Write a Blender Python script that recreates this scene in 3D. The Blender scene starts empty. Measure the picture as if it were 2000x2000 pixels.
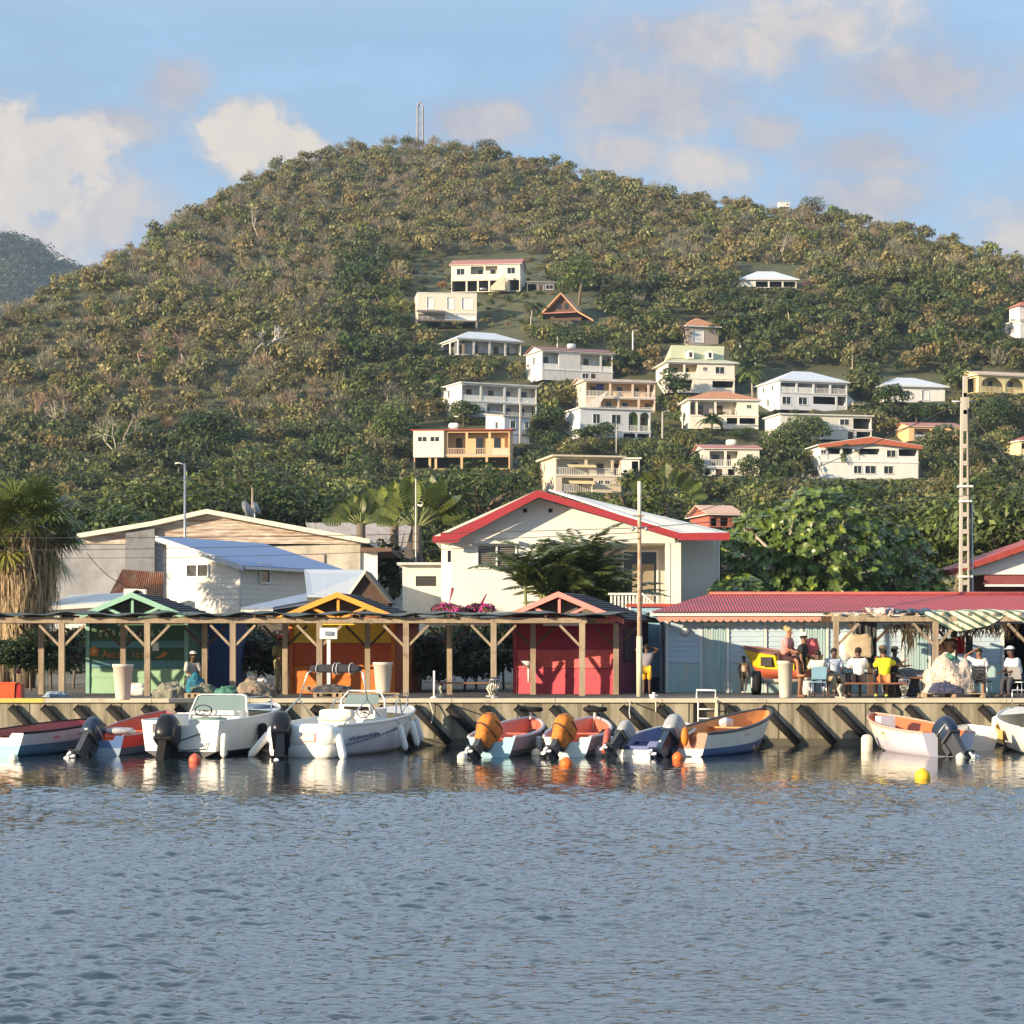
import bpy, bmesh, math, random
import numpy as np
from mathutils import Vector, Matrix, noise
R = math.radians
PI = math.pi
sc = bpy.context.scene
COL = sc.collection
F = 4200.0; ZC = 2.83; HZ = 1258.0        # focal length in photo pixels, eye height, horizon row
def W(px, py, Y): return Vector(((px-1000)*Y/F, Y, ZC+(HZ-py)*Y/F))

# ---------------------------------------------------------------- camera
cd = bpy.data.cameras.new('camera'); cam = bpy.data.objects.new('camera', cd); COL.objects.link(cam)
cam.location = (0, 0, ZC); cam.rotation_euler = (R(90), 0, 0)
cd.sensor_width = 36; cd.lens = 36*F/2000; cd.shift_y = (HZ-1000)/2000
cd.clip_start = 0.5; cd.clip_end = 9000
sc.camera = cam
# ---------------------------------------------------------------- light
AZ, EL = R(57), R(13)                      # sun to the left behind the camera, low
sdir = Vector((-math.sin(AZ)*math.cos(EL), -math.cos(AZ)*math.cos(EL), math.sin(EL)))
sl = bpy.data.lights.new('sun', 'SUN'); sl.energy = 4.8; sl.angle = R(0.5); sl.color = (1.0, 0.80, 0.55)
so = bpy.data.objects.new('sun', sl); COL.objects.link(so); so.location = (-40, -40, 60)
so.rotation_euler = sdir.to_track_quat('Z', 'Y').to_euler()
sc.view_settings.view_transform = 'Standard'; sc.view_settings.look = 'None'
sc.view_settings.gamma = 1; sc.view_settings.exposure = 0.98
# ---------------------------------------------------------------- world: sky with clouds
wd = bpy.data.worlds.new('World'); sc.world = wd; wd.use_nodes = True
NT = wd.node_tree; NT.nodes.clear()
def nd(t, **k):
    n = NT.nodes.new(t)
    for a, b in k.items(): setattr(n, a, b)
    return n
def lk(a, b): NT.links.new(a, b)
def mth(op, a, b=None, c=None, clamp=False):
    n = nd('ShaderNodeMath', operation=op); n.use_clamp = clamp
    for i, v in enumerate((a, b, c)):
        if v is None: continue
        if isinstance(v, (int, float)): n.inputs[i].default_value = v
        else: lk(v, n.inputs[i])
    return n.outputs[0]
sky = nd('ShaderNodeTexSky', sky_type='NISHITA'); sky.sun_disc = False
sky.sun_elevation = EL; sky.sun_rotation = PI+AZ; sky.altitude = 20; sky.air_density = 1.0; sky.dust_density = 0.6; sky.ozone_density = 1.6
tc = nd('ShaderNodeTexCoord'); sx = nd('ShaderNodeSeparateXYZ'); lk(tc.outputs['Generated'], sx.inputs[0])
yy = mth('MAXIMUM', mth('ABSOLUTE', sx.outputs[1]), 0.06)
cu = mth('MULTIPLY_ADD', mth('DIVIDE', sx.outputs[0], yy), 4.2, 1.0)
cv = mth('MULTIPLY_ADD', mth('DIVIDE', sx.outputs[2], yy), -4.2, 1.258)
cb = nd('ShaderNodeCombineXYZ'); lk(cu, cb.inputs[0]); lk(cv, cb.inputs[1]); lk(sx.outputs[1], cb.inputs[2])
def nz(scale, detail=6, rough=.55, dist=0.0, stretch=None, off=0):
    n = nd('ShaderNodeTexNoise'); n.inputs['Scale'].default_value = scale; n.inputs['Detail'].default_value = detail
    n.inputs['Roughness'].default_value = rough; n.inputs['Distortion'].default_value = dist
    mp = nd('ShaderNodeMapping'); mp.inputs['Scale'].default_value = stretch or (1, 1, 1); mp.inputs['Location'].default_value = (off, off*.7, 0)
    lk(cb.outputs[0], mp.inputs[0]); lk(mp.outputs[0], n.inputs['Vector']); return n
n1 = nz(3.2, 8, .6, .3); n2 = nz(9, 10, .66, .4, None, 3.1); n3 = nz(2.0, 7, .6, .5, (.55, 1.7, 1), 7.7)
# each cloud: centre u, v (thousand px of the photo), radii, warmth
clouds = [(.03,.33,.20,.15,.9), (.20,.42,.20,.13,.55), (.06,.47,.22,.13,.7), (.48,.27,.115,.105,1.0), (.56,.31,.10,.10,.95), (.35,.17,.085,.065,.25),
          (.20,.25,.13,.05,.3), (1.33,.07,.20,.08,.35), (1.60,.04,.27,.14,.68), (1.76,.15,.25,.10,.25), (1.28,.20,.20,.10,.30), (.93,.24,.13,.055,.3),
          (1.36,.33,.14,.07,.75), (1.69,.30,.19,.085,.28), (1.70,.39,.18,.09,.35), (2.02,.46,.20,.12,.7), (1.22,.30,.12,.06,.5), (1.5,.26,.1,.05,.3),
          (2.5,.2,.3,.2,.6), (-.5,.3,.4,.2,.6)]
dens = None; warm = None
dis = mth('MULTIPLY_ADD', mth('SUBTRACT', n1.outputs[0], .5), 1.7, mth('MULTIPLY', mth('SUBTRACT', n2.outputs[0], .5), 1.5))
for (a, b, ra, rb, w) in clouds:
    e = mth('SQRT', mth('ADD', mth('POWER', mth('MULTIPLY', mth('SUBTRACT', cu, a), 1/ra), 2), mth('POWER', mth('ABSOLUTE', mth('MULTIPLY', mth('SUBTRACT', cv, b), 1/rb)), 2)))
    g = mth('ADD', mth('SUBTRACT', 1.12, e), dis)
    g = mth('MULTIPLY', g, 2.5 if w > .8 else 1.3, clamp=True)
    dens = g if dens is None else mth('MAXIMUM', dens, g)
    ww = mth('MULTIPLY', g, w)
    warm = ww if warm is None else mth('MAXIMUM', warm, ww)
wisp = mth('MULTIPLY', mth('SUBTRACT', n3.outputs[0], .50), 2.3, clamp=True)      # thin high cloud everywhere
base = nd('ShaderNodeMixRGB'); lk(mth('MULTIPLY_ADD', wisp, .60, .48, clamp=True), base.inputs[0])
bl = nd('ShaderNodeMixRGB', blend_type='MULTIPLY'); bl.inputs[0].default_value = 1; lk(sky.outputs[0], bl.inputs[1]); bl.inputs[2].default_value = (1.0, 1.03, 1.10, 1)
lk(bl.outputs[0], base.inputs[1]); base.inputs[2].default_value = (3.5, 5.3, 7.5, 1)
cc = nd('ShaderNodeMixRGB'); cc.inputs[1].default_value = (3.45, 3.4, 4.0, 1); cc.inputs[2].default_value = (6.3, 5.5, 4.6, 1)
lk(mth('ADD', mth('MULTIPLY', warm, 1.0), mth('MULTIPLY', mth('SUBTRACT', n2.outputs[0], .55), 1.3), clamp=True), cc.inputs[0])
# added bright veil, mostly above the view, to lighten the water reflections
hi = mth('MULTIPLY', mth('MULTIPLY', mth('SUBTRACT', sx.outputs[2], .27), 4.5, clamp=True), mth('MULTIPLY_ADD', sx.outputs[1], 1.6, .1, clamp=True), clamp=True)
hi = mth('MULTIPLY', hi, mth('MULTIPLY_ADD', n3.outputs[0], 1.6, .1, clamp=True))
fin0 = nd('ShaderNodeMixRGB'); lk(mth('MULTIPLY', dens, .93), fin0.inputs[0]); lk(base.outputs[0], fin0.inputs[1]); lk(cc.outputs[0], fin0.inputs[2])
fin = nd('ShaderNodeMixRGB'); lk(hi, fin.inputs[0]); lk(fin0.outputs[0], fin.inputs[1]); fin.inputs[2].default_value = (8.0, 9.8, 12.2, 1)
bg = nd('ShaderNodeBackground'); bg.inputs[1].default_value = 0.068; lk(fin.outputs[0], bg.inputs[0])
wo = nd('ShaderNodeOutputWorld'); lk(bg.outputs[0], wo.inputs[0])

# ---------------------------------------------------------------- helpers
class MB:
    def __init__(s): s.v = []; s.f = []; s.m = []; s.sm = []; s.mats = []
    def mi(s, mat):
        if mat not in s.mats: s.mats.append(mat)
        return s.mats.index(mat)
    def add(s, vs, fs, mat, sm=False, M=None):
        o = len(s.v); k = s.mi(mat)
        for p in vs:
            p = Vector(p)
            s.v.append(M @ p if M else p)
        for f in fs: s.f.append([i+o for i in f]); s.m.append(k); s.sm.append(sm)
        return s
    def box(s, a, b, mat, M=None):
        x0, x1 = sorted((a[0], b[0])); y0, y1 = sorted((a[1], b[1])); z0, z1 = sorted((a[2], b[2]))
        vs = [(x, y, z) for x in (x0, x1) for y in (y0, y1) for z in (z0, z1)]
        return s.add(vs, [(0,1,3,2),(4,6,7,5),(0,4,5,1),(2,3,7,6),(0,2,6,4),(1,5,7,3)], mat, False, M)
    def bar(s, p, q, w, h, mat, up=(0,0,1)):
        p = Vector(p); q = Vector(q); d = (q-p)
        L = d.length; d.normalize(); up = Vector(up)
        if abs(d.dot(up)) > .98: up = Vector((0,1,0))
        a = d.cross(up).normalized(); b = a.cross(d).normalized()
        M = Matrix((a, d, b)).transposed().to_4x4(); M.translation = p
        return s.box((-w/2, 0, -h/2), (w/2, L, h/2), mat, M)
    def tube(s, pts, r, mat, n=8, sm=True):
        pts = [Vector(p) for p in pts]; N = len(pts)
        rs = r if isinstance(r, (list, tuple)) else [r]*N
        vs = []; a = None
        for i, p in enumerate(pts):
            d = (pts[min(i+1, N-1)]-pts[max(i-1, 0)])
            if d.length < 1e-9: d = Vector((0,0,1))
            d.normalize()
            if a is None: a = d.cross(Vector((0,0,1)) if abs(d.z) < .9 else Vector((0,1,0))).normalized()
            else:
                a = a-d*a.dot(d)
                a = a.normalized() if a.length > 1e-6 else d.orthogonal().normalized()
            b = d.cross(a)
            for k in range(n):
                t = 2*PI*k/n; vs.append(p+(a*math.cos(t)+b*math.sin(t))*rs[i])
        fs = [(i*n+k, i*n+(k+1)%n, (i+1)*n+(k+1)%n, (i+1)*n+k) for i in range(N-1) for k in range(n)]
        fs += [tuple(range(n))[::-1], tuple((N-1)*n+k for k in range(n))]
        return s.add(vs, fs, mat, sm)
    def lathe(s, prof, mat, c=(0,0,0), n=20, sm=True, M=None):
        vs = [(c[0]+r*math.cos(2*PI*k/n), c[1]+r*math.sin(2*PI*k/n), c[2]+z) for r, z in prof for k in range(n)]
        fs = [(i*n+k, i*n+(k+1)%n, (i+1)*n+(k+1)%n, (i+1)*n+k) for i in range(len(prof)-1) for k in range(n)]
        fs += [tuple(range(n))[::-1], tuple((len(prof)-1)*n+k for k in range(n))]
        return s.add(vs, fs, mat, sm, M)
    def ell(s, c, r, mat, nu=12, nv=8, M=None, e=1.0, fn=None):
        if isinstance(r, (int, float)): r = (r, r, r)
        def pw(t): return math.copysign(abs(t)**e, t)
        vs = []
        for j in range(nv+1):
            ph = -PI/2+PI*j/nv
            for i in range(nu):
                t = 2*PI*i/nu
                p = Vector((r[0]*pw(math.cos(ph))*pw(math.cos(t)), r[1]*pw(math.cos(ph))*pw(math.sin(t)), r[2]*pw(math.sin(ph))))
                if fn: p = fn(p)
                vs.append(Vector(c)+p)
        fs = [(j*nu+i, j*nu+(i+1)%nu, (j+1)*nu+(i+1)%nu, (j+1)*nu+i) for j in range(nv) for i in range(nu)]
        return s.add(vs, fs, mat, True, M)
    def poly(s, pts, ext, mat, M=None):
        pts = [Vector(p) for p in pts]; ext = Vector(ext); n = len(pts)
        vs = pts+[p+ext for p in pts]
        fs = [tuple(range(n))[::-1], tuple(range(n, 2*n))]+[(i, (i+1)%n, n+(i+1)%n, n+i) for i in range(n)]
        return s.add(vs, fs, mat, False, M)
    def wall(s, x0, x1, z0, z1, y, holes, mat, dep=.15, M=None):
        # a wall skin facing -y with rectangular openings that have real reveals
        xs = sorted({x0, x1}|{h[0] for h in holes}|{h[1] for h in holes}); zs = sorted({z0, z1}|{h[2] for h in holes}|{h[3] for h in holes})
        xs = [x for x in xs if x0-1e-6 <= x <= x1+1e-6]; zs = [z for z in zs if z0-1e-6 <= z <= z1+1e-6]
        for i in range(len(xs)-1):
            for j in range(len(zs)-1):
                cx = (xs[i]+xs[i+1])/2; cz = (zs[j]+zs[j+1])/2
                if any(h[0] < cx < h[1] and h[2] < cz < h[3] for h in holes): continue
                s.add([(xs[i],y,zs[j]),(xs[i+1],y,zs[j]),(xs[i+1],y,zs[j+1]),(xs[i],y,zs[j+1])], [(0,1,2,3)], mat, False, M)
        for a, b, c, d in holes:
            q = y+dep
            s.add([(a,y,c),(b,y,c),(b,y,d),(a,y,d),(a,q,c),(b,q,c),(b,q,d),(a,q,d)], [(0,4,5,1),(1,5,6,2),(2,6,7,3),(3,7,4,0)], mat, False, M)
        return s
    def build(s, name, parent=None, off=None, **tags):
        me = bpy.data.meshes.new(name)
        vs = [v-Vector(off) for v in s.v] if off is not None else s.v
        me.from_pydata(vs, [], s.f)
        for m in s.mats: me.materials.append(m)
        me.polygons.foreach_set('material_index', s.m); me.polygons.foreach_set('use_smooth', s.sm)
        me.update()
        o = bpy.data.objects.new(name, me); COL.objects.link(o)
        if parent: o.parent = parent
        for k, v in tags.items(): o[k] = v
        return o
def thing(name, label, cat, loc=(0,0,0), rz=0, group=None):
    o = bpy.data.objects.new(name, None); o.empty_display_size = .2; COL.objects.link(o)
    o.location = loc; o.rotation_euler = (0, 0, rz); o['label'] = label; o['category'] = cat
    if group: o['group'] = group
    return o
def tagd(o, label, cat, group=None):
    o['label'] = label; o['category'] = cat
    if group: o['group'] = group
    return o
def place(o, loc, rz=0): o.location = loc; o.rotation_euler = (0, 0, rz); return o
def copy_tree(o, parent=None):
    c = o.copy(); COL.objects.link(c); c.parent = parent
    for ch in list(o.children): copy_tree(ch, c)
    return c

# ---------------------------------------------------------------- materials
def matnodes(name):
    m = bpy.data.materials.new(name); m.use_nodes = True; nt = m.node_tree; b = nt.nodes['Principled BSDF']; return m, nt, b
_mc = {}
def mat(name, col, rough=.7, var=.18, scale=3.0, stretch=(1,1,1), bump=0.0, metal=0.0, dirt=None, damt=.5, dscale=1.2, dstr=(1,1,1), spec=.4, coat=0):
    if name in _mc: return _mc[name]
    if dirt is None and 'paint' in name: dirt = tuple(c*.48+.02 for c in col); damt = .24; dscale = 1.6; dstr = (1, 1, .3)
    m, nt, b = matnodes(name); L = nt.links.new
    t = nt.nodes.new('ShaderNodeTexCoord'); mp = nt.nodes.new('ShaderNodeMapping'); mp.inputs['Scale'].default_value = stretch
    L(t.outputs['Object'], mp.inputs[0])
    n = nt.nodes.new('ShaderNodeTexNoise'); n.inputs['Scale'].default_value = scale; n.inputs['Detail'].default_value = 7; n.inputs['Roughness'].default_value = .62
    L(mp.outputs[0], n.inputs['Vector'])
    mr = nt.nodes.new('ShaderNodeMapRange'); mr.inputs[1].default_value = .28; mr.inputs[2].default_value = .72; mr.inputs[3].default_value = 1-var; mr.inputs[4].default_value = 1+var*.55
    L(n.outputs[0], mr.inputs[0])
    mx = nt.nodes.new('ShaderNodeMixRGB'); mx.blend_type = 'MULTIPLY'; mx.inputs[0].default_value = 1; mx.inputs[1].default_value = (*col, 1); L(mr.outputs[0], mx.inputs[2])
    out = mx.outputs[0]
    if dirt:
        mp2 = nt.nodes.new('ShaderNodeMapping'); mp2.inputs['Scale'].default_value = dstr; L(t.outputs['Object'], mp2.inputs[0])
        n2 = nt.nodes.new('ShaderNodeTexNoise'); n2.inputs['Scale'].default_value = dscale; n2.inputs['Detail'].default_value = 9; n2.inputs['Roughness'].default_value = .7
        L(mp2.outputs[0], n2.inputs['Vector'])
        r2 = nt.nodes.new('ShaderNodeMapRange'); r2.inputs[1].default_value = .62-damt*.35; r2.inputs[2].default_value = .74-damt*.2; r2.inputs[4].default_value = min(1, .5+damt*.5); L(n2.outputs[0], r2.inputs[0])
        m2 = nt.nodes.new('ShaderNodeMixRGB'); L(r2.outputs[0], m2.inputs[0]); L(out, m2.inputs[1]); m2.inputs[2].default_value = (*dirt, 1); out = m2.outputs[0]
    L(out, b.inputs['Base Color'])
    b.inputs['Roughness'].default_value = rough; b.inputs['Metallic'].default_value = metal; b.inputs['Specular IOR Level'].default_value = spec
    if coat: b.inputs['Coat Weight'].default_value = coat
    if bump:
        bp = nt.nodes.new('ShaderNodeBump'); bp.inputs['Strength'].default_value = bump; bp.inputs['Distance'].default_value = .03; L(n.outputs[0], bp.inputs['Height']); L(bp.outputs[0], b.inputs['Normal'])
    _mc[name] = m; return m
def leafmat(name, trans=.25, rough=.5, spec=.35):
    m, nt, b = matnodes(name); L = nt.links.new
    a = nt.nodes.new('ShaderNodeAttribute'); a.attribute_name = 'Col'
    L(a.outputs['Color'], b.inputs['Base Color']); b.inputs['Roughness'].default_value = rough; b.inputs['Specular IOR Level'].default_value = spec
    tr = nt.nodes.new('ShaderNodeBsdfTranslucent'); L(a.outputs['Color'], tr.inputs[0])
    mx = nt.nodes.new('ShaderNodeMixShader'); mx.inputs[0].default_value = trans
    L(b.outputs[0], mx.inputs[1]); L(tr.outputs[0], mx.inputs[2]); L(mx.outputs[0], nt.nodes['Material Output'].inputs[0])
    return m
LEAF = leafmat('leaf'); GLOSSLEAF = leafmat('glossy_leaf', .22, .34, .5); DRYLEAF = leafmat('dry_leaf', .12, .8, .1)
white = mat('white_paint', (.80,.78,.73), .55, .09, 1.4, (1,1,.4), dirt=(.5,.47,.42), damt=.12)
dwhite = mat('weathered_white', (.70,.68,.64), .7, .14, 1.3, (1,1,.25), dirt=(.34,.33,.31), damt=.3, dstr=(1,1,.35))
cream = mat('cream_render', (.78,.73,.62), .75, .10, 1.4, (1,1,.4), dirt=(.5,.42,.3), damt=.15)
peach = mat('peach_render', (.72,.52,.38), .75, .12, 1.4)
apric = mat('apricot_render', (.74,.47,.24), .75, .12, 1.4)
yellow_r = mat('yellow_render', (.80,.66,.36), .75, .1, 1.4)
grey_c = mat('grey_concrete', (.30,.29,.28), .85, .22, 1.5, dirt=(.14,.13,.12), damt=.4)
dark = mat('dark_void', (.035,.033,.03), .8, .2)
darkwall = mat('dark_understorey', (.12,.105,.09), .9, .3, 1.5)  # plain dark walls; in open understoreys the tone stands in for shade
glass = mat('dark_glass', (.02,.025,.03), .08, .2, spec=.6)
redroof = mat('red_roof', (.40,.07,.045), .6, .2, 2.0, dirt=(.22,.10,.07), damt=.2)
pinkroof = mat('faded_red_roof', (.46,.19,.15), .65, .16, 2.0)
oraroof = mat('orange_roof', (.55,.24,.10), .65, .2, 2.0, dirt=(.35,.08,.04), damt=.3)
whiteroof = mat('white_roof', (.62,.65,.68), .5, .08, 1.0)
greenroof = mat('pale_green_roof', (.52,.54,.34), .6, .1, 1.0)
brown = mat('dark_brown_wood', (.10,.05,.03), .7, .25, 5)
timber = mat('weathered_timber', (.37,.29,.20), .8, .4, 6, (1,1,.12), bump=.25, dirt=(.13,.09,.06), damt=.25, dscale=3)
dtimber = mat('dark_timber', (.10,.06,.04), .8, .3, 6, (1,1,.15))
metalgrey = mat('grey_metal', (.42,.43,.44), .4, .12, 6, metal=.7)
steel = mat('brushed_steel', (.62,.61,.58), .3, .1, 8, metal=.9)
polec = mat('pole_concrete', (.46,.42,.36), .85, .18, 4, (1,1,.2))
rubber = mat('black_rubber', (.014,.013,.013), .75, .3, 8, spec=.2)
cable = mat('black_cable', (.03,.03,.03), .6)
# ================================================================ THE SETTING
rng = np.random.default_rng(7)
ZD = 1.30          # quay deck height above the water
def np_mesh(name, V, Fq, mats, smooth=False, cols=None, parent=None):
    me = bpy.data.meshes.new(name); nv = len(V); nf = len(Fq); k = Fq.shape[1]
    me.vertices.add(nv); me.vertices.foreach_set('co', np.ascontiguousarray(V, dtype=np.float32).ravel())
    me.loops.add(nf*k); me.loops.foreach_set('vertex_index', np.ascontiguousarray(Fq, dtype=np.int32).ravel())
    me.polygons.add(nf); me.polygons.foreach_set('loop_start', np.arange(0, nf*k, k, dtype=np.int32))
    me.update(calc_edges=True)
    if smooth: me.polygons.foreach_set('use_smooth', np.ones(nf, dtype=bool))
    for m in mats: me.materials.append(m)
    if cols is not None:
        ca = me.color_attributes.new('Col', 'FLOAT_COLOR', 'POINT')
        c4 = np.ones((nv, 4), dtype=np.float32); c4[:, :3] = cols; ca.data.foreach_set('color', c4.ravel())
    o = bpy.data.objects.new(name, me); COL.objects.link(o)
    if parent: o.parent = parent
    return o
def gridfaces(nr, nc):
    i = np.arange(nr-1)[:, None]*nc; j = np.arange(nc-1)[None, :]
    a = (i+j).ravel(); return np.stack([a, a+1, a+nc+1, a+nc], 1)

# ---- water: one sheet of real ripples, calmer in the lee of the quay
ys = [-60, -20, 0, 6, 10]; y = 12.0
while y < 60.2: ys.append(y); y += .022*max(1, y/17)**1.2
ys = np.array(ys+[60.2])
us = np.concatenate([[-12, -6, -3, -1.2, -.6], np.linspace(-.29, .29, 1300), [.6, 1.2, 3, 6, 12]])
yy2 = np.maximum(ys, 14.0)
X = us[None, :]*yy2[:, None]; Y = np.repeat(ys[:, None], len(us), 1)
Z = np.zeros_like(X); wr = np.random.default_rng(3)
damp = np.clip((43.5-Y+1.2*np.sin(X*.31)+.8*np.sin(X*.83+2))/4.5, 0, 1)
amp = .20+.80*damp
for k in range(90):
    lam = .058*(10**(wr.random()*.78)); th = wr.normal(0, .42)+.10; kk = 2*PI/lam
    fade = np.clip(1.4-ys/ (lam*440), 0, 1)[:, None]          # drop waves finer than the grid
    a = .0102*lam**.80*(.55+wr.random()*.9)
    ph = wr.random()*2*PI
    Z += a*fade*np.sin(kk*(X*math.sin(th)*.62+Y*math.cos(th))+ph)
gust = .80+.38*np.sin(X*.45+Y*.19+1)*np.sin(Y*.33-X*.11+2)
Z *= amp*gust; Z[:5] = 0; Z[:, :5] = 0; Z[:, -5:] = 0
wm, nt, b = matnodes('sea_water')
b.inputs['Base Color'].default_value = (.022, .034, .040, 1); b.inputs['Roughness'].default_value = .03; b.inputs['IOR'].default_value = 1.85; b.inputs['Specular IOR Level'].default_value = .95
t = nt.nodes.new('ShaderNodeTexCoord'); n = nt.nodes.new('ShaderNodeTexNoise'); n.inputs['Scale'].default_value = 11; n.inputs['Detail'].default_value = 3
mp = nt.nodes.new('ShaderNodeMapping'); mp.inputs['Scale'].default_value = (.38, 1, 1)
nt.links.new(t.outputs['Object'], mp.inputs[0]); nt.links.new(mp.outputs[0], n.inputs['Vector'])
bp = nt.nodes.new('ShaderNodeBump'); bp.inputs['Distance'].default_value = .013
sp_ = nt.nodes.new('ShaderNodeSeparateXYZ'); nt.links.new(t.outputs['Object'], sp_.inputs[0]); rm = nt.nodes.new('ShaderNodeMapRange'); rm.inputs[1].default_value = 38; rm.inputs[2].default_value = 46; rm.inputs[3].default_value = 1.0; rm.inputs[4].default_value = .22; nt.links.new(sp_.outputs[1], rm.inputs[0]); nt.links.new(rm.outputs[0], bp.inputs['Strength'])
nt.links.new(n.outputs[0], bp.inputs['Height']); nt.links.new(bp.outputs[0], b.inputs['Normal'])
o = np_mesh('water', np.stack([X, Y, Z], -1).reshape(-1, 3), gridfaces(len(ys), len(us)), [wm], True); o['kind'] = 'structure'

# ---- terrain behind the town: slope whose distance depends on how high it stands
RX = [-500,-300,-100,0,150,230,330,400,480,560,640,720,800,900,1000,1100,1200,1300,1400,1500,1600,1650,1750,1850,1950,2050,2300,2600]
RY = [900,790,680,628,552,503,455,408,362,330,300,288,284,296,312,333,356,386,404,418,420,436,452,482,512,540,620,760]
def ridge(px): return np.interp(px, RX, RY)
def Yhill(py): return np.interp(-np.asarray(py, float), [-1150,-1060,-980,-870,-700,-560,-280,-100], [150,205,255,325,372,425,600,700])
def hillpt(px, py, lift=0.0):
    Yv = float(Yhill(py)); p = W(px, py, Yv); p.z += lift; return p
pxs = np.linspace(-500, 2600, 311); ts = np.linspace(0, 1, 90)
V = []; rows = 0
for yb in (100, 125): V.append(np.stack([(pxs-1000)*yb/F, np.full_like(pxs, yb), np.full_like(pxs, 1.2+(yb-100)*.05)], -1)); rows += 1
for t_ in ts:
    py = 1150+(ridge(pxs)-1150)*t_; Yv = Yhill(py)
    V.append(np.stack([(pxs-1000)*Yv/F, Yv, ZC+(HZ-py)*Yv/F], -1)); rows += 1
last = V[-1]
for dy, dz in ((30, -3), (90, -25), (260, -150)): V.append(last+np.array([0, dy, dz])); rows += 1
V = np.concatenate(V)
dn = np.array([noise.noise(Vector((p[0]*.03, p[1]*.03, 0)))*2.0+noise.noise(Vector((p[0]*.11, p[1]*.11, 5)))*.6 for p in V])
V[:, 2] += dn*np.clip((V[:, 1]-200)/150, 0, 1)-.4
earth = mat('dry_hillside_earth', (.105,.105,.052), .95, .5, .12, dirt=(.075,.085,.035), damt=.6, dscale=.3)
o = np_mesh('hill', V, gridfaces(rows, len(pxs)), [earth], True); o['kind'] = 'structure'
# ---- far mountain on the left
mx = []; R2 = 0
mpx = np.linspace(-900, 420, 80)
mr_ = np.interp(mpx, [-900,-600,-300,-120,0,30,60,90,130,165,220,300,420], [700,560,500,470,473,478,487,505,528,548,600,680,800])
for t_ in np.linspace(0, 1, 40):
    py = 1200+(mr_-1200)*t_; Yv = 1100+700*t_
    mx.append(np.stack([(mpx-1000)*Yv/F, np.full_like(mpx, Yv), ZC+(HZ-py)*Yv/F], -1)); R2 += 1
mx.append(mx[-1]+np.array([0, 300, -200])); R2 += 1
MV = np.concatenate(mx)
MV[:, 2] += np.array([noise.noise(Vector((p[0]*.02, p[1]*.02, 3)))*9+noise.noise(Vector((p[0]*.09, p[1]*.09, 5)))*4 for p in MV])
fm = mat('far_forest', (.045,.062,.03), .95, .5, .03, dirt=(.09,.09,.05), damt=.5, dscale=.02)
o = np_mesh('distant_mountain', MV, gridfaces(R2, 80), [fm], True); o['kind'] = 'structure'
# ---- ground sheet and quay deck
mb = MB(); gm = mat('town_ground', (.16,.145,.12), .95, .25, .4, dirt=(.09,.09,.05), damt=.4, dscale=.1)
mb.add([(-890,69,1.296),(890,69,1.296),(890,2200,1.0),(-890,2200,1.0)], [(0,1,2,3)], gm)
mb.build('ground', kind='structure')
asph = mat('quay_asphalt', (.105,.10,.095), .9, .25, 1.2, dirt=(.2,.18,.15), damt=.25, dscale=.6)
mb = MB(); mb.box((-180, 60.45, -1.5), (180, 69.2, ZD), asph); mb.build('pavement', kind='structure')
# quay wall with weather streaks
conc = mat('quay_concrete', (.43,.385,.285), .88, .25, 1.1, (1,1,.3), bump=.3, dirt=(.10,.085,.055), damt=.72, dscale=1.7, dstr=(1.3,1,.12))
wet = mat('tide_stained_concrete', (.11,.10,.07), .6, .3, 2, (1,1,.5))
cope = mat('coping_concrete', (.55,.49,.37), .8, .15, 1.5, dirt=(.25,.2,.14), damt=.25)
ylw = mat('yellow_kerb_paint', (.66,.50,.10), .6, .15, 2)
t0 = thing('quay_wall', 'long stained concrete quay wall rising from the water with a pale coping along its top', 'wall', (0,60,0))
mb = MB(); mb.wall(-180, 180, .20, ZD-.11, 60.02, [], conc); 
mb.box((-180,60.03,-1.5),(180,60.44,ZD-.10), conc); mb.build('wall_face', t0, (0,60,0))
mb = MB(); mb.box((-180,59.985,-1.5),(180,60.018,.20), wet); mb.build('waterline_band', t0, (0,60,0))
mb = MB(); xs = [-180,-30.2]; x = -14.29
x1 = W(86,0,60).x
mb.box((-180,59.93,ZD-.10),(-15,60.446,ZD+.012), cope); 
x = x1
while x < 60:
    L_ = random.Random(int(x*10)).uniform(2.6, 3.4); mb.box((x+.008,59.93,ZD-.10),(x+L_-.008,60.446,ZD+.012), cope); x += L_
mb.box((x,59.93,ZD-.10),(180,60.446,ZD+.012), cope); mb.build('coping', t0, (0,60,0))
mb = MB(); mb.box((-14.99,59.925,ZD-.102),(x1,60.446,ZD+.014), ylw); mb.build('painted_coping', t0, (0,60,0), label='yellow painted length of coping')
mb = MB()
for px in (57, 236, 420, 560, 700, 849, 1010, 1176, 1345, 1520, 1690, 1862): 
    x = W(px,0,60).x; mb.box((x-.012,60.008,.2),(x+.012,60.03,ZD-.1), wet)
mb.build('joint', t0, (0,60,0))
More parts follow.
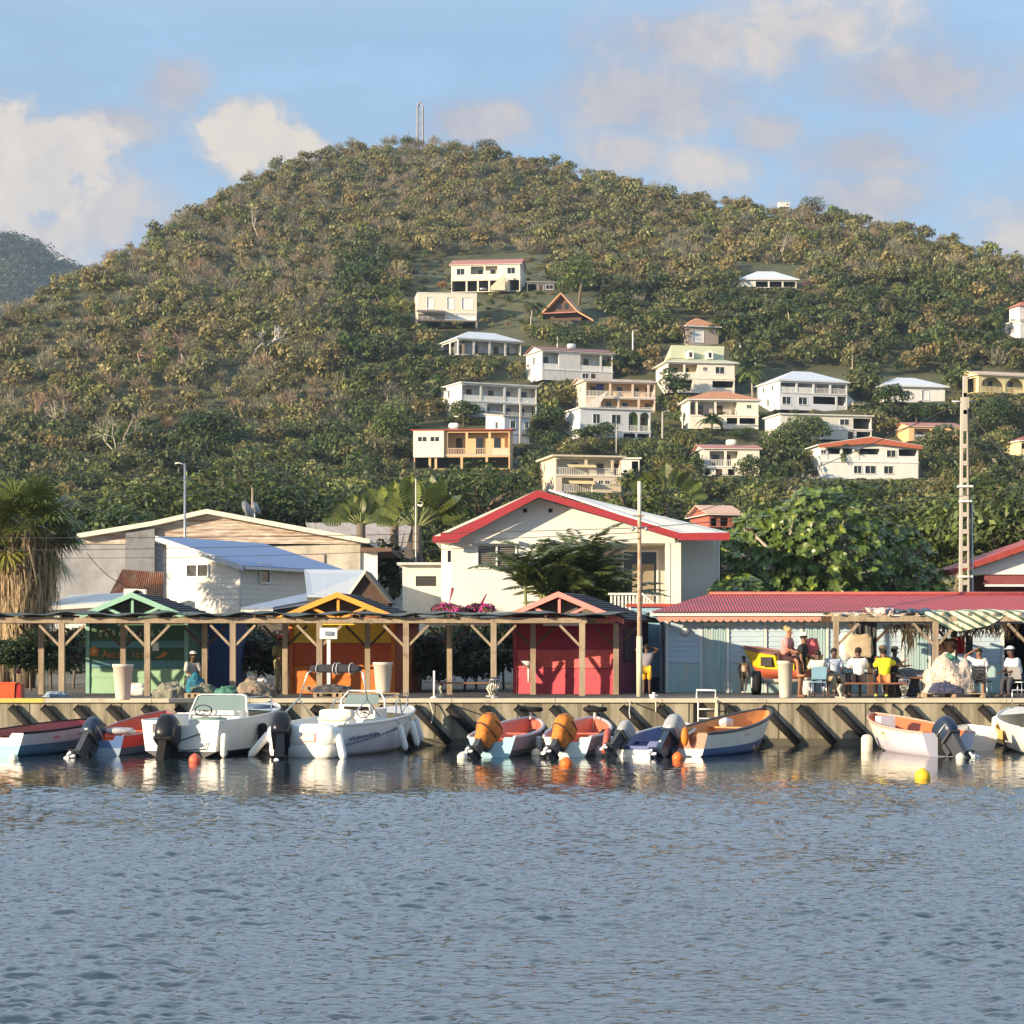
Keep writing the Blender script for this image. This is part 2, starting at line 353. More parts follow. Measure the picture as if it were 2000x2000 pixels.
# slanted fender tubes
tops = [17,80,144,208,276,341,408,474,540,606,671,736,804,871,937,1004,1073,1142,1210,1281,1416,1485,1556,1627,1698,1768,1840,1911,1983,2054]
fg = 'slanted black fender tubes along the quay wall'
fx = None
for i, px in enumerate(tops):
    p = W(px+4, 1381, 59.90); q = W(px+74, 1452, 59.90)
    if fx is None:
        m = MB(); d = q-p
        m.tube([(0,0,0), d], .108, rubber, 12)
        m.tube([d*-.002, d*.012], .116, rubber, 12)
        fx = m.build('fender_tube'); o = fx
    else: o = fx.copy(); COL.objects.link(o)
    o.location = p
    near = [(17,'leftmost, above the white and orange boat'),(80,'second from the left end'),(144,'behind the dark blue boat engine'),(208,'above the red boat'),(276,'left of the windscreen boat'),(341,'behind the windscreen boat engine'),(408,'behind the windscreen'),(474,'behind the windscreen boat bow'),(540,'left of the rolled bimini'),(606,'behind the seat of the bimini boat'),(671,'behind the console of the bimini boat'),(736,'above the bow of the bimini boat'),(804,'free one right of the bimini boat'),(871,'just left of the light blue boat'),(937,'behind the orange cover of the light blue boat'),(1004,'between the two red-lined boats'),(1073,'behind the bow of the second red-lined boat'),(1142,'right of the second red-lined boat'),(1210,'behind the small grey engine'),(1281,'left of the quay ladder'),(1416,'right of the quay ladder'),(1485,'touching the wooden boat bow'),(1556,'first free one right of the wooden boat'),(1627,'second free one right of the wooden boat'),(1698,'behind the bow of the lavender-shaded boat'),(1768,'behind the middle of the lavender-shaded boat'),(1840,'above the small white dinghy'),(1911,'left of the white and yellow boat'),(1983,'above the white and yellow boat, rightmost'),(2054,'beyond the right edge')]
    tagd(o, 'slanted black fender tube, '+dict(near)[px], 'fender', fg)

# ================================================================ VEGETATION KIT
def rhombs(P, N, size, asp, g, droop=0.0):
    n = len(P); N = N/np.linalg.norm(N, axis=1, keepdims=True)
    t = g.normal(size=(n, 3)); t -= (t*N).sum(1, keepdims=True)*N; t /= np.linalg.norm(t, axis=1, keepdims=True)
    t[:, 2] -= droop; t /= np.linalg.norm(t, axis=1, keepdims=True)
    bt = np.cross(N, t); bt /= np.linalg.norm(bt, axis=1, keepdims=True)+1e-9
    s = size*(.6+.8*g.random((n, 1)))
    return np.stack([P-t*s, P-bt*s*asp+N*s*.12, P+t*s, P+bt*s*asp+N*s*.12], 1)
def crown_pts(g, blobs, n, shell=.25):
    vol = np.array([b[1][0]*b[1][1]+b[1][1]*b[1][2]+b[1][0]*b[1][2] for b in blobs]); k = g.choice(len(blobs), n, p=vol/vol.sum())
    d = g.normal(size=(n, 3)); d /= np.linalg.norm(d, axis=1, keepdims=True)
    d[:, 2] = np.where(d[:, 2] < -.45, -d[:, 2], d[:, 2])
    c = np.array([b[0] for b in blobs])[k]; r = np.array([b[1] for b in blobs])[k]
    rr = 1-shell*g.random((n, 1))**1.6+g.normal(0, .05, (n, 1))
    return c+d*r*rr, d, k
def blobset(g, w, h, nb, low=.35):
    bl = []
    for i in range(nb):
        a = g.random()*2*PI; q = (g.random()**.5)*.62
        x = math.cos(a)*q*w; y = math.sin(a)*q*w; z = h*(low+(.80-low)*(1-q*q*.9)*(.30+.70*g.random()**.55))
        r = w*(.30+.22*g.random()); bl.append(((x, y, z), (r, r, r*(.62+.2*g.random()))))
    return bl
def leafcloud(name, blobs, n, size, base, g, mat_=LEAF, parent=None, asp=.5, var=.22, shell=.25, tint=None, offs=(0,0,0), hue2=None, up=.35):
    P, d, k = crown_pts(g, blobs, n, shell)
    N = d+g.normal(0, .5, d.shape)+np.array([0, 0, up])
    Q = rhombs(P, N, size, asp, g)
    cb_ = 1+var*g.normal(size=len(blobs)); c = np.array(base)[None, :]*cb_[k][:, None]*(1+.22*g.normal(size=(n, 1)))
    if hue2 is not None:
        w_ = (g.random(n) < .18)[:, None]; c = np.where(w_, np.array(hue2)[None, :]*(1+.2*g.normal(size=(n, 1))), c)
    c = np.clip(c, .004, .9)
    return np_mesh(name, (Q+np.array(offs)).reshape(-1, 3), np.arange(n*4).reshape(-1, 4), [mat_], False, np.repeat(c, 4, 0), parent)
bark = mat('bark', (.17,.13,.09), .9, .3, 6, (1,1,.2)); palebark = mat('pale_bark', (.42,.36,.28), .85, .2, 6, (1,1,.3))
def trunk(parent, h, r, g, limbs=5, w=1.5, m=bark, name='trunk'):
    mb = MB(); top = Vector((g.normal()*.1*h, g.normal()*.1*h, h*.55))
    mb.tube([(0,0,-.6), (top.x*.3, top.y*.3, h*.25), top], [r, r*.8, r*.6], m, 7)
    for i in range(limbs):
        a = 2*PI*i/limbs+g.random(); e = top+Vector((math.cos(a)*w*(.5+.4*g.random()), math.sin(a)*w*(.5+.4*g.random()), h*(.02+.14*g.random())))
        mid = (top+e)/2+Vector((0, 0, h*.03)); mb.tube([top*.9, mid, e], [r*.5, r*.32, r*.1], m, 5)
        e2 = mid+Vector((math.cos(a+.8)*w*.4, math.sin(a+.8)*w*.4, h*.06)); mb.tube([mid, e2], [r*.3, r*.08], m, 4)
    return mb.build(name, parent)
def tree(label, loc, w, h, base, n, size, seed, cat='tree', name='leafy_tree', nb=9, group=None, low=.3, lm=LEAF, asp=.5, hue2=None, var=.2, tm=bark, shell=.3, trunk_r=None):
    g = np.random.default_rng(seed)
    t = thing(name, label, cat, loc, 0, group)
    trunk(t, h, trunk_r or (.05*h+.05), g, 5, w*.55, tm)
    leafcloud('crown', blobset(g, w, h, nb, low), n, size, base, g, lm, t, asp, var, shell, hue2=hue2)
    return t
def fronds(g, n, L, width, base, leaflets=26, up0=(.2, 1.2), droop=1.0, size=.34, az=None, origin=(0,0,0)):
    VV = []; CC = []; Fc = []
    for i in range(n):
        a = 2*PI*i/n*2.4+g.random()*.6 if az is None else az[i]
        el = up0[0]+(up0[1]-up0[0])*g.random(); l = L*(.75+.4*g.random()); c = np.array(base)*(.75+.5*g.random())
        p = np.array(origin, float); prev = p; dirh = np.array([math.cos(a), math.sin(a), 0]); side0 = np.array([-math.sin(a), math.cos(a), 0])
        for k in range(leaflets):
            t = (k+1)/leaflets; e = el-droop*t*1.7
            p = p+(dirh*math.cos(e)+np.array([0, 0, math.sin(e)]))*l/leaflets
            ll = width*math.sin(PI*min(1, .12+t*.9))**.7+.03
            q = len(VV)
            tan = (p-prev)/max(1e-6, np.linalg.norm(p-prev)); prev = p
            for sgn in (1, -1):
                s = side0*sgn*.75+tan*.75+np.array([0, 0, -.25-.35*g.random()]); s /= np.linalg.norm(s)
                b0 = p; tip = p+s*ll; hw = tan*size*.09*l/2.0
                VV += [b0-hw, (b0+tip)/2-hw*1.2, tip, (b0+tip)/2+hw*1.2]; CC += [c*(.85+.3*g.random())]*4
    return np.array(VV), np.array(CC)
def palm(label, loc, h, L, base, seed, nf=14, group=None, name='palm_tree', cat='palm tree', lean=.1, tr=.14, width=.55, leaflets=18, up0=(-.1, 1.25), droop=.9, tm=palebark, size=.34):
    g = np.random.default_rng(seed); t = thing(name, label, cat, loc, 0, group)
    top = Vector((lean*h*(1 if seed % 2 else -1), 0, h)); mb = MB(); mb.tube([(0,0,-.5), (top.x*.25, 0, h*.5), top], [tr*1.3, tr, tr*.8], tm, 8); mb.build('trunk', t)
    V_, C_ = fronds(g, nf, L, width, base, leaflets, up0, droop, size=size, origin=top)
    np_mesh('crown', V_, np.arange(len(V_)).reshape(-1, 4), [LEAF], False, np.clip(C_, .005, 1), t)
    return t
def bare_tree(label, loc, h, seed, m=palebark, group=None, cat='bare tree'):
    g = np.random.default_rng(seed); t = thing('bare_tree', label, cat, loc, 0, group); mb = MB()
    def br(p, d, L, r, k):
        q = p+d*L*.5+Vector(g.normal(0, .06*L, 3)); e = q+(d+Vector(g.normal(0, .25, 3))).normalized()*L*.5
        mb.tube([p, q, e], [r, r*.8, r*.55], m, 4)
        if k:
            for _ in range(3 if k > 1 else 2):
                dd = (d+Vector(g.normal(0, .62, 3))+Vector((0, 0, .15))).normalized(); br(e, dd, L*.66, r*.55, k-1)
    br(Vector((0,0,-.5)), Vector((0,0,1)), h*.42, h*.030, 4); mb.build('branches', t)
    return t

# ---- scrub woodland that covers the hill (nobody could count it)
HOUSE_BOX = []      # px0, px1, py0, py1: filled before the woods are scattered
def build_woods():
    g = np.random.default_rng(11); protos = []
    for k in range(14):
        bl = blobset(g, 1.0, 1.1, 11 if k < 9 else 15, .02); NL = 300 if k < 9 else 620; P, d, kk = crown_pts(g, bl, NL, .35)
        Q = rhombs(P, d+g.normal(0, .5, d.shape)+np.array([0,0,.25]), .112 if k < 9 else .080, .55, g)
        tone = (1+.18*g.normal(size=24))[kk]*(1+.2*g.normal(size=NL)); protos.append((Q, tone, 0))
    for k in range(5):                                  # leafless scrub: fans of thin twigs
        nb_ = 260; a = g.random(nb_)*2*PI; q = g.random(nb_)**.6*.75
        root = np.stack([np.cos(a)*q*.35, np.sin(a)*q*.35, .15+.4*g.random(nb_)], 1)
        tip = np.stack([np.cos(a)*q*1.05, np.sin(a)*q*1.05, 1.15*(1-q*q*.7)*(.75+.3*g.random(nb_))], 1)+g.normal(0, .10, (nb_, 3))
        f0 = g.random((nb_, 1))*.75; A = root+(tip-root)*f0; B = root+(tip-root)*np.minimum(1, f0+.35)
        s = g.normal(size=(nb_, 3)); s /= np.linalg.norm(s, axis=1, keepdims=True); s *= .013+.016*(1-f0)
        Q = np.stack([A-s, A+s, B+s*.4, B-s*.4], 1); protos.append((Q, 1+.3*g.normal(size=nb_), 1))
    # candidate places, spread evenly in ground area
    pts = []
    N = 42000
    px = -260+2520*g.random(N); Yc = np.sqrt(g.random(N)*(610**2-175**2)+175**2)
    py = np.interp(Yc, [150,205,255,325,372,425,600], [1150,1060,980,870,700,560,280])
    rg = ridge(px); ok = py > rg-2; px = px[ok]; py = py[ok]
    # blue-noise-like thinning with a grid in ground space
    occ = {}; sel = []
    for a, b in zip(px, py):
        w = hillpt(a, b); key = (int(w.x/2.9), int(w.y/3.6))
        if key in occ: continue
        occ[key] = 1; sel.append((a, b, w))
    VQ = []; CQ = []
    for a, b, w in sel:
        s = F/w.y
        nn = noise.noise(Vector((w.x*.022, w.y*.022, 1))); n2 = noise.noise(Vector((w.x*.07, w.y*.07, 9))); n3_ = noise.noise(Vector((w.x*.18, w.y*.18, 4)))
        left = a < 770+60*n2
        # kinds: 0 olive, 1 brown twig, 2 deep green, 3 fresh green
        u = g.random()
        if b > 880: kind = 2 if u < .45+.5*n2 else (3 if u < .75 else 0)
        elif left and b < 860: 
            pt = .52+.42*nn+.3*n2
            kind = 1 if u < pt else (3 if n3_ > .28 else 0)
            if a > 660 and b > 470 and u > .3: kind = 2 if n2 < .25 else 3
        elif b < 560: kind = 1 if u < .42+.4*n2+.2*nn else (3 if n3_ > .3 else 0)
        else: kind = 2 if u < .50 else (1 if u < .62 else (0 if u < .85 else 3))
        if b > 860: kind = kind if kind != 1 else 2
        r = {0: 2.5, 1: 2.5, 2: 2.7, 3: 2.4}[kind]*(.6+.8*g.random()**1.4); h = r*(1.1+.45*g.random())*(.82 if kind == 1 else 1)
        if 820 < a < 1560 and 620 < b < 1010 and kind in (0, 1): kind = 2 if u < .5 else (3 if u > .85 else 0)
        clearing = (800 < a < 1085 and 496 < b < 650)
        if clearing: r *= .42; h *= .36; kind = 0 if u < .6 else 2
        skip = False; mh = 99
        for (hx0, hx1, hy0, hy1) in HOUSE_BOX:
            if hx0-2 < a < hx1+2 and hy0 < b < hy1+5: skip = True; break
            if a+r*.8*s > hx0 and a-r*.8*s < hx1 and hy1 < b < hy1+110: mh = min(mh, (b-hy1+4)/s)
        if skip or mh < .5: continue
        if mh < h: r = max(.8, min(r, mh*1.5)); h = mh
        Q, tone, tw = protos[(14+int(g.integers(5))) if kind == 1 else (9+int(g.integers(5)) if b > 855 else int(g.integers(9)))]
        base = {0: (.195,.175,.066), 1: (.275,.225,.145), 2: (.072,.092,.024), 3: (.155,.165,.044)}[kind]
        if kind == 1 and g.random() < .4: base = (.25,.22,.14)
        base = np.array(base)*(1+.13*g.normal()+.25*n3_)*np.array([1+.10*g.normal(), 1, 1])
        an = g.random()*2*PI; c_, s_ = math.cos(an), math.sin(an)
        T = np.array([[c_*r, s_*r, 0], [-s_*r, c_*r, 0], [0, 0, h*.9]])
        VQ.append((Q.reshape(-1, 3) @ T+np.array([w.x, w.y, w.z-.08*h])).astype(np.float32))
        CQ.append(np.repeat(np.clip(base[None, :]*tone[:, None], .006, .6), 4, 0).astype(np.float32))
    V_ = np.concatenate(VQ); C_ = np.concatenate(CQ)
    o = np_mesh('hillside_scrub', V_, np.arange(len(V_)).reshape(-1, 4), [LEAF], False, C_); o['kind'] = 'stuff'
    tagd(o, 'dry olive and brown scrub woodland covering the whole hillside', 'scrub')
    print('woods', len(sel), len(V_)//4)
    # canopy on the far mountain
    n_ = 5200; u = g.random(n_); a = -260+460*g.random(n_); tt = .35+.66*u
    mr2 = np.interp(a, mpx, mr_); py = 1200+(mr2-1200)*np.minimum(tt, 1); Yv = 1100+700*np.minimum(tt, 1)
    VQ = []; CQ = []
    for i in range(n_):
        Q, tone, tw = protos[int(g.integers(9))]; sub = Q[::6]; tn = tone[::6]
        r = 9*(.6+.7*g.random()); w = W(a[i], py[i], Yv[i])
        VQ.append((sub.reshape(-1, 3)*np.array([r*1.3, r*1.3, r])*1.0+np.array(w)).astype(np.float32)); c = np.array([.07,.085,.035])*(1+.3*g.normal())
        CQ.append(np.repeat(np.clip(c[None, :]*tn[:, None], .006, .5), 4, 0))
    V_ = np.concatenate(VQ); C_ = np.concatenate(CQ)
    o = np_mesh('distant_forest', V_, np.arange(len(V_)).reshape(-1, 4), [LEAF], False, C_); o['kind'] = 'stuff'
    tagd(o, 'hazy blue-green forest on the far mountain at the left', 'forest')

def build_haze():
    m = bpy.data.materials.new('haze_air'); m.use_nodes = True; nt = m.node_tree; nt.nodes.clear()
    out = nt.nodes.new('ShaderNodeOutputMaterial'); v = nt.nodes.new('ShaderNodeVolumePrincipled'); v.inputs['Color'].default_value = (.62,.80,1.0,1); v.inputs['Density'].default_value = .00013; v.inputs['Anisotropy'].default_value = .2
    nt.links.new(v.outputs[0], out.inputs['Volume'])
    mb = MB(); mb.box((-900,-60,-8),(900,2250,400), m); o = mb.build('haze'); o['kind'] = 'stuff'; tagd(o, 'thin bluish haze filling the air over the harbour and hills', 'haze')
# ================================================================ HOUSES ON THE HILL
def hill_house(name, label, px0, px1, ys, rz, storeys, wallm, roof, roofm, rh=0, D=7.5, ov=.5, cat='house', slabm=None, innerm=None, fascia=None, Y=None, lift=0, side=(), railm=None, gal=1.7, sided=(), group=None, railh=.85, front_ov=None):
    # ys: photo rows from the ground up: [ground, floor1, ..., eave]
    Yv = Y or float(Yhill(ys[0])); s = F/Yv; hz_ = [(ys[0]-y)/s for y in ys]; slabm = slabm or wallm; innerm = innerm or wallm; railm = railm or slabm
    tot = (px1-px0)/s; w = (tot-D*abs(math.sin(rz)))/math.cos(rz)
    if w < 2.5: w = 2.5
    xc = W(px1, 0, Yv).x-w/2*math.cos(rz) if rz > 0 else W(px0, 0, Yv).x+w/2*math.cos(rz)
    base = W(0, ys[0], Yv).z
    HOUSE_BOX.append((px0, px1, ys[-1]-rh*s, ys[0]))
    t = thing(name, label, cat, (xc, Yv, base), rz, group)
    mb = MB(); mi = MB(); pans = []; doors = []; rails = []
    H = hz_[-1]
    for k, spec in enumerate(storeys):
        z0, z1 = hz_[k], hz_[k+1]; h = z1-z0; x = -w/2; toks = [a.split(':') for a in spec.split()]; tw = sum(float(a[1]) for a in toks); holes = []
        deep = gal; anyopen = False
        for i, (kd, ww) in enumerate(toks):
            bw = float(ww)/tw*w; a, b_ = x, x+bw; x += bw; c = (a+b_)/2
            pl = .16
            if kd in ('win', 'shut', 'lou'):
                q = min(bw*.36, .75); hh = (c-q, c+q, z0+h*.34, z0+h*.76); holes.append(hh); pans.append((kd, hh))
            elif kd == 'big':
                hh = (a+.25, b_-.25, z0+h*.2, z0+h*.82); holes.append(hh); pans.append(('shut', hh))
            elif kd == 'win2':
                for d in (-.42, .42): hh = (c+d-.3, c+d+.3, z0+h*.52, z0+h*.72); holes.append(hh); pans.append(('win', hh))
            elif kd == 'tiny':
                hh = (c-.35, c+.35, z0+h*.5, z0+h*.72); holes.append(hh); pans.append(('win', hh))
            elif kd == 'door':
                hh = (c-.45, c+.45, z0+.1, z0+h*.78); holes.append(hh); doors.append(hh)
            elif kd in ('open', 'openb', 'void', 'arch', 'low'):
                hh = (a+pl, b_-pl, z0+(.12 if kd != 'low' else h*.4), z1-(.28 if kd != 'low' else h*.15)); holes.append(hh); anyopen = True
                if kd in ('open', 'openb', 'arch'): rails.append((a+pl, b_-pl, z0+.12, kd))
                if kd == 'arch':                       # arch spandrels
                    r = (hh[1]-hh[0])/2; pts = [(hh[0], .02, hh[3])]+[(c-r*math.cos(PI*q/10), .02, hh[3]-r*.9+r*.9*math.sin(PI*q/10)) for q in range(0, 6)]
                    mb.poly(pts[:1]+pts[1:], (0, .12, 0), wallm); mb.poly([(2*c-p[0], p[1], p[2]) for p in pts][::-1], (0, .12, 0), wallm)
                # back wall of the bay with its own door and window
                if kd in ('open', 'openb', 'arch'):
                    r2 = random.Random(int(abs(a*37)+k*5+px0))
                    dw = .45; dx = c+r2.uniform(-.25, .25)*bw
                    mi.box((dx-dw, deep-.06, z0+.1), (dx+dw, deep-.004, z0+h*.74), {0: glass, 1: brown, 2: glass, 3: darkwall}[r2.randrange(4)])
            if kd == 'void': deepv = 4.5
        mb.wall(-w/2, w/2, z0, z1, 0, holes, wallm, .14)
        voids = any(q in spec for q in ('void', 'low'))
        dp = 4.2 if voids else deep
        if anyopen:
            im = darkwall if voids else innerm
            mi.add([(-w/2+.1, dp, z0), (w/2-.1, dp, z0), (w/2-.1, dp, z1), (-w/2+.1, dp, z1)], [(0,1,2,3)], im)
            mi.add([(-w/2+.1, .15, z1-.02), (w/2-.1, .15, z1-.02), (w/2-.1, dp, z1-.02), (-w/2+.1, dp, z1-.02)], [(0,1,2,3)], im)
            x = -w/2                                    # partition walls next to solid bays
            for i, (kd, ww) in enumerate(toks):
                bw = float(ww)/tw*w
                solid = kd not in ('open', 'openb', 'void', 'arch', 'low')
                if solid:
                    for xx in (x, x+bw):
                        if -w/2+.3 < xx < w/2-.3: mi.box((xx-.06, .15, z0), (xx+.06, dp, z1-.03), wallm)
                x += bw
    # sides and back
    for sx_ in (-1, 1):
        xx = sx_*w/2; M = Matrix.Translation((xx, D/2, 0)) @ Matrix.Rotation(sx_*PI/2, 4, 'Z')
        hl = []
        if (sx_ == -1 and rz > .1) or (sx_ == 1 and rz < -.1):
            for (fx_, k) in side:
                z0, z1 = hz_[k], hz_[k+1]; c = -D/2+D*fx_; hh = (c-.42, c+.42, z0+(z1-z0)*.35, z0+(z1-z0)*.75); hl.append(hh); pans.append(('side%d' % sx_, hh))
            for (f0, f1, k) in sided:
                z0, z1 = hz_[k], hz_[k+1]; hh = (-D/2+D*f0, -D/2+D*f1, z0+.15, z1-.3); hl.append(hh)
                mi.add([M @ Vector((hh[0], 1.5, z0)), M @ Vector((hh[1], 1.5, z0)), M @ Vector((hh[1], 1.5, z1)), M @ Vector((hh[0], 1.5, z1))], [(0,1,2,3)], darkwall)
        mb.wall(-D/2, D/2, 0, H, 0, hl, wallm, .14, M)
    mb.add([(-w/2, D, 0), (w/2, D, 0), (w/2, D, H), (-w/2, D, H)], [(3,2,1,0)], wallm)
    mb.build('wall', t)
    if mi.v: mi.build('interior_wall', t)
    sh = mat('white_shutter', (.74,.74,.74), .5, .05)
    lou = mat('louvre_grey', (.10,.09,.08), .5, .2)
    for kd, (a, b_, c, d) in pans:
        M = None
        if kd.startswith('side'):
            sx_ = int(kd[4:]); M = Matrix.Translation((sx_*w/2, D/2, 0)) @ Matrix.Rotation(sx_*PI/2, 4, 'Z')
        m = MB(); e = .05; fr = white if wallm is not white else dwhite
        for q in ((a-e, c-e, b_+e, c), (a-e, d, b_+e, d+e), (a-e, c, a, d), (b_, c, b_+e, d)): m.box((q[0], -.04, q[1]), (q[2], .03, q[3]), fr, M)
        if kd != 'shut': m.box(((a+b_)/2-.025, .05, c), ((a+b_)/2+.025, .09, d), fr, M)
        m.box((a-.1, -.1, c-.10), (b_+.1, .0-.003, c-.052), fr, M)
        wo_ = m.build('window', t); m = MB()
        m.box((a, .10, c), (b_, .13, d), sh if kd == 'shut' else glass, M); m.build('pane' if kd != 'shut' else 'shutter', wo_)
    for a, b_, c, d in doors:
        m = MB(); m.box((a, .06, c), (b_, .11, d), brown); m.box((a-.06, -.02, c), (a-.003, .05, d), white); m.box((b_+.003, -.02, c), (b_+.06, .05, d), white); m.build('door', t)
    for a, b_, z, kd in rails:
        m = MB(); m.box((a, .04, z+railh-.06), (b_, .12, z+railh), railm)
        if kd == 'open': m.box((a, .05, z), (b_, .11, z+railh-.061), railm)
        else:
            n = max(3, int((b_-a)/.22))
            for i in range(n): xx = a+(i+.5)*(b_-a)/n; m.box((xx-.035, .06, z), (xx+.035, .10, z+railh-.061), railm)
        m.build('railing', t)
    for k in range(1, len(storeys)):
        m = MB(); z = hz_[k]; m.box((-w/2-.08, -.10, z-.10), (w/2+.08, -.003, z+.10), slabm); m.build('floor_slab', t)
    fas = fascia or white; x0, x1, y0, y1 = -w/2-ov, w/2+ov, -(front_ov or ov), D+ov
    m = MB(); th = .16
    if roof in ('hip', 'pyr'):
        rl = max(.05, (x1-x0)/2-(y1-y0)/2*.95) if roof == 'hip' else .05; yc = (y0+y1)/2
        vs = [(x0,y0,H+th),(x1,y0,H+th),(x1,y1,H+th),(x0,y1,H+th),(-rl,yc,H+rh),(rl,yc,H+rh)]
        m.add(vs, [(0,1,5,4),(1,2,5),(2,3,4,5),(3,0,4)], roofm)
    elif roof == 'gable':
        yc = (y0+y1)/2
        m.poly([(x0,y0,H+th),(x0,yc,H+rh),(x0,yc,H+rh-.12),(x0,y0,H+th-.10)], (x1-x0,0,0), roofm)
        m.poly([(x0,y1,H+th),(x0,yc,H+rh),(x0,yc,H+rh-.12),(x0,y1,H+th-.10)], (x1-x0,0,0), roofm)
        m2 = MB(); m2.poly([(-w/2, 0, H), (-w/2, D, H), (-w/2, D/2, H+rh-.2)], (w, 0, 0), wallm); m2.build('gable_wall', t)
    elif roof == 'gfront':
        m.poly([(x0,y0,H+th),(0,y0,H+rh),(0,y0,H+rh-.16),(x0,y0,H+th-.14)], (0,y1-y0,0), roofm)
        m.poly([(x1,y0,H+th),(0,y0,H+rh),(0,y0,H+rh-.16),(x1,y0,H+th-.14)], (0,y1-y0,0), roofm)
        m2 = MB(); m2.poly([(-w/2, .05, H), (w/2, .05, H), (0, .05, H+rh-.2)], (0, D-.1, 0), wallm); m2.build('gable_wall', t)
    elif roof == 'shed':
        m.poly([(x0,y0,H+th),(x0,y1,H+rh+th),(x0,y1,H+rh),(x0,y0,H)], (x1-x0,0,0), roofm)
        m2 = MB(); m2.poly([(-w/2, .03, H-.02), (-w/2, D-.03, H-.02), (-w/2, D-.03, H+rh-.02)], (w, 0, 0), wallm); m2.build('gable_wall', t)
    else:
        m.box((x0,y0,H+.002),(x1,y1,H+.22), roofm)
    rf = m.build('roof', t)
    if roof in ('hip', 'pyr', 'gable', 'gfront'):
        m = MB()
        if roof in ('gfront',): pass
        else: m.box((x0,y0,H-.02),(x1,y1,H+th-.02 if roof != 'gable' else H+.05), fas)
        if m.v: m.build('fascia', rf)
    t['w_'] = w; t['h_'] = H; t['d_'] = D
    return t, w, H, hz_, s
def attach(t, name, fn, parent=None):
    m = MB(); fn(m); return m.build(name, parent or t)
def stilts(t, xs, ys_, z, m_, r=.18):
    for x in xs:
        for y in ys_: attach(t, 'stilt', lambda m: m.box((x-r, y, z), (x+r, y+2*r, -.02), m_))
def roof_tank(t, x, y, z):
    attach(t, 'water_tank', lambda m: (m.ell((x, y, z+.45), (.75, .45, .42), white, 12, 8, e=.6), m.box((x-.5, y-.3, z-.1), (x+.5, y+.3, z+.1), metalgrey)))

A, w, H, hz_, s = hill_house('hillside_house', 'cream house with pinkish red roof and pillars below, highest on the bare clearing', 881, 1026, [570, 545, 517], -.13,
    ['void:19 void:14 void:14 void:12 w:12 void:14', 'win:19 open:15 open:14 w:4 win:18'], mat('warm_cream', (.80,.74,.58), .7, .06), 'gable', pinkroof, 1.7, 8, .35, innerm=cream)
def stairsA(m):
    n = 9
    for i in range(n): m.box((w*.10+i*.30, -1.6, 0), (w*.10+(i+1)*.30, -.55, .28*(i+1)-.02), cream)
    m.poly([(w*.10-.1, -1.72, 0), (w*.10+n*.3, -1.72, 0), (w*.10+n*.3, -1.72, n*.28+.8), (w*.10-.1, -1.72, .7)], (0, .11, 0), peach)
attach(A, 'outside_stairs', stairsA)
def carA(m):
    m.ell((-.6, 1.8, .55), (.8, 1.8, .4), metalgrey, 12, 6, e=.6); m.ell((-.6, 2.0, .95), (.65, 1.0, .4), glass, 12, 6, e=.6)
    for a in (-1.25, .05):
        for b in (.8, 2.9): m.tube([(a-.09, b, .3), (a+.09, b, .3)], .3, rubber, 10)
ao = Vector(A.location); cr = MB(); carA(cr)
tc_ = thing('parked_car', 'grey car parked in the open garage under the topmost cream house', 'car', ao, A.rotation_euler.z)
m = MB(); m.ell((-.6, 1.8, .62), (.82, 1.9, .32), metalgrey, 14, 6, e=.55); m.build('body', tc_)
m = MB(); m.ell((-.6, 2.0, .98), (.66, 1.05, .34), glass, 14, 6, e=.6); m.build('windscreen', tc_)
for a in (-1.32, .12):
    for b_ in (.75, 2.9): m = MB(); m.tube([(a-.1, b_, .3), (a+.1, b_, .3)], .3, rubber, 12); m.build('wheel', tc_)

Bh, w, H, hz_, s = hill_house('hillside_house', 'flat roofed cream box house with pale shutters and a dark terrace awning', 807, 931, [628, 611, 574], .12,
    ['openb:44 big:14 big:35', 'w:12 big:14 w:16 big:14 w:8 big:20 w:4'], mat('pale_cream', (.74,.68,.55), .7, .08), 'flat', dwhite, 0, 7, .05, slabm=dwhite, innerm=dwhite)
attach(Bh, 'awning', lambda m: m.poly([(-w/2-.4, -1.9, hz_[1]-.25), (-w/2+w*.47, -1.9, hz_[1]-.25), (-w/2+w*.44, .0, hz_[1]+.35), (-w/2-.1, 0, hz_[1]+.35)], (0, 0, .1), darkwall))
attach(Bh, 'terrace', lambda m: (m.box((-w/2-.5, -2.2, -.35), (w/2+.3, -.004, -.05), darkwall), m.box((-w/2-.5, -2.2, -3), (-w/2-.2, -1.9, -.351), grey_c), m.box((w/2-.4, -2.2, -3), (w/2-.1, -1.9, -.351), grey_c)))

t, w, H, hz_, s = hill_house('hillside_pavilion', 'white hip roofed pavilion house with a pillared gallery on stilts', 861, 1018, [696, 665], .42,
    ['open:20 open:20 open:20 open:20'], dwhite, 'hip', whiteroof, 1.9, 7.5, .35, sided=[(.06,.47,0),(.53,.94,0)], railh=.02, gal=2.0)
stilts(t, (-w/2+.3, -w/6, w/6, w/2-.3), (.1, 4), -3.5, grey_c)
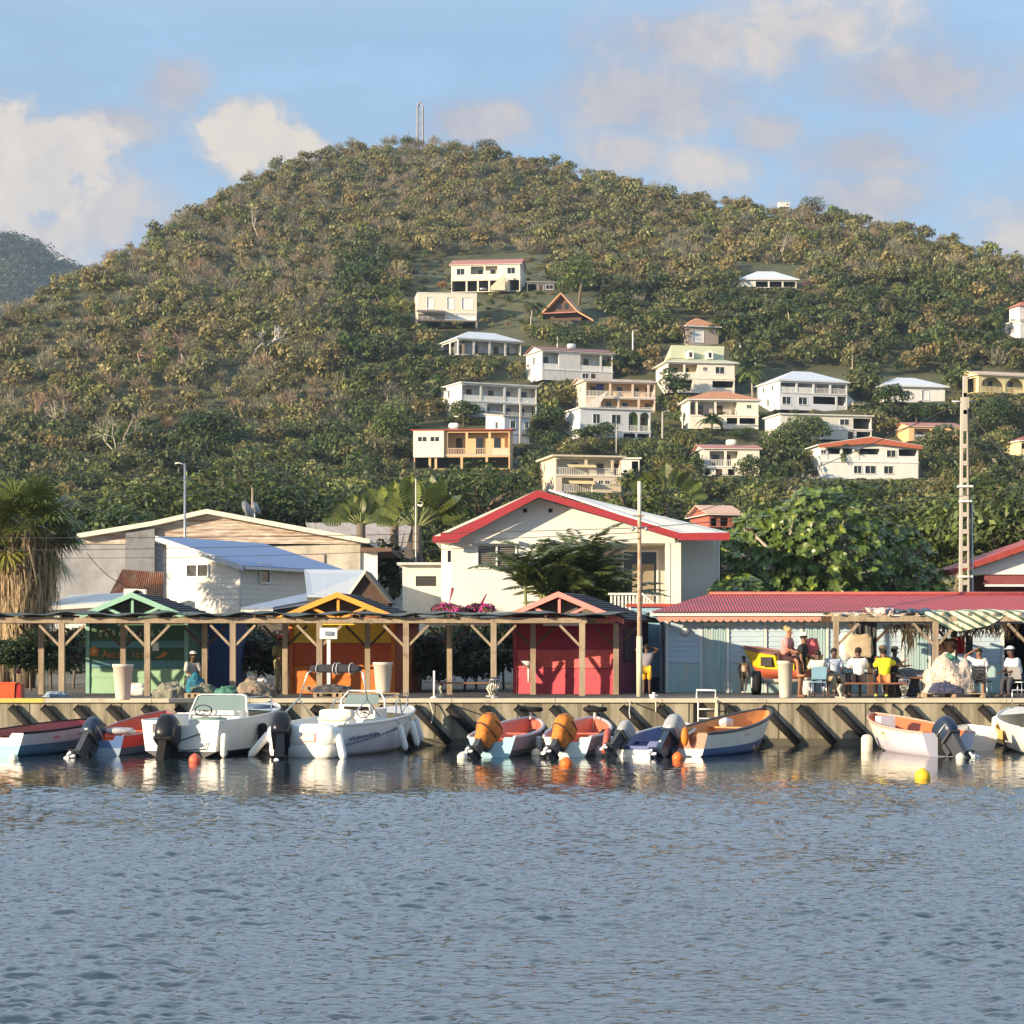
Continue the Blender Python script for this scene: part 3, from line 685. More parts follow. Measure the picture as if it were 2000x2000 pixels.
# chalet with steep roof
Yv = float(Yhill(630)); s = F/Yv; p = W(1098, 630, Yv); HOUSE_BOX.append((1048, 1155, 580, 632))
t = thing('chalet', 'dark brown wooden chalet with a steep salmon roof, sweeping low on its right side', 'house', p, -.28)
m = MB(); m.box((-3.4,.3,0),(3.6,6,2.0), brown); m.poly([(-2.9,.1,2.0),(2.9,.1,2.0),(0,.1,4.9)], (0,6,0), brown); m.build('wall', t)
m = MB(); salmon = mat('salmon_roof', (.62,.34,.18), .7, .15, 2)
m.poly([(-4.2,-1.2,1.2),(-3.4,-1.2,2.1),(0,-1.2,5.4),(0,-1.2,5.15),(-3.3,-1.2,1.85),(-4.2,-1.2,.95)], (0,8,0), salmon)
m.poly([(6.2,-1.2,.1),(3.2,-1.2,1.9),(0,-1.2,5.4),(0,-1.2,5.15),(3.1,-1.2,1.65),(6.2,-1.2,-.15)], (0,8,0), salmon); m.build('roof', t)
m = MB(); m.poly([(-3.2,-1.7,1.5),(3.0,-1.7,1.5),(2.6,.1,1.95),(-2.8,.1,1.95)], (0,0,.12), pinkroof); m.build('awning', t)
for x in (-.5, .8): m = MB(); m.box((x-.35,.02,2.5),(x+.35,.09,3.5), glass); m.build('window', t)
m = MB(); m.box((-3.5,-1.6,-1.6),(5.4,-1.3,.0), darkwall); m.box((-3.5,-1.29,-.15),(5.4,.3,-.02), brown); m.build('deck', t)

t, w, H, hz_, s = hill_house('stone_hut', 'small dark grey flat hut right of the topmost cream house', 1027, 1083, [571, 552], .05, ['void:8 door:6 win:8'], mat('dark_render', (.16,.16,.17), .9, .2), 'flat', grey_c, 0, 5, .2)
t, w, H, hz_, s = hill_house('hillside_house', 'white house with dull red roof and arched gallery, below the chalet', 1028, 1198, [745, 724, 688], .38,
    ['w:44 win:10 door:8 w:18', 'open:18 w:17 w:3 open:22 open:12'], dwhite, 'gable', mat('dull_red_roof', (.26,.12,.11), .7, .15, 2), 1.15, 7, .4, side=[(.5,1)], slabm=white)
roof_tank(t, 0, 2.6, H+.9)
t, w, H, hz_, s = hill_house('hillside_house', 'large white flat roofed house with two tiers of galleries, above the orange house', 862, 1049, [816, 786, 752], .42,
    ['win:24 openb:18 openb:16 openb:16', 'open:18 open:22 open:14 open:16'], dwhite, 'flat', dwhite, 0, 8, .25, slabm=white, side=[(.35,1),(.7,0)], innerm=dwhite)
t, w, H, hz_, s = hill_house('annexe', 'pale lean-to annexe on a grey concrete base below the large white galleried house', 948, 1034, [868, 847, 815], .5, ['w:30', 'w:6 win:8 w:9 win:6'], mat('blue_white', (.60,.62,.66), .7, .1), 'shed', mat('beige_sheet', (.48,.42,.34), .7, .15), .9, 6, .3, cat='annexe', side=[(.6,1)])
def sat(label, px, py, Yv, r=.55):
    p = W(px, py, Yv); t = thing('satellite_dish', label, 'satellite dish', p)
    m = MB(); M = Matrix.Rotation(R(-22), 4, 'Z') @ Matrix.Rotation(R(62), 4, 'Y')
    m.lathe([(0.01,0),(r*.5,.05*r),(r*.8,.18*r),(r,.32*r)], mat('dish_grey', (.20,.21,.23), .5, .08), (0,0,0), 18, True, M); m.build('dish', t)
    m = MB(); m.tube([(0,.05,-.02), (0,.25,-.9)], .03, metalgrey); m.tube([(0,0,-.2),(0,-r*.9,r*.4)], .015, metalgrey); m.build('mount', t); return t
t, w, H, hz_, s = hill_house('hillside_house', 'long orange house with red roof, white left block and tall pillars beneath', 808, 1002, [917, 889, 841], -.06,
    ['void:16 void:6 void:26 void:25 void:23', 'win2:18 w:1 win2:14 w:3 openb:22 openb:25 open:22'], apric, 'shed', redroof, .7, 7.5, .45, slabm=peach, innerm=apric)
# white rendered left block stands proud
attach(t, 'white_block', lambda m: (m.box((-w/2-.05, -.35, hz_[1]-.3), (-w/2+w*.315, -.003, hz_[2]+.05), mat('ivory', (.78,.73,.62), .7, .08))))
for x in (.09, .22):
    for d in (-.32, .32):
        xx = -w/2+w*x+d; m = MB(); m.box((xx-.25,-.38,hz_[1]+1.9),(xx+.25,-.351,hz_[1]+2.5), glass); m.build('window', t)
roof_tank(t, -1.2, 1.5, H+.35)
t, w, H, hz_, s = hill_house('hillside_house', 'peach two storey gallery house with blue door, terrace of houses centre of the slope', 1121, 1281, [806, 776, 746], .24,
    ['w:14 openb:18 openb:20 openb:16', 'openb:22 openb:20 openb:14 openb:6'], mat('pinkish_render', (.72,.58,.46), .7, .08), 'gable', mat('mottled_roof', (.50,.36,.30), .8, .35, 1.2, dirt=(.7,.68,.6), damt=.4), .9, 7.5, .45, slabm=white, innerm=apric, side=[(.3,1),(.6,1)], railm=cream)
attach(t, 'blue_door', lambda m: m.box((-w*.30, 1.58, hz_[1]+.12), (-w*.20, 1.64, hz_[1]+2.2), mat('ultramarine_paint', (.07,.08,.30), .5)))
attach(t, 'outside_stairs', lambda m: m.poly([(-w/2-.1,-.9,.0),(-w/2+w*.12,-.9,.0),(-w/2+w*.30,-.9,hz_[1]+.9),(-w/2-.1,-.9,hz_[1]-1.2)], (0,.12,0), cream))
t, w, H, hz_, s = hill_house('hillside_house', 'long white house with one green arch and one white arch under the peach gallery house', 1106, 1272, [856, 842, 800], .30,
    ['w:60 void:20 void:20', 'w:14 win:12 w:10 win:16 w:6 arch:14 arch:14'], mat('cool_white', (.66,.68,.70), .7, .08), 'flat', dwhite, 0, 7, .3, slabm=white, innerm=mat('leaf_green_paint', (.30,.42,.08), .7))
attach(t, 'lower_wall', lambda m: m.box((w*.02, -1.5, -3.2), (w*.36, -.2, -.6), white))
t, w, H, hz_, s = hill_house('tower_house', 'small mauve-beige tower house with a pointed red hip roof and white shutter', 1322, 1404, [676, 639], .30, ['w:4 big:14 w:8 w:6'], mat('mauve_beige', (.40,.33,.28), .8, .15), 'pyr', oraroof, 2.1, 6, .5, side=[(.5,0)])
t, w, H, hz_, s = hill_house('hillside_house', 'cream house with a pale green roof and two rounded white dormers', 1287, 1436, [768, 739, 709], .16,
    ['w:8 open:12 w:14 low:18', 'open:17 open:14 w:4 tiny:6 w:5 win:14 w:8'], cream, 'hip', greenroof, 1.6, 8.5, .55, slabm=cream, innerm=yellow_r)
m = MB(); k = H+1.0
m.poly([(-w*.42, 2.0, k), (-w*.36, 4.0, k+2.4), (-w*.36, 4.2, k+2.4), (-w*.42, 6.6, k)], (w*.80, 0, 0), greenroof); m.build('mansard', t)
for x in (-.13, .16):
    m = MB(); M = Matrix.Translation((w*x, 1.3, k-.15)); pts = [(-.55,0,0),(-.55,0,.9)]+[(-.55*math.cos(PI*q/8),0,.9+.55*math.sin(PI*q/8)) for q in range(1, 8)]+[(.55,0,.9),(.55,0,0)]
    m.poly(pts, (0,1.7,0), white, M); m.box((-.22,-.03,.25),(.22,-.003,1.05), glass, M); m.build('dormer', t)
t, w, H, hz_, s = hill_house('hillside_house', 'cream two storey house with a wide orange hip roof, gallery and dark railing', 1335, 1482, [838, 812, 782], .10,
    ['w:8 w:12 w:20 low:14 low:20 w:2', 'openb:8 openb:20 openb:24 w:8 tiny:8 w:6'], cream, 'hip', oraroof, 1.9, 8.5, .55, slabm=cream, innerm=cream, railm=brown, sided=[(.55,.95,1)])
stilts(t, (-w*.2, w*.1, w*.3, w*.46), (.2, 4), -1.6, grey_c)
t, w, H, hz_, s = hill_house('hillside_house', 'low cream house with a faded pink roof, below the orange hip roofed house', 1363, 1484, [930, 912, 877], .10,
    ['void:10 door:20 void:12 w:30', 'w:6 openb:20 openb:16 w:6 tiny:12 w:6'], cream, 'gable', pinkroof, .9, 7, .35, slabm=white, innerm=cream)
roof_tank(t, w*.05, 2, H+.6)
t, w, H, hz_, s = hill_house('hillside_house', 'lone white house with a bright white hip roof, high among trees', 1444, 1556, [562, 547], .04, ['w:22 void:22 void:22 void:22'], dwhite, 'hip', whiteroof, 2.4, 8, .5)
t, w, H, hz_, s = hill_house('hillside_house', 'big white villa with white hip roof, brown-posted upper gallery and windows beneath', 1488, 1658, [802, 769, 746], .30,
    ['win:10 win:14 low:18 open:8', 'open:14 open:14 openb:14 openb:14'], mat('villa_white', (.70,.71,.73), .7, .07), 'hip', whiteroof, 2.2, 9, .4, side=[(.3,1),(.7,1),(.5,0)], slabm=dwhite)
attach(t, 'side_stairs', lambda m: (m.poly([(w/2+.02,1,-.2),(w/2+3.2,1,-.2),(w/2+3.2,1,.9),(w/2+.02,1,3.2)], (0,.2,0), dwhite), m.box((w/2+.9,-.6,.0),(w/2+4.6,.9,1.5), mat('sand_block', (.48,.43,.34), .8))))
t, w, H, hz_, s = hill_house('annexe', 'long white lower house with flat roofs and dark open porch, under the big white villa', 1502, 1706, [858, 838, 812], .22,
    ['w:60 w:20 door:12 void:20', 'w:4 tiny:8 w:14 open:12 w:14 win:14 void:18'], mat('ivory2', (.72,.68,.60), .7, .08), 'flat', dwhite, 0, 7, .3, slabm=white)
t, w, H, hz_, s = hill_house('hillside_house', 'white bungalow with a broad white hip roof, right of the big villa', 1706, 1848, [786, 756], .18, ['open:12 w:4 tiny:8 w:6 big:8 w:12'], white, 'hip', whiteroof, 2.0, 8, .6, side=[(.5,0)])
stilts(t, (-w*.3, 0, w*.3, w*.46), (.2, 4), -2, dwhite)
t, w, H, hz_, s = hill_house('hillside_house', 'yellow house with arched gallery on tall concrete stilts at the right edge', 1876, 2045, [768, 735], .32, ['arch:24 arch:18 arch:18'], yellow_r, 'gable', mat('pale_pink_roof', (.66,.48,.34), .7, .1), 1.2, 8, .45, slabm=yellow_r, sided=[(.1,.45,0),(.55,.9,0)])
stilts(t, (-w*.48, -w*.16, w*.16, w*.47), (.2, 4), -5, mat('yellow_grey', (.46,.42,.33), .8)); attach(t, 'lower_terrace', lambda m: m.box((-w*.3,.1,-3.1),(w*.5,3,-2.85), grey_c))
t, w, H, hz_, s = hill_house('tower_house', 'white house with a raised red roofed lantern at the right edge high up', 1966, 2060, [662, 628], .32, ['w:2 win:10 win:10 w:10'], white, 'hip', mat('brick_red_roof', (.48,.17,.10), .7, .15), 1.0, 7, .3, side=[(.5,0)])
attach(t, 'lantern_room', lambda m: m.box((-2.2, 2.2, H+.4), (2.2, 5.6, H+3.0), white))
attach(t, 'lantern_roof', lambda m: m.add([(-2.7,1.7,H+3.01),(2.7,1.7,H+3.01),(2.7,6.1,H+3.01),(-2.7,6.1,H+3.01),(-.8,3.9,H+4.1),(.8,3.9,H+4.1)], [(0,1,5,4),(1,2,5),(2,3,4,5),(3,0,4),(3,2,1,0)], mat('brick_red_roof', (.48,.17,.10))))
t, w, H, hz_, s = hill_house('hillside_house', 'small orange house with a long pinkish roof, left of the tall concrete pole', 1762, 1876, [862, 834], .14, ['w:4 openb:16 openb:14 tiny:12'], apric, 'gable', pinkroof, 1.0, 6.5, .3, slabm=white, innerm=peach)
t, w, H, hz_, s = hill_house('hillside_house', 'white two storey gabled house with an orange-red band under its roof', 1582, 1796, [936, 902, 872], .14,
    ['w:14 w:16 win:10 win:14 w:4 win:12 w:22', 'tiny:6 open:14 open:12 w:4 open:22 w:4 win:12 low:20'], white, 'gfront', mat('white_sheet_roof', (.66,.66,.64), .6, .08), 1.3, 9, .5, slabm=white, innerm=peach)
attach(t, 'fascia_band', lambda m: (m.poly([(-w/2-.4,-.62,H+.12),(0,-.62,H+1.2),(0,-.62,H+.35),(-w/2-.4,-.62,H-.32)], (0,.10,0), mat('rust_orange', (.50,.14,.07), .7)), m.poly([(w/2+.4,-.62,H+.12),(.004,-.62,H+1.2),(.004,-.62,H+.35),(w/2+.4,-.62,H-.32)], (0,.10,0), mat('rust_orange', (.50,.14,.07)))))
t, w, H, hz_, s = hill_house('hillside_house', 'little yellow house with columns cut by the right edge of the photo', 1976, 2050, [890, 862], .2, ['open:10 open:10 w:6'], yellow_r, 'hip', redroof, 1.1, 6, .4)
t, w, H, hz_, s = hill_house('hillside_house', 'beige two storey house with a thick flat roof and white balcony railings', 1057, 1214, [962, 929, 893], .22,
    ['w:4 openb:26 win2:14 w:6', 'openb:28 openb:24 openb:8'], mat('beige_render', (.70,.58,.44), .7, .1), 'flat', mat('beige_slab', (.66,.56,.42), .7, .1), 0, 8, .5, slabm=cream, innerm=cream, railm=white, side=[(.3,1),(.75,0)])
attach(t, 'sun_blind', lambda m: (m.poly([(-w*.32,-.9,hz_[1]+.95),(w*.10,-.9,hz_[1]+.95),(w*.10,-.05,hz_[1]+1.3),(-w*.32,-.05,hz_[1]+1.3)], (0,0,.05), yellow_r), m.poly([(-w*.30,-.9,hz_[1]-1.1),(w*.08,-.9,hz_[1]-1.1),(w*.08,-.05,hz_[1]-.7),(-w*.30,-.05,hz_[1]-.7)], (0,0,.05), yellow_r)))
t, w, H, hz_, s = hill_house('annexe', 'low grey-white shed behind the beige two storey house', 1210, 1256, [924, 897], -.1, ['w:10 void:8'], dwhite, 'flat', dwhite, 0, 5, .3, cat='shed')
t, w, H, hz_, s = hill_house('cottage', 'small cottage with a pink roof peeping over the gable of the big white house', 1357, 1442, [1030, 1006], .22, ['void:12 void:14 w:10'], mat('red_brown_render', (.36,.12,.09), .8), 'gable', mat('pink_sheet', (.66,.42,.30), .7, .1), 1.1, 6, .4, Y=200, slabm=white)
t, w, H, hz_, s = hill_house('hut', 'tiny white hut on the right shoulder of the ridge', 1526, 1543, [404, 396], .1, ['w:5 tiny:4'], white, 'flat', dwhite, 0, 2.5, .1, cat='hut')
# retaining walls
for i, (a, b_, y0, y1, lab) in enumerate([(1240, 1420, 880, 868, 'long pale retaining wall left of the low cream house'), (1075, 1130, 776, 758, 'white stair railing and low wall left of the peach gallery house')]):
    Yv = float(Yhill(y0)); p = W(a, y0, Yv); q = W(b_, y0-(4 if i == 0 else 0), Yv+2); m = MB(); hh = (y0-y1)*Yv/F
    m.poly([(0,0,-.5),(q.x-p.x,q.y-p.y,q.z-p.z-.5),(q.x-p.x,q.y-p.y,q.z-p.z+hh*.6),(0,0,hh*.35)], (0,.3,0), grey_c if i else mat('pale_wall', (.42,.38,.31), .85)); o = m.build('retaining_wall'); o.location = p; tagd(o, lab, 'wall')
# lamp posts and poles on the slope
def pole(label, px, pyt, pyb, Yv=None, r=.11, arm=0, m_=None, cat='utility pole', name='utility_pole', armz=.05):
    Yv = Yv or float(Yhill(pyb)); p = W(px, pyb, Yv); h = (pyb-pyt)*Yv/F; t = thing(name, label, cat, p)
    m = MB(); m.tube([(0,0,-1),(0,0,h*.5),(0,0,h)], [r*1.25, r, r*.75], m_ or polec, 8); m.build('shaft', t)
    if arm:
        m = MB(); m.tube([(0,0,h-.15),(arm*.6,-.1,h+.12),(arm,-.15,h+.10)], .04, metalgrey, 6); m.build('arm', t)
        m = MB(); m.ell((arm*1.25,-.15,h+.08), (abs(arm)*.35,.13,.07), white, 10, 6); m.build('lamp_head', t)
    return t
pole('pale street lamp standing before the large white galleried house', 1016, 786, 876, arm=.9, name='street_lamp', cat='street lamp', r=.16)
pole('street lamp on a grey pole between the peach gallery house and orange hip roof', 1294, 804, 884, arm=.7, name='street_lamp', cat='street lamp', r=.15)
pole('thin white pole rising from trees right of the chalet', 1236, 646, 708, arm=.5, name='street_lamp', cat='street lamp', r=.13, m_=white)
pole('slim pale pole in front of the long white arched house', 1204, 828, 886, r=.10)
pole('leaning brown pole beside the big white villa roof', 1665, 694, 745, r=.13, m_=timber)
pole('thin pole left of the wide orange hip roof', 1333, 790, 850, r=.09, m_=white)
pole('short pole above the white and orange banded gable house', 1587, 852, 880, r=.08)
pole('left of two short white posts high on the right slope', 1755, 526, 548, r=.2, m_=white, cat='post', name='post')
pole('right of two short white posts high on the right slope', 1794, 532, 548, r=.2, m_=white, cat='post', name='post')
for i, px in enumerate((1446, 1476)): pole(['left','right'][i]+' white pillar of the open shed beside the pale green roof', px, 674, 704, r=.2, m_=dwhite, cat='pillar', name='pillar')
pole('short pole above the dull red roof below the chalet', 1089, 654, 684, r=.12, m_=dwhite)
# lattice mast on the summit
p = W(821, 283, 596); h = (283-198)*596/F; t = thing('lattice_mast', 'tall thin steel lattice mast on the summit of the hill', 'mast', p); m = MB(); q = .75
mm = mat('mast_steel', (.36,.33,.31), .6)
zs = np.linspace(-2, h*.87, 10)
for sx_ in (-q, q):
    for sy_ in (-q, q): m.tube([(sx_,sy_,-2),(sx_,sy_,h*.86),(0,0,h)], .2, mm, 4, False)
for i in range(len(zs)-1):
    for a, b_ in (((-q,-q),(q,-q)),((-q,q),(q,q)),((-q,-q),(-q,q)),((q,-q),(q,q))):
        m.bar((a[0],a[1],zs[i]), (b_[0],b_[1],zs[i+1] if i % 2 else zs[i]), .13, .13, mm); m.bar((a[0],a[1],zs[i+1] if i % 2 == 0 else zs[i]), (b_[0],b_[1],zs[i] if i % 2 == 0 else zs[i+1]), .07, .07, mm)
m.build('lattice', t)

# single trees one can tell apart on the hill
G1 = (.04,.065,.016); G2 = (.085,.115,.025); G3 = (.06,.08,.022); OL = (.10,.095,.035)
HT = [
 ('dark round tree on the summit just left of the mast', 802, 292, 3.2, 4.2, G3, 260, .32), ('flat topped dark tree on the ridge right of the mast', 948, 300, 4.4, 3.6, G1, 380, .34),
 ('thin grey-leaved tree on the ridge between mast and flat topped tree', 885, 298, 3.6, 3.6, OL, 150, .28),
 ('small round dark tree on the ridge, left of the tiny white hut', 1418, 402, 1.8, 2.4, G1, 200, .26), ('dense dark bush on the ridge right of the tiny white hut', 1648, 428, 2.0, 2.4, G1, 200, .26),
 ('large open crowned tree on the right shoulder of the ridge', 1588, 424, 4.2, 5.8, G3, 330, .30),
 ('tall bright green tree cluster right of the topmost cream house', 1130, 600, 5.0, 12.0, G2, 1100, .40), ('orange flowering bush left of the topmost cream house', 866, 568, 1.4, 2.1, (.34,.17,.06), 240, .22),
 ('dark hedge-like tree below the chalet', 1102, 686, 5.6, 4.0, G1, 800, .34), ('dark tree hiding the left corner of the pale green roofed house', 1318, 785, 3.3, 6.2, G1, 700, .36),
 ('round green tree before the long white arched house, left one', 1145, 866, 2.3, 3.2, G3, 420, .30), ('round green tree before the long white arched house, right one', 1180, 868, 2.8, 3.6, G1, 480, .30),
 ('dark round tree in front of the white bungalow', 1742, 812, 3.6, 5.4, G1, 700, .38), ('mango tree in front of the long white lower house', 1572, 870, 4.6, 4.6, G2, 900, .34),
 ('broad dark mango tree left of the gabled house with orange band', 1536, 925, 4.8, 7.5, G3, 1300, .36), ('dark rounded tree right of the gabled house with orange band', 1850, 915, 4.8, 6.4, G3, 1100, .36),
 ('round tree before the low cream house with faded pink roof', 1462, 945, 2.8, 4.0, G3, 500, .32), ('leafy tree under the large white galleried house at its left', 905, 830, 3.6, 4.0, G3, 650, .34),
 ('dark green tree at the right of the pale lean-to annexe', 1075, 850, 3.4, 5.0, G1, 650, .34), ('bright lit tree left of the orange house', 775, 880, 4.6, 7.4, G2, 1100, .36),
 ('dark tree right of the yellow stilt house pole', 1960, 850, 5.0, 6.0, G1, 1000, .38), ('dark bush between the white bungalow and the small orange house', 1790, 830, 3.6, 3.4, G1, 560, .34),
 ('pink flowering shrub beside the lone high white house', 1578, 563, 1.3, 1.5, (.16,.05,.07), 180, .2),
 ('deep green tree on the left foot of the hill above the palm', 250, 900, 6.0, 5.5, G2, 900, .40), ('tall dark tree above the warehouse roof on the left slope', 420, 905, 6.2, 8.0, G1, 1500, .42),
 ('bare-topped tree left of the flat cream box house', 745, 600, 3.4, 5.0, G2, 600, .34)]
for i, (lab, px, py, w, h, c, n, sz) in enumerate(HT):
    p = hillpt(px, py); tree(lab, p, w, h, np.array(c)*1.25, int(n*1.9), sz*.68, 100+i, 'shrub' if 'bush' in lab or 'shrub' in lab or 'hedge' in lab else 'tree', name='shrub' if ('bush' in lab or 'shrub' in lab) else 'leafy_tree', nb=12, low=.12, trunk_r=.025*h+.05)
HP = [('pale yellowish palm above the stone hut', 1068, 556, 3.4, 2.9, (.24,.20,.05)), ('coconut palm below the roofs between stone hut and chalet', 1036, 650, 5.0, 3.0, G3), ('coconut palm left of the tower house', 1292, 668, 4.6, 3.2, G2),
      ('coconut palm right of the pointed red roof, nearer one', 1397, 672, 3.0, 3.0, G2), ('coconut palm on the dark slope right of the open shed', 1543, 652, 4.6, 3.4, G2), ('palm standing alone on the right slope below the white posts', 1636, 576, 4.6, 3.0, OL),
      ('palm beside the left corner of the big white villa', 1470, 780, 4.6, 3.0, G2), ('palm above the pillars of the open shed', 1450, 665, 3.4, 3.0, G3), ('small palm at the left end of the large white galleried house', 866, 800, 3.4, 2.4, G1),
      ('palm in front of the gabled house with orange band', 1640, 935, 4.0, 2.6, G3), ('palm against the dark wood above the white bungalow', 1746, 640, 4.6, 2.8, OL), ('dark feathery conifer-like palm before the wide orange hip roofed house', 1388, 846, 2.2, 2.8, G1)]
for i, (lab, px, py, h, L_, c) in enumerate(HP): palm(lab, hillpt(px, py), h, L_*1.1, np.array(c)*1.5, 40+i, 17, leaflets=11, width=.85, tr=.13, size=1.5)
for i, (lab, px, py, h, m_) in enumerate([('white forked dead tree on the open left slope', 528, 706, 7.0, white), ('pinkish bare tree, left of a pair on the left slope', 276, 726, 8.0, mat('pink_bark', (.36,.22,.16))), ('pinkish bare tree, right of a pair on the left slope', 360, 722, 8.0, mat('pink_bark', (.36,.22,.16))),
      ('pale bare branches above the warehouse at the foot of the hill', 222, 925, 9.0, palebark), ('bare pale tree low on the left slope above the lamp', 126, 868, 8.0, palebark), ('twiggy bare tree high on the left slope', 505, 470, 8.0, palebark), ('bare crowned tree on the right slope below the ridge', 1530, 516, 7.0, palebark), ('thin bare tree near the middle of the upper slope', 845, 350, 7.5, palebark), ('bare brown tree by the far left edge of the slope', 60, 850, 7.5, mat('pink_bark', (.36,.22,.16)))]):
    bare_tree(lab, hillpt(px, py), h, 60+i, m_)
# ================================================================ TOWN BUILDINGS BEHIND THE QUAY
def uv(px, py, Y): return W(px, py, Y)
def L(o, p): return Vector(p)-Vector(o.location)
def facade(mb, pts, Y, m, th=.25):           # flat wall polygon from photo outline at depth Y
    mb.poly([W(a, b, Y) for a, b in pts], (0, th, 0), m)
def clap(mb, x0, x1, z0, z1, y, m, p=.16, M=None):
    z = z0
    while z < z1-.01:
        zt = min(z+p, z1); mb.add([(x0,y-.022,z),(x1,y-.022,z),(x1,y-.003,zt),(x0,y-.003,zt),(x0,y,z),(x1,y,z)], [(0,1,2,3),(0,4,5,1)], m, False, M); z = zt
def win_frame(mb, x0, x1, z0, z1, y, m, e=.05, d=.06, M=None):
    mb.box((x0-e,y-d,z0-e),(x1+e,y-.002,z0), m, M); mb.box((x0-e,y-d,z1),(x1+e,y-.002,z1+e), m, M); mb.box((x0-e,y-d,z0+.001),(x0,y-.002,z1-.001), m, M); mb.box((x1,y-d,z0+.001),(x1+e,y-.002,z1-.001), m, M)
# --- 1 warehouse with a rusty gable
Yw = 98; s = F/Yw; o = W(430, 1205, Yw); o.z = 1.3
T = thing('warehouse', 'old grey concrete warehouse with rust-stained sheet gable and pale roof edge', 'warehouse', o)
wcon = mat('old_grey_wall', (.34,.345,.36), .9, .22, .7, dirt=(.17,.17,.17), damt=.4, dscale=.5)
wbe = mat('stained_beige_wall', (.58,.53,.43), .9, .2, .8, dirt=(.24,.22,.19), damt=.5, dscale=.6)
rust = mat('rusty_sheet', (.74,.70,.61), .85, .2, 2, (1,1,2), dirt=(.30,.115,.05), damt=.55, dscale=2.2, dstr=(.28,1,3.2))
def X(px, Y): return (px-1000)*Y/F
def Z(py, Y): return ZC+(HZ-py)*Y/F
m = MB(); facade(m, [(150,1062),(245,1062),(245,1215),(110,1215),(110,1062)], Yw, wcon); facade(m, [(302,1062),(318,1062),(318,1215),(302,1215)], Yw+.02, wcon)
facade(m, [(245.2,1040),(301.8,1030),(301.8,1215),(245.2,1215)], Yw-.35, mat('dark_grey_wall', (.24,.245,.26), .9, .25, .7, dirt=(.10,.10,.10), damt=.4))
m.build('wall', T, o)
m = MB(); facade(m, [(318.2,1072),(704,1062),(704,1215),(318.2,1215)], Yw, wbe)
m.build('beige_wall', T, o)
m = MB()                                          # the rusty gable cladding: corrugated boards
n = 22; zt0 = Z(1062, Yw)
for i in range(n):
    za = zt0+i*(Z(1000, Yw)-zt0)/n; zb = za+(Z(1000, Yw)-zt0)/n
    def xl(z): return X(160, Yw)+(X(403, Yw)-X(160, Yw))*(z-Z(1052, Yw))/(Z(1000, Yw)-Z(1052, Yw))
    def xr(z): return X(730, Yw)+(X(403, Yw)-X(730, Yw))*(z-Z(1060, Yw))/(Z(1000, Yw)-Z(1060, Yw))
    a, b_ = max(xl(za), X(160, Yw)), min(xr(za), X(720, Yw))
    if b_ > a: m.add([(a,Yw-.09,za),(b_,Yw-.09,za),(b_,Yw-.03,zb),(a,Yw-.03,zb),(a,Yw-.03,za),(b_,Yw-.03,za)], [(0,1,2,3),(0,4,5,1)], rust)
m.build('gable_cladding', T, o)
m = MB(); rw = mat('pale_roof_edge', (.74,.68,.55), .7, .1, 2)
def rake(m, pts, Y, th, dep, mt):
    for (a, b), (c, d) in zip(pts[:-1], pts[1:]):
        m.poly([W(a, b, Y), W(c, d, Y), W(c, d+th, Y), W(a, b+th, Y)], (0, dep, 0), mt)
rake(m, [(150,1042),(296,1018),(403,994),(575,1026),(722,1053)], Yw-.55, 9, 16, rw)
m.build('roof', T, o)
m = MB(); x = X(704, Yw); m.poly([(x,Yw+.01,1.3),(x,Yw+14,1.3),(x,Yw+14,Z(1062,Yw)),(x,Yw+.01,Z(1062,Yw))], (-.2,0,0), white)
m.box((x, Yw-.28, Z(1078,Yw)), (X(765,Yw), Yw+12, Z(1070,Yw)), mat('gutter_brown', (.16,.09,.06), .7)); m.build('side_wall', T, o)
m = MB(); m.box((X(598,Yw),Yw-.07,Z(1106,Yw)),(X(632,Yw),Yw-.004,Z(1084,Yw)), mat('pinkish_shutter', (.60,.45,.36), .7)); win_frame(m, X(598,Yw), X(632,Yw), Z(1106,Yw), Z(1084,Yw), Yw-.01, grey_c); m.build('shutter', T, o)
m = MB(); m.box((X(722,Yw),Yw+.3,Z(1140,Yw)),(X(731,Yw),Yw+1.6,Z(1094,Yw)), glass); m.box((X(705,Yw)+.004,Yw+.1,1.3),(X(737,Yw),Yw+.28,Z(1076,Yw)), white); m.build('side_window', T, o)
# white lean sheet seen behind the palm and behind green kiosk
o2 = W(150, 1230, 80); o2.z = 1.3; T2 = thing('shed', 'low white corrugated lean-to behind the fan palm and the green kiosk', 'shed', o2); m = MB()
m.poly([W(95,1190,80), W(228,1176,80), W(228,1240,80), W(95,1240,80)], (0,.2,0), white); m.build('wall', T2, o2); m = MB(); m.poly([W(92,1184,79.7), W(232,1178,79.7), W(232,1184,79.7), W(92,1192,79.7)], (0,4,.5), dwhite); m.build('roof', T2, o2)
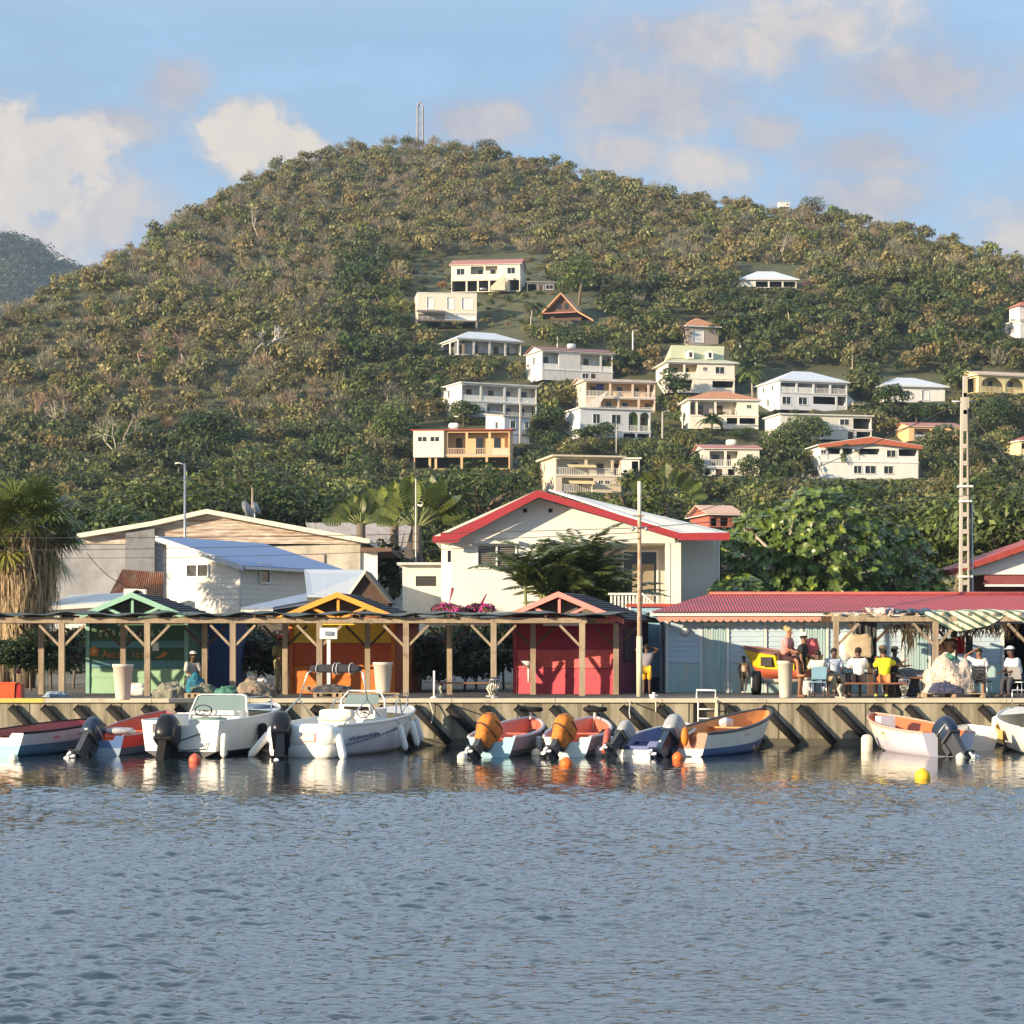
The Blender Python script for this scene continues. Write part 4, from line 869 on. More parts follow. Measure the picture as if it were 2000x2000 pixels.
# rusty lean-to roof
Y2 = 84; o2 = W(260, 1190, Y2); T2 = thing('lean_to', 'rust-red corrugated lean-to roof between grey warehouse and white blue-roofed house', 'lean-to', o2)
rr = mat('red_rust_sheet', (.36,.155,.075), .85, .3, 2.5, (3,1,1), dirt=(.46,.38,.27), damt=.38, dscale=1.5, dstr=(2.4,1,.3))
m = MB(); n = 44; vs = []
for i in range(n+1):
    f = i/n; dz = .035*math.cos(PI*i); a = W(240+(319-240)*f, 1112+6*f, Y2+2.2); b_ = W(205+(319-205)*f, 1178+4*f, Y2); vs += [a+Vector((0,0,dz)), b_+Vector((0,0,dz))]
m.add(vs, [(2*i, 2*i+1, 2*i+3, 2*i+2) for i in range(n)], rr); m.build('roof', T2, o2)
m = MB(); m.poly([W(208,1184,Y2+.1), W(319,1186,Y2+.1), W(319,1260,Y2+.1), W(208,1260,Y2+.1)], (0,2,0), wcon); m.build('wall', T2, o2)
# air conditioner on the wall
p = W(264, 1168, 80); T2 = thing('air_conditioner', 'white air conditioning unit with round fan below the rusty lean-to roof', 'air conditioner', p)
m = MB(); m.box((-.40,-.16,-.16),(.40,.16,.34), white); m.build('casing', T2); m = MB(); M = Matrix.Translation((.1,-.175,.09)) @ Matrix.Rotation(PI/2, 4, 'X')
m.lathe([(.21,0),(.21,.02),(.17,.02),(.165,.0)], mat('grille', (.1,.1,.1), .6), (0,0,0), 20, True, M); m.lathe([(.05,0),(.05,.035)], white, (0,0,0), 12, True, M); m.build('fan_grille', T2)
# --- 2 white house with blue roof
def gabled(label, name, cat, px, pyb, Y, rz): 
    o = W(px, pyb, Y); o.z = 1.3; return thing(name, label, cat, o, rz)
rz = -.50; Yb = 80; corner = W(467, 1205, Yb); corner.z = 1.3
T = thing('house', 'white clapboard house with a blue sloping roof beside the green kiosk', 'house', corner, rz)
wb = 3.35; db = 6.2; h0 = Z(1104, Yb)-1.3; h1 = Z(1050, Yb)-1.3
clapw = mat('clapboard_white', (.74,.70,.62), .6, .08, 2)
m = MB(); m.poly([(-wb,0,0),(0,0,0),(0,0,h0),(-wb,0,h1)], (0,db,0), clapw)
m.build('wall', T)
m = MB(); z = .2
while z < h1-.1:
    # boards trimmed along the slope
    xr_ = 0 if z+.2 < h0 else -wb*(z+.2-h0)/(h1-h0)
    if xr_ > -wb+.1: m.add([(-wb,-.03,z),(xr_,-.03,z),(xr_,-.006,z+.2),(-wb,-.006,z+.2),(-wb,-.002,z),(xr_,-.002,z)], [(0,1,2,3),(0,4,5,1)], clapw)
    z += .2
M = Matrix.Rotation(PI/2, 4, 'Z')
clap(m, 0.02, db, .2, h0-.05, 0, clapw, .2, M); m.build('cladding', T)
blue = mat('blue_sheet_roof', (.17,.25,.44), .5, .1, 2, (6,.5,1))
m = MB(); m.poly([(-wb-.25,-.35,h1+.02),(.45,-.35,h0-.12),(.45,-.35,h0-.02),(-wb-.25,-.35,h1+.14)], (0,db+.9,0), blue); rf = m.build('roof', T)
m = MB(); m.poly([(-wb-.25,-.40,h1-.06),(.45,-.40,h0-.22),(.45,-.40,h0-.02),(-wb-.25,-.40,h1+.14)], (0,.048,0), mat('bluegrey_fascia', (.52,.54,.58), .6)); m.box((.45,-.3,h0-.16),(.56,db+.5,h0-.06), dwhite); m.build('gutter', rf)
m = MB(); m.tube([(.12,-.06,h0-.2),(.08,-.05,h0-.5),(.08,-.05,.3)], .05, dwhite); m.build('downpipe', T)
za = Z(1124, Yb)-1.3; zb = Z(1101+1, Yb)-1.3; 
m = MB(); xa, xb = -wb+1.0, -wb+1.95; m.box((xa,-.05,za),(xb,-.034,zb), glass); win_frame(m, xa, xb, za, zb, -.034, white, .05); m.box(((xa+xb)/2-.03,-.09,za),((xa+xb)/2+.03,-.052,zb), white); m.build('window', T)
for y0, y1, a, b_ in ((1.3,1.85,1137,1103),(4.6,5.1,1160,1128)):
    m = MB(); zA = Z(a,Yb+1.5)-1.3; zB = Z(b_,Yb+1.5)-1.3; m.box((y0,-.05,zA),(y1,-.034,zB), glass, M); win_frame(m, y0, y1, zA, zB, -.034, white, .07, .06, M); m.build('window', T)
# low porch roofs under it
o2 = W(560, 1190, 76); T2 = thing('porch_roof', 'low grey-blue sheet porch roof with white gutter under the blue-roofed house', 'roof', o2); gb = mat('greyblue_sheet', (.24,.29,.37), .45, .12, 2, (6,1,1))
m = MB(); m.poly([W(470,1190,75.2), W(533,1189,75.2), W(700,1158,78.5), W(604,1160,79)], (0,0,.06), gb); m.build('sheet', T2, o2); m = MB(); m.poly([W(470,1191,75.1), W(533,1190,75.1), W(533,1196,75.1), W(470,1197,75.1)], (0,.12,0), dwhite); m.build('gutter', T2, o2)
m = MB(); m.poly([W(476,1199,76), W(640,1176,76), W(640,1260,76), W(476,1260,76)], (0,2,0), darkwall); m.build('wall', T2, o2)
# --- 3 low house with grey-blue roof and dark wooden gable
Y3 = 75; ap = W(713, 1113, Y3); 
T = thing('cottage', 'low cottage with pale grey-blue sheet roof and dark wooden gable behind the orange kiosk', 'cottage', (ap.x, Y3, 1.3), 0); o = Vector((ap.x, Y3, 1.3))
m = MB(); m.poly([W(713,1113,Y3), W(676,1165,Y3), W(600,1162,Y3+1), W(594,1112,Y3+3.2)], (0,0,-.07), gb)
m.poly([W(713,1113,Y3-.1), W(765,1178,Y3-.1), W(758,1178,Y3-.1), W(711,1121,Y3-.1)], (0,3.5,0), darkwall)
m.poly([W(713,1111,Y3-.12), W(674,1166,Y3-.12), W(679,1168,Y3-.12), W(715,1117,Y3-.12)], (0,.10,0), dwhite); m.build('roof', T, o)
m = MB(); facade(m, [(712,1122),(757,1176),(757,1240),(676,1240),(676,1172)], Y3+.1, dtimber, 3); m.build('gable_wall', T, o)
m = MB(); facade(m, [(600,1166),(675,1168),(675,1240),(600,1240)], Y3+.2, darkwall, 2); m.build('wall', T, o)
# --- 4 far white gabled building with weathered roof
Y4 = 112; o = W(740, 1200, Y4); o.z = 1.3; T = thing('house', 'white house with ribbed rust-streaked sheet roof between warehouse and red gable', 'house', o)
wr_ = mat('streaked_sheet', (.42,.38,.34), .75, .15, 2, (6,1,1), dirt=(.24,.09,.06), damt=.36, dscale=2.4, dstr=(1.6,1,.35))
m = MB(); a, b_, c, d = W(598,1021,Y4+4), W(806,1020,Y4+4), W(790,1078,Y4), W(620,1066,Y4); m.poly([a, b_, c, d], (0,0,-.1), wr_)
for i in range(17):
    f = i/16; m.bar(a.lerp(b_, f)+Vector((0,0,-.01)), d.lerp(c, f)+Vector((0,0,.02)), .05, .05, wr_)
m.build('roof', T, o)
m = MB(); facade(m, [(806,1022),(824,1100),(788,1100),(790,1080)], Y4-.1, darkwall, 3); facade(m, [(700,1082),(788,1084),(788,1215),(700,1215)], Y4+.3, white, 3); m.build('wall', T, o)
p = W(750, 1200, Y4-6); T2 = thing('creeper', 'dark green creeper climbing beside the white house under the streaked roof', 'plant', p)
g = np.random.default_rng(5); bl = [((W(758+g.normal()*5, 1080+i*9, Y4-6)-p), (.8,.5,.7)) for i in range(10)]; bl = [((b[0].x,b[0].y,b[0].z), b[1]) for b in bl]
leafcloud('leaves', bl, 900, .14, G1, g, LEAF, T2)
# --- 5 cream flat house
Y5 = 88; o = W(823, 1200, Y5); o.z = 1.3; T = thing('house', 'small cream flat roofed house with one dark louvred window left of the red gable', 'house', o)
m = MB(); hx = (X(812,Y5), X(852,Y5), Z(1145,Y5), Z(1125,Y5)); m.wall(X(786,Y5), X(868,Y5), 1.3, Z(1104,Y5), Y5, [hx], cream, .18); m.poly([(X(786,Y5),Y5+.01,1.3),(X(786,Y5),Y5+5,1.3),(X(786,Y5),Y5+5,Z(1104,Y5)),(X(786,Y5),Y5+.01,Z(1104,Y5))], (.1,0,0), cream); m.build('wall', T, o)
m = MB(); m.box((X(776,Y5),Y5-.3,Z(1103.5,Y5)),(X(868,Y5),Y5+5,Z(1099,Y5)), dwhite); m.build('roof', T, o)
def louvre(T, o, x0, x1, z0, z1, y, col, n=7):
    m = MB(); m.box((x0,y+.14,z0),(x1,y+.16,z1), glass)
    for i in range(n): z = z0+(i+.5)*(z1-z0)/n; m.bar((x0+.01,y+.07,z),(x1-.01,y+.07,z), .09, .03, col)
    return m.build('louvre', T, o)
louvre(T, o, *hx, Y5, mat('louvre_dark', (.10,.09,.085), .5))
# --- 6 the big white house with the red gable edge
Y6 = 86; o = W(1100, 1205, Y6); o.z = 1.3
T = thing('house', 'big white house with red edged gable roof, louvred window and recessed balcony', 'house', o)
redf = mat('crimson_fascia', (.36,.035,.045), .6, .1, 2); wr6 = mat('gable_white', (.78,.75,.68), .65, .06, .8, dirt=(.6,.56,.48), damt=.1)
zt = Z(1072, Y6)
win = (X(934,Y6), X(1006,Y6), Z(1108,Y6), Z(1066,Y6)); bal = (X(1058,Y6), X(1308,Y6), 4.0, Z(1061,Y6))
m = MB(); m.wall(X(882,Y6), X(1308,Y6)+.45, 1.3, Z(1060,Y6), Y6, [win, bal], wr6, .22)
m.poly([W(882,1059.9,Y6), W(1318,1059.9,Y6), W(1318,1050,Y6), W(1052,975,Y6), W(897,1050,Y6)], (0,.3,0), wr6)
zl = Z(1060, Y6); m.wall(X(862,Y6+1.5), X(884,Y6+1.5), 1.3, zl+.3, Y6+1.5, [(X(874,Y6+1.5), X(881,Y6+1.5), Z(1098,Y6+1.5), Z(1075,Y6+1.5))], wr6, .12)
m.poly([(X(882,Y6),Y6+.01,1.3),(X(882,Y6),Y6+9,1.3),(X(882,Y6),Y6+9,zl),(X(882,Y6),Y6+.01,zl)], (.12,0,0), wr6)
# right wing, set back, receding side
m.wall(X(1325,Y6+1.6), X(1408,Y6+1.6), 1.3, Z(1054,Y6+1.6), Y6+1.6, [], wr6); m.poly([(X(1408,Y6+1.6),Y6+1.6,1.3),(X(1408,Y6+1.6),Y6+11,1.3),(X(1408,Y6+1.6),Y6+11,zl),(X(1408,Y6+1.6),Y6+1.6,zl)], (-.15,0,0), wr6)
m.build('wall', T, o)
# balcony interior
cw = mat('balcony_plaster', (.62,.57,.48), .8, .1)
m = MB(); y = Y6+2.4; bw_ = (X(1218,y), X(1282,y), 4.1, Z(1078,y)); m.wall(X(1050,y), X(1330,y), 3.9, zl+.2, y, [bw_], cw, .1); m.poly([(X(1055,Y6),Y6+.3,zl-.03),(X(1320,Y6),Y6+.3,zl-.03),(X(1320,Y6),y,zl-.03),(X(1055,Y6),y,zl-.03)], (0,0,.02), cw)
m.box((X(1055,Y6),Y6+.02,3.7),(X(1320,Y6),y,3.99), cw); m.box((X(1318,Y6),Y6+.32,1.3),(X(1327,Y6),Y6+1.7,zl), wr6); m.build('balcony', T, o)
m = MB(); m.box((bw_[0],y+.05,bw_[2]),(bw_[1],y+.09,bw_[3]), glass); win_frame(m, *bw_, y, white, .08); m.box(((bw_[0]+bw_[1])/2,y-.03,bw_[2]),((bw_[0]+bw_[1])/2+.06,y+.04,bw_[3]), white)
cur = mat('curtain', (.30,.26,.18), .9, .3, 9, (6,1,.2)); m.box((bw_[0]+.35,y+.005,bw_[2]),(bw_[1]-.1,y+.03,bw_[3]-.5), cur); m.build('patio_door', T, o)
m = MB(); xs_ = np.arange(X(1212,Y6), X(1306,Y6), .13)
iron = mat('white_iron', (.55,.54,.52), .5)
for x in xs_: m.box((x-.012,Y6+.05,4.02),(x+.012,Y6+.075,4.75), iron)
for k, x in enumerate(xs_[:-1]):
    c = Vector((x+.065, Y6+.06, 4.38)); m.tube([c+Vector((.06*math.cos(q), 0, .14*math.sin(q))) for q in np.linspace(0, 2*PI, 9)], .009, iron, 4)
m.box((xs_[0]-.05,Y6+.03,4.76),(xs_[-1]+.1,Y6+.10,4.81), iron); m.box((X(1058,Y6)+.01,Y6+.03,4.0),(xs_[0]-.06,Y6+.12,4.8), wr6); m.build('balcony_railing', T, o)
m = MB(); m.box((X(1300,Y6),Y6-.02,1.3),(X(1309,Y6),Y6+.34,zl-.002), wr6); m.build('column', T, o)
louvre(T, o, (win[0]+.02), (win[0]+win[1])/2-.04, win[2], win[3], Y6, mat('louvre_taupe', (.26,.235,.20), .5), 12); louvre(T, o, (win[0]+win[1])/2+.04, win[1]-.02, win[2], win[3], Y6, mat('louvre_taupe', (.26,.235,.20), .5), 12)
m = MB(); win_frame(m, *win, Y6, white, .07, .05); m.box(((win[0]+win[1])/2-.035,Y6-.04,win[2]),((win[0]+win[1])/2+.035,Y6+.1,win[3]), white); m.box((win[0]-.15,Y6-.28,win[3]+.08),(win[1]+.15,Y6-.003,win[3]+.20), wr6); m.build('window_frame', T, o)
for px in (1025.5, 1075): m = MB(); m.box((X(px-4,Y6),Y6-.02,Z(1001,Y6)),(X(px+4,Y6),Y6-.004,Z(993,Y6)), dark); m.build('vent', T, o)
m = MB(); m.box((X(875,Y6+1.5),Y6+1.6,Z(1098,Y6+1.5)),(X(881,Y6+1.5),Y6+1.63,Z(1075,Y6+1.5)), glass); m.build('window', T, o)
m = MB(); Yf = Y6-.9
for q in ([(845,1047),(845,1060),(885,1060),(897,1058),(897,1047)], [(860,1040),(861,1046.9),(897,1046.9),(880,1040)]): facade(m, q, Yf, redf, .12)
facade(m, [(880,1040),(1050,957),(1052,971),(892,1055)], Yf-.003, redf, .12); facade(m, [(1050,957),(1326,1040),(1326,1053),(1052,971)], Yf-.006, redf, .12); facade(m, [(1326,1041),(1425,1040),(1425,1055),(1326,1055)], Yf+.003, redf, .12); m.build('fascia', T, o)
m = MB(); sheet = mat('pale_ribbed_roof', (.66,.64,.58), .6, .1, 2)
zr = Z(957, Yf); xr0 = X(1050, Yf)
for (pa, pb) in (((845,1048),(1050,957)),):
    A_, B_ = W(*pa, Yf+.13), W(*pb, Yf+.13); m.poly([A_, B_, B_+Vector((0,11,0)), A_+Vector((0,11,0))], (0,0,-.1), sheet)
A_, B_ = W(1050,957,Yf+.13), W(1326,1040,Yf+.13); C_ = W(1425,1041,Yf+.13)
m.poly([A_, B_, B_+Vector((0,11,0)), A_+Vector((0,11,0))], (0,0,-.1), sheet)
m.poly([W(1072,955,Y6+4.5), W(1418,1038,Y6+1), C_, B_], (0,0,-.08), sheet)
m.build('roof', T, o)
m = MB(); m.tube([W(1403,1056,Y6+1.3), W(1403,1200,Y6+1.3)], .06, dwhite); m.build('downpipe', T, o)
# white timber stair rail in front of it
o = W(1210, 1200, 78); o.z = 1.3; T = thing('stair_railing', 'white slatted stair railing behind the pink kiosk roof', 'railing', o); m = MB(); Yr = 78
for i in range(9): px = 1192+i*7.2; m.box((X(px,Yr),Yr,Z(1196,Yr)),(X(px+3.8,Yr),Yr+.05,Z(1162,Yr)), white)
for i in range(6): px = 1257+i*5; m.box((X(px,Yr),Yr,Z(1200,Yr)),(X(px+2.6,Yr),Yr+.05,Z(1166+i*5,Yr)), white)
m.build('slats', T, o); m = MB(); m.box((X(1188,Yr),Yr-.06,Z(1162,Yr)),(X(1256,Yr),Yr-.002,Z(1158,Yr)), white); m.poly([W(1256,1158,Yr-.06), W(1290,1190,Yr-.06), W(1290,1194,Yr-.06), W(1256,1162,Yr-.06)], (0,.05,0), white); m.build('handrail', T, o)
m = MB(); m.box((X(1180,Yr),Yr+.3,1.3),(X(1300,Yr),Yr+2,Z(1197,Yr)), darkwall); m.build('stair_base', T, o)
# --- 7 red-edged gable at the right edge
Y7 = 92; o = W(1960, 1200, Y7); o.z = 1.3; T = thing('house', 'white house with dark red gable edge at the right side behind the concrete pole', 'house', o)
m = MB(); facade(m, [(1897,1122),(2120,1122),(2120,1040),(2010,1074),(1900,1112)], Y7, white, .3); facade(m, [(1925,1122.1),(2120,1122.1),(2120,1215),(1925,1215)], Y7+1.2, mat('maroon_wall', (.20,.05,.05), .8), 3); m.build('wall', T, o)
m = MB(); facade(m, [(1855,1112),(1902,1098),(2120,1022),(2120,1034),(1900,1110),(1862,1122)], Y7-.6, mat('brick_red_fascia', (.34,.055,.045), .6), 6)
facade(m, [(1925,1124),(2120,1124),(2120,1141),(1920,1141)], Y7-.2, mat('maroon_band', (.26,.07,.075), .7), .2); facade(m, [(1925,1141.5),(2120,1141.5),(2120,1145.5),(1925,1145.5)], Y7-.25, white, .2); m.build('roof_edge', T, o)

# ================================================================ FRONT ROW: kiosks and the long blue building
shing = mat('black_shingle', (.035,.038,.045), .75, .4, 5, bump=.4, dirt=(.10,.10,.11), damt=.3, dscale=4)
def shingle_slope(mb, a, b, c, d, m_, n=11):
    # a-b upper edge, d-c lower edge; overlapping courses
    a, b, c, d = map(Vector, (a, b, c, d)); nn = (b-a).cross(d-a).normalized()
    if nn.z < 0: nn = -nn
    for i in range(n):
        f0, f1 = i/n, (i+1)/n; p, q = a.lerp(d, f0), b.lerp(c, f0); r, s_ = b.lerp(c, f1), a.lerp(d, f1)
        mb.add([p+nn*.005, q+nn*.005, r+nn*.035, s_+nn*.035, r-nn*.01, s_-nn*.01], [(0,1,2,3),(3,2,4,5)], m_)
def kiosk(label, pxc, Y, w, D, rz, ground, edge, bands, postm, sidem, zoff=0, open_=None):
    o = W(pxc, 1357, Y); o.z = ZD; T = thing('kiosk', label, 'kiosk', o, rz); H = 2.38; ap = 3.10
    m = MB(); x0, x1 = -w/2, w/2
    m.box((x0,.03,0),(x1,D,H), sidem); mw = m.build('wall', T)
    for (z0, z1, mm_, nm) in bands:
        m = MB(); clap(m, x0+.12, x1-.12, z0, z1, .0, mm_, .14 if nm != 'counter_front' else .5); m.build(nm, T)
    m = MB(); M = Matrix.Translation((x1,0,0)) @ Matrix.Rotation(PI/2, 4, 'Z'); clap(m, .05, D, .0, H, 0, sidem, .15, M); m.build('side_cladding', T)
    for x in (x0+.06, x1-.06): m = MB(); m.box((x-.06,-.06,0),(x+.06,.02,H), postm); m.build('corner_post', T)
    ex, ey, zc_ = w/2+.42, -.62, H-.12
    m = MB(); k = D*.52
    shingle_slope(m, (0,ey,ap), (0,k,ap), (ex,D+.4,zc_), (ex,ey,zc_), shing); shingle_slope(m, (0,k,ap), (0,ey,ap), (-ex,ey,zc_), (-ex,D+.4,zc_), shing); m.add([(0,k,ap),(ex,D+.4,zc_),(-ex,D+.4,zc_)], [(0,1,2)], shing)
    m.add([(0,ey+.02,ap-.05),(0,k,ap-.05),(ex-.02,D+.38,zc_-.05),(ex-.02,ey+.02,zc_-.05)], [(3,2,1,0)], edge); m.add([(0,ey+.02,ap-.05),(0,k,ap-.05),(-ex+.02,D+.38,zc_-.05),(-ex+.02,ey+.02,zc_-.05)], [(0,1,2,3)], edge)
    rf = m.build('roof', T)
    m = MB()
    for sg in (-1, 1): m.poly([(0,ey-.05,ap+.03),(sg*ex,ey-.05,zc_+.03),(sg*ex,ey-.05,zc_-.13),(0,ey-.05,ap-.14)], (0,.055,0), edge)
    m.build('bargeboard', rf)
    m = MB(); y = ey+.10; m.bar((-ex+.3,y,zc_-.02),(ex-.3,y,zc_-.02), .07, .10, edge); m.bar((0,y,zc_),(0,y,ap-.12), .08, .08, edge)
    for sg in (-1, 1): m.bar((sg*.06,y,zc_+.05),(sg*ex*.42,y,zc_+.40), .07, .08, edge)
    m.build('truss', rf)
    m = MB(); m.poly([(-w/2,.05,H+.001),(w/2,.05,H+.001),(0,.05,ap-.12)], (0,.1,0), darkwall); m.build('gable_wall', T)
    return T, o
g_dark = mat('bottle_green_paint', (.055,.12,.06), .6, .12, 3); g_pale = mat('pale_green_paint', (.28,.46,.29), .65, .12, 2, dirt=(.2,.3,.2), damt=.2); teal = mat('teal_paint', (.12,.28,.30), .6, .12, 3); mint = mat('mint_edge_paint', (.24,.45,.34), .6, .1)
K1, ko = kiosk('green kiosk with mint gable edge, painted phone number and orange flower', 268, 66.8, 3.25, 4.0, -.10, None, mint,
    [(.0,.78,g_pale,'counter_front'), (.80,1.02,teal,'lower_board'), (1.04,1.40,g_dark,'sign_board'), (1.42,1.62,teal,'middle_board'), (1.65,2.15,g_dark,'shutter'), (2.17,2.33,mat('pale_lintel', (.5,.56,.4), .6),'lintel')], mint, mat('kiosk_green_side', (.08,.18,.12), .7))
def letters(txt, T, x, z, y, size, m_, sx_=1.0, name='lettering', rot=0):
    cu_ = bpy.data.curves.new('lettering', 'FONT'); cu_.body = txt; cu_.size = size; cu_.extrude = .004; cu_.space_character = 1.0; cu_.resolution_u = 2
    ob = bpy.data.objects.new('lettering_tmp', cu_); COL.objects.link(ob); bpy.context.view_layer.update()
    me = bpy.data.meshes.new_from_object(ob.evaluated_get(bpy.context.evaluated_depsgraph_get())); bpy.data.objects.remove(ob); bpy.data.curves.remove(cu_)
    me.transform(Matrix.Translation((x, y, z)) @ Matrix.Rotation(PI/2, 4, 'X') @ Matrix.Rotation(rot, 4, 'Z') @ Matrix.Diagonal((sx_, 1, 1, 1))); me.materials.clear(); me.materials.append(m_)
    o_ = bpy.data.objects.new(name, me); COL.objects.link(o_); o_.parent = T; return o_
cream_ink = mat('cream_lettering', (.66,.66,.50), .6); ora_ink = mat('orange_lettering', (.58,.20,.06), .6)
for ch, px in (('0',195),('6',208),('9',221.5),('6',235),('3',247),('0',260),('3',275),('2',287),('6',299),('2',313)):
    letters(ch, K1, (px-268)/62.9-.06, 1.76, -.034, .30, cream_ink, .8)
for ch, px, r_ in (('A',203,.1),('n',213,.0),('t',223,.1),('o',232,0),('n',243,0),('i',263,.12),('c',271,.1),('o',281,.05)): letters(ch, K1, (px-268)/62.9-.06, 1.10, -.034, .34, ora_ink, .8, 'lettering', r_*.6)
m = MB()
for k in range(5):
    a = 2*PI*k/5+.3; c = Vector((-1.36+.10*math.cos(a), -.036, 1.30+.10*math.sin(a))); m.lathe([(.075,0),(.07,.01)], ora_ink, (0,0,0), 10, True, Matrix.Translation(c) @ Matrix.Rotation(PI/2, 4, 'X'))
m.lathe([(.06,0),(.05,.014)], mat('flower_heart', (.7,.4,.1), .6), (0,0,0), 10, True, Matrix.Translation((-1.36,-.040,1.30)) @ Matrix.Rotation(PI/2, 4, 'X')); m.build('painted_flower', K1)
m = MB(); m.poly([(.55,-.040,1.10),(.78,-.040,1.20),(.86,-.040,1.30),(.98,-.040,1.27),(.92,-.040,1.18),(.75,-.040,1.10)], (0,.01,0), ora_ink); m.build('painted_fish', K1)
m = MB(); m.box((.50,-.05,1.32),(.70,-.03,1.58), white); m.build('notice', K1)
or_edge = mat('orange_edge_paint', (.74,.30,.035), .55, .08); or_p = mat('orange_paint', (.66,.17,.02), .55, .1); or_d = mat('red_orange_paint', (.58,.10,.02), .55, .1); ye_p = mat('yellow_paint', (.76,.54,.04), .55, .1)
K2, ko = kiosk('orange and yellow kiosk with bright orange gable edge', 668, 66.6, 3.35, 4.0, -.14, None, or_edge,
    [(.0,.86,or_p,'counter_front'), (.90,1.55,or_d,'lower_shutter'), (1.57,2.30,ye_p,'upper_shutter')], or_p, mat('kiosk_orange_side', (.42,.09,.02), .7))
m = MB(); m.box((1.05,-.25,.83),(-1.0,-.025,.89), or_p); m.build('counter', K2)
pk_e = mat('pink_edge_paint', (.70,.20,.17), .55, .08); pk_l = mat('coral_paint', (.64,.10,.10), .6, .1); pk_d = mat('magenta_paint', (.34,.02,.055), .6, .1); pk_m = mat('rose_paint', (.46,.045,.07), .6, .12)
K3, ko = kiosk('pink and crimson kiosk with a wash basin on its front', 1102, 66.0, 3.25, 4.2, -.30, None, pk_e,
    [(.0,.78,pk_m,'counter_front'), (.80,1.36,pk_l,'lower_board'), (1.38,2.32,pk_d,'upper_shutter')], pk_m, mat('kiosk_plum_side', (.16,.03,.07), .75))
m = MB(); m.lathe([(.05,-.16),(.15,-.10),(.21,0),(.22,.03),(.18,.03),(.12,-.05),(.0,-.06)], white, (-1.1,-.22,.98), 16); m.tube([(-1.1,-.14,.84),(-1.1,-.12,.35)], .035, white); m.tube([(-1.1,-.05,1.05),(-1.1,-.08,1.2),(-1.1,-.18,1.18)], .015, steel); m.build('wash_basin', K3)
# side window on the pink kiosk
m = MB(); M = Matrix.Translation((1.625,0,0)) @ Matrix.Rotation(PI/2, 4, 'Z'); m.box((.9,-.06,1.0),(2.2,-.025,2.0), mat('plum_dark', (.06,.03,.05), .7), M); m.build('side_shutter', K3)
# blue hut between green kiosk and the net piles
o = W(398, 1357, 68.6); o.z = ZD; T = thing('kiosk', 'dark blue painted kiosk wall in shade right of the green kiosk', 'kiosk', o); dblue = mat('royal_blue_paint', (.02,.06,.17), .6, .1)
m = MB(); m.box((-.55,.03,0),(1.0,3,2.4), dblue); m.build('wall', T); m = MB(); clap(m, -.55, 1.0, 0, 2.35, 0, dblue, .15); m.build('cladding', T)
m = MB()
for i in range(6): m.box((.02,-.05,1.1+i*.13),(.16,-.028,1.19+i*.13), mat('pale_blue_paint', (.3,.45,.6), .6))
m.build('painted_marks', T)
m = MB(); m.box((-.75,-.03,0),(-.56,.3,2.35), dwhite); m.build('corner_post', T); m = MB(); m.box((-.9,-.5,2.41),(1.4,3.3,2.5), shing); m.build('roof', T)

# --- the long pale blue building
Y8 = 67.8; xL = X(1299, Y8); xR = X(2300, Y8); o = Vector((xL, Y8, ZD)); T = thing('long_building', 'long pale blue boarded building with a red corrugated roof and scalloped trim', 'building', o)
pb = mat('pale_blue_boards', (.46,.58,.66), .65, .12, 2, dirt=(.62,.62,.55), damt=.22, dscale=1.3); pbd = mat('blue_green_panel', (.40,.56,.56), .65, .16, 2, (3,1,.3), dirt=(.55,.5,.4), damt=.25, dstr=(2,1,.3)); 
zt = Z(1207, Y8); zb_ = ZD; zmid = Z(1293, Y8)
doorR = (X(1957,Y8), X(2020,Y8), ZD, Z(1218,Y8))
m = MB(); m.wall(xL, xR, zb_, zt, Y8, [doorR], pb, .15); m.poly([(xL,Y8+.001,zb_),(xL,Y8+5,zb_),(xL,Y8+5,zt),(xL,Y8+.001,zt)], (.1,0,0), pb); m.box((doorR[0],Y8+2.5,ZD),(doorR[1],Y8+2.6,zt), dark); m.box((doorR[0]-.1,Y8+.2,ZD),(doorR[0]-.02,Y8+2.6,zt), dark); m.box((doorR[1]+.02,Y8+.2,ZD),(doorR[1]+.1,Y8+2.6,zt), dark); m.build('wall', T, o)
doors = [(1372,1418),(1565,1612),(1762,1812)]
edges = [1302,1372,1418,1490,1497,1562,1612,1632,1700,1762,1812,1880,1956]
segs = [(1304,1371),(1421,1491),(1497,1563),(1615,1700),(1703,1760),(1815,1880),(1883,1955),(2024,2090),(2094,2200)]
for a, b in segs:
    m = MB(); clap(m, X(a,Y8), X(b,Y8), zmid+.03, zt, Y8-.004, pb, .155); m.build('cladding', T, o)
    m = MB(); m.box((X(a,Y8),Y8-.02,zb_),(X(b,Y8),Y8-.003,zmid-.03), pbd); m.build('lower_panel', T, o)
m = MB(); wt = mat('trim_white', (.66,.68,.64), .6, .1)
for px in (1300, 1418.5, 1492, 1563, 1612.5, 1632, 1701, 1760.5, 1812.5, 1881, 1955.5, 2021, 2092): m.box((X(px,Y8),Y8-.06,zb_),(X(px,Y8)+.085,Y8-.024,zt), wt)
m.box((X(1372.5,Y8)-.09,Y8-.06,zb_),(X(1372,Y8)-.005,Y8-.024,zt), wt)
for a, b in segs: m.box((X(a,Y8)+.08,Y8-.045,zmid-.028),(X(b,Y8)-.01,Y8-.0235,zmid+.028), pb)
m.build('trim', T, o)
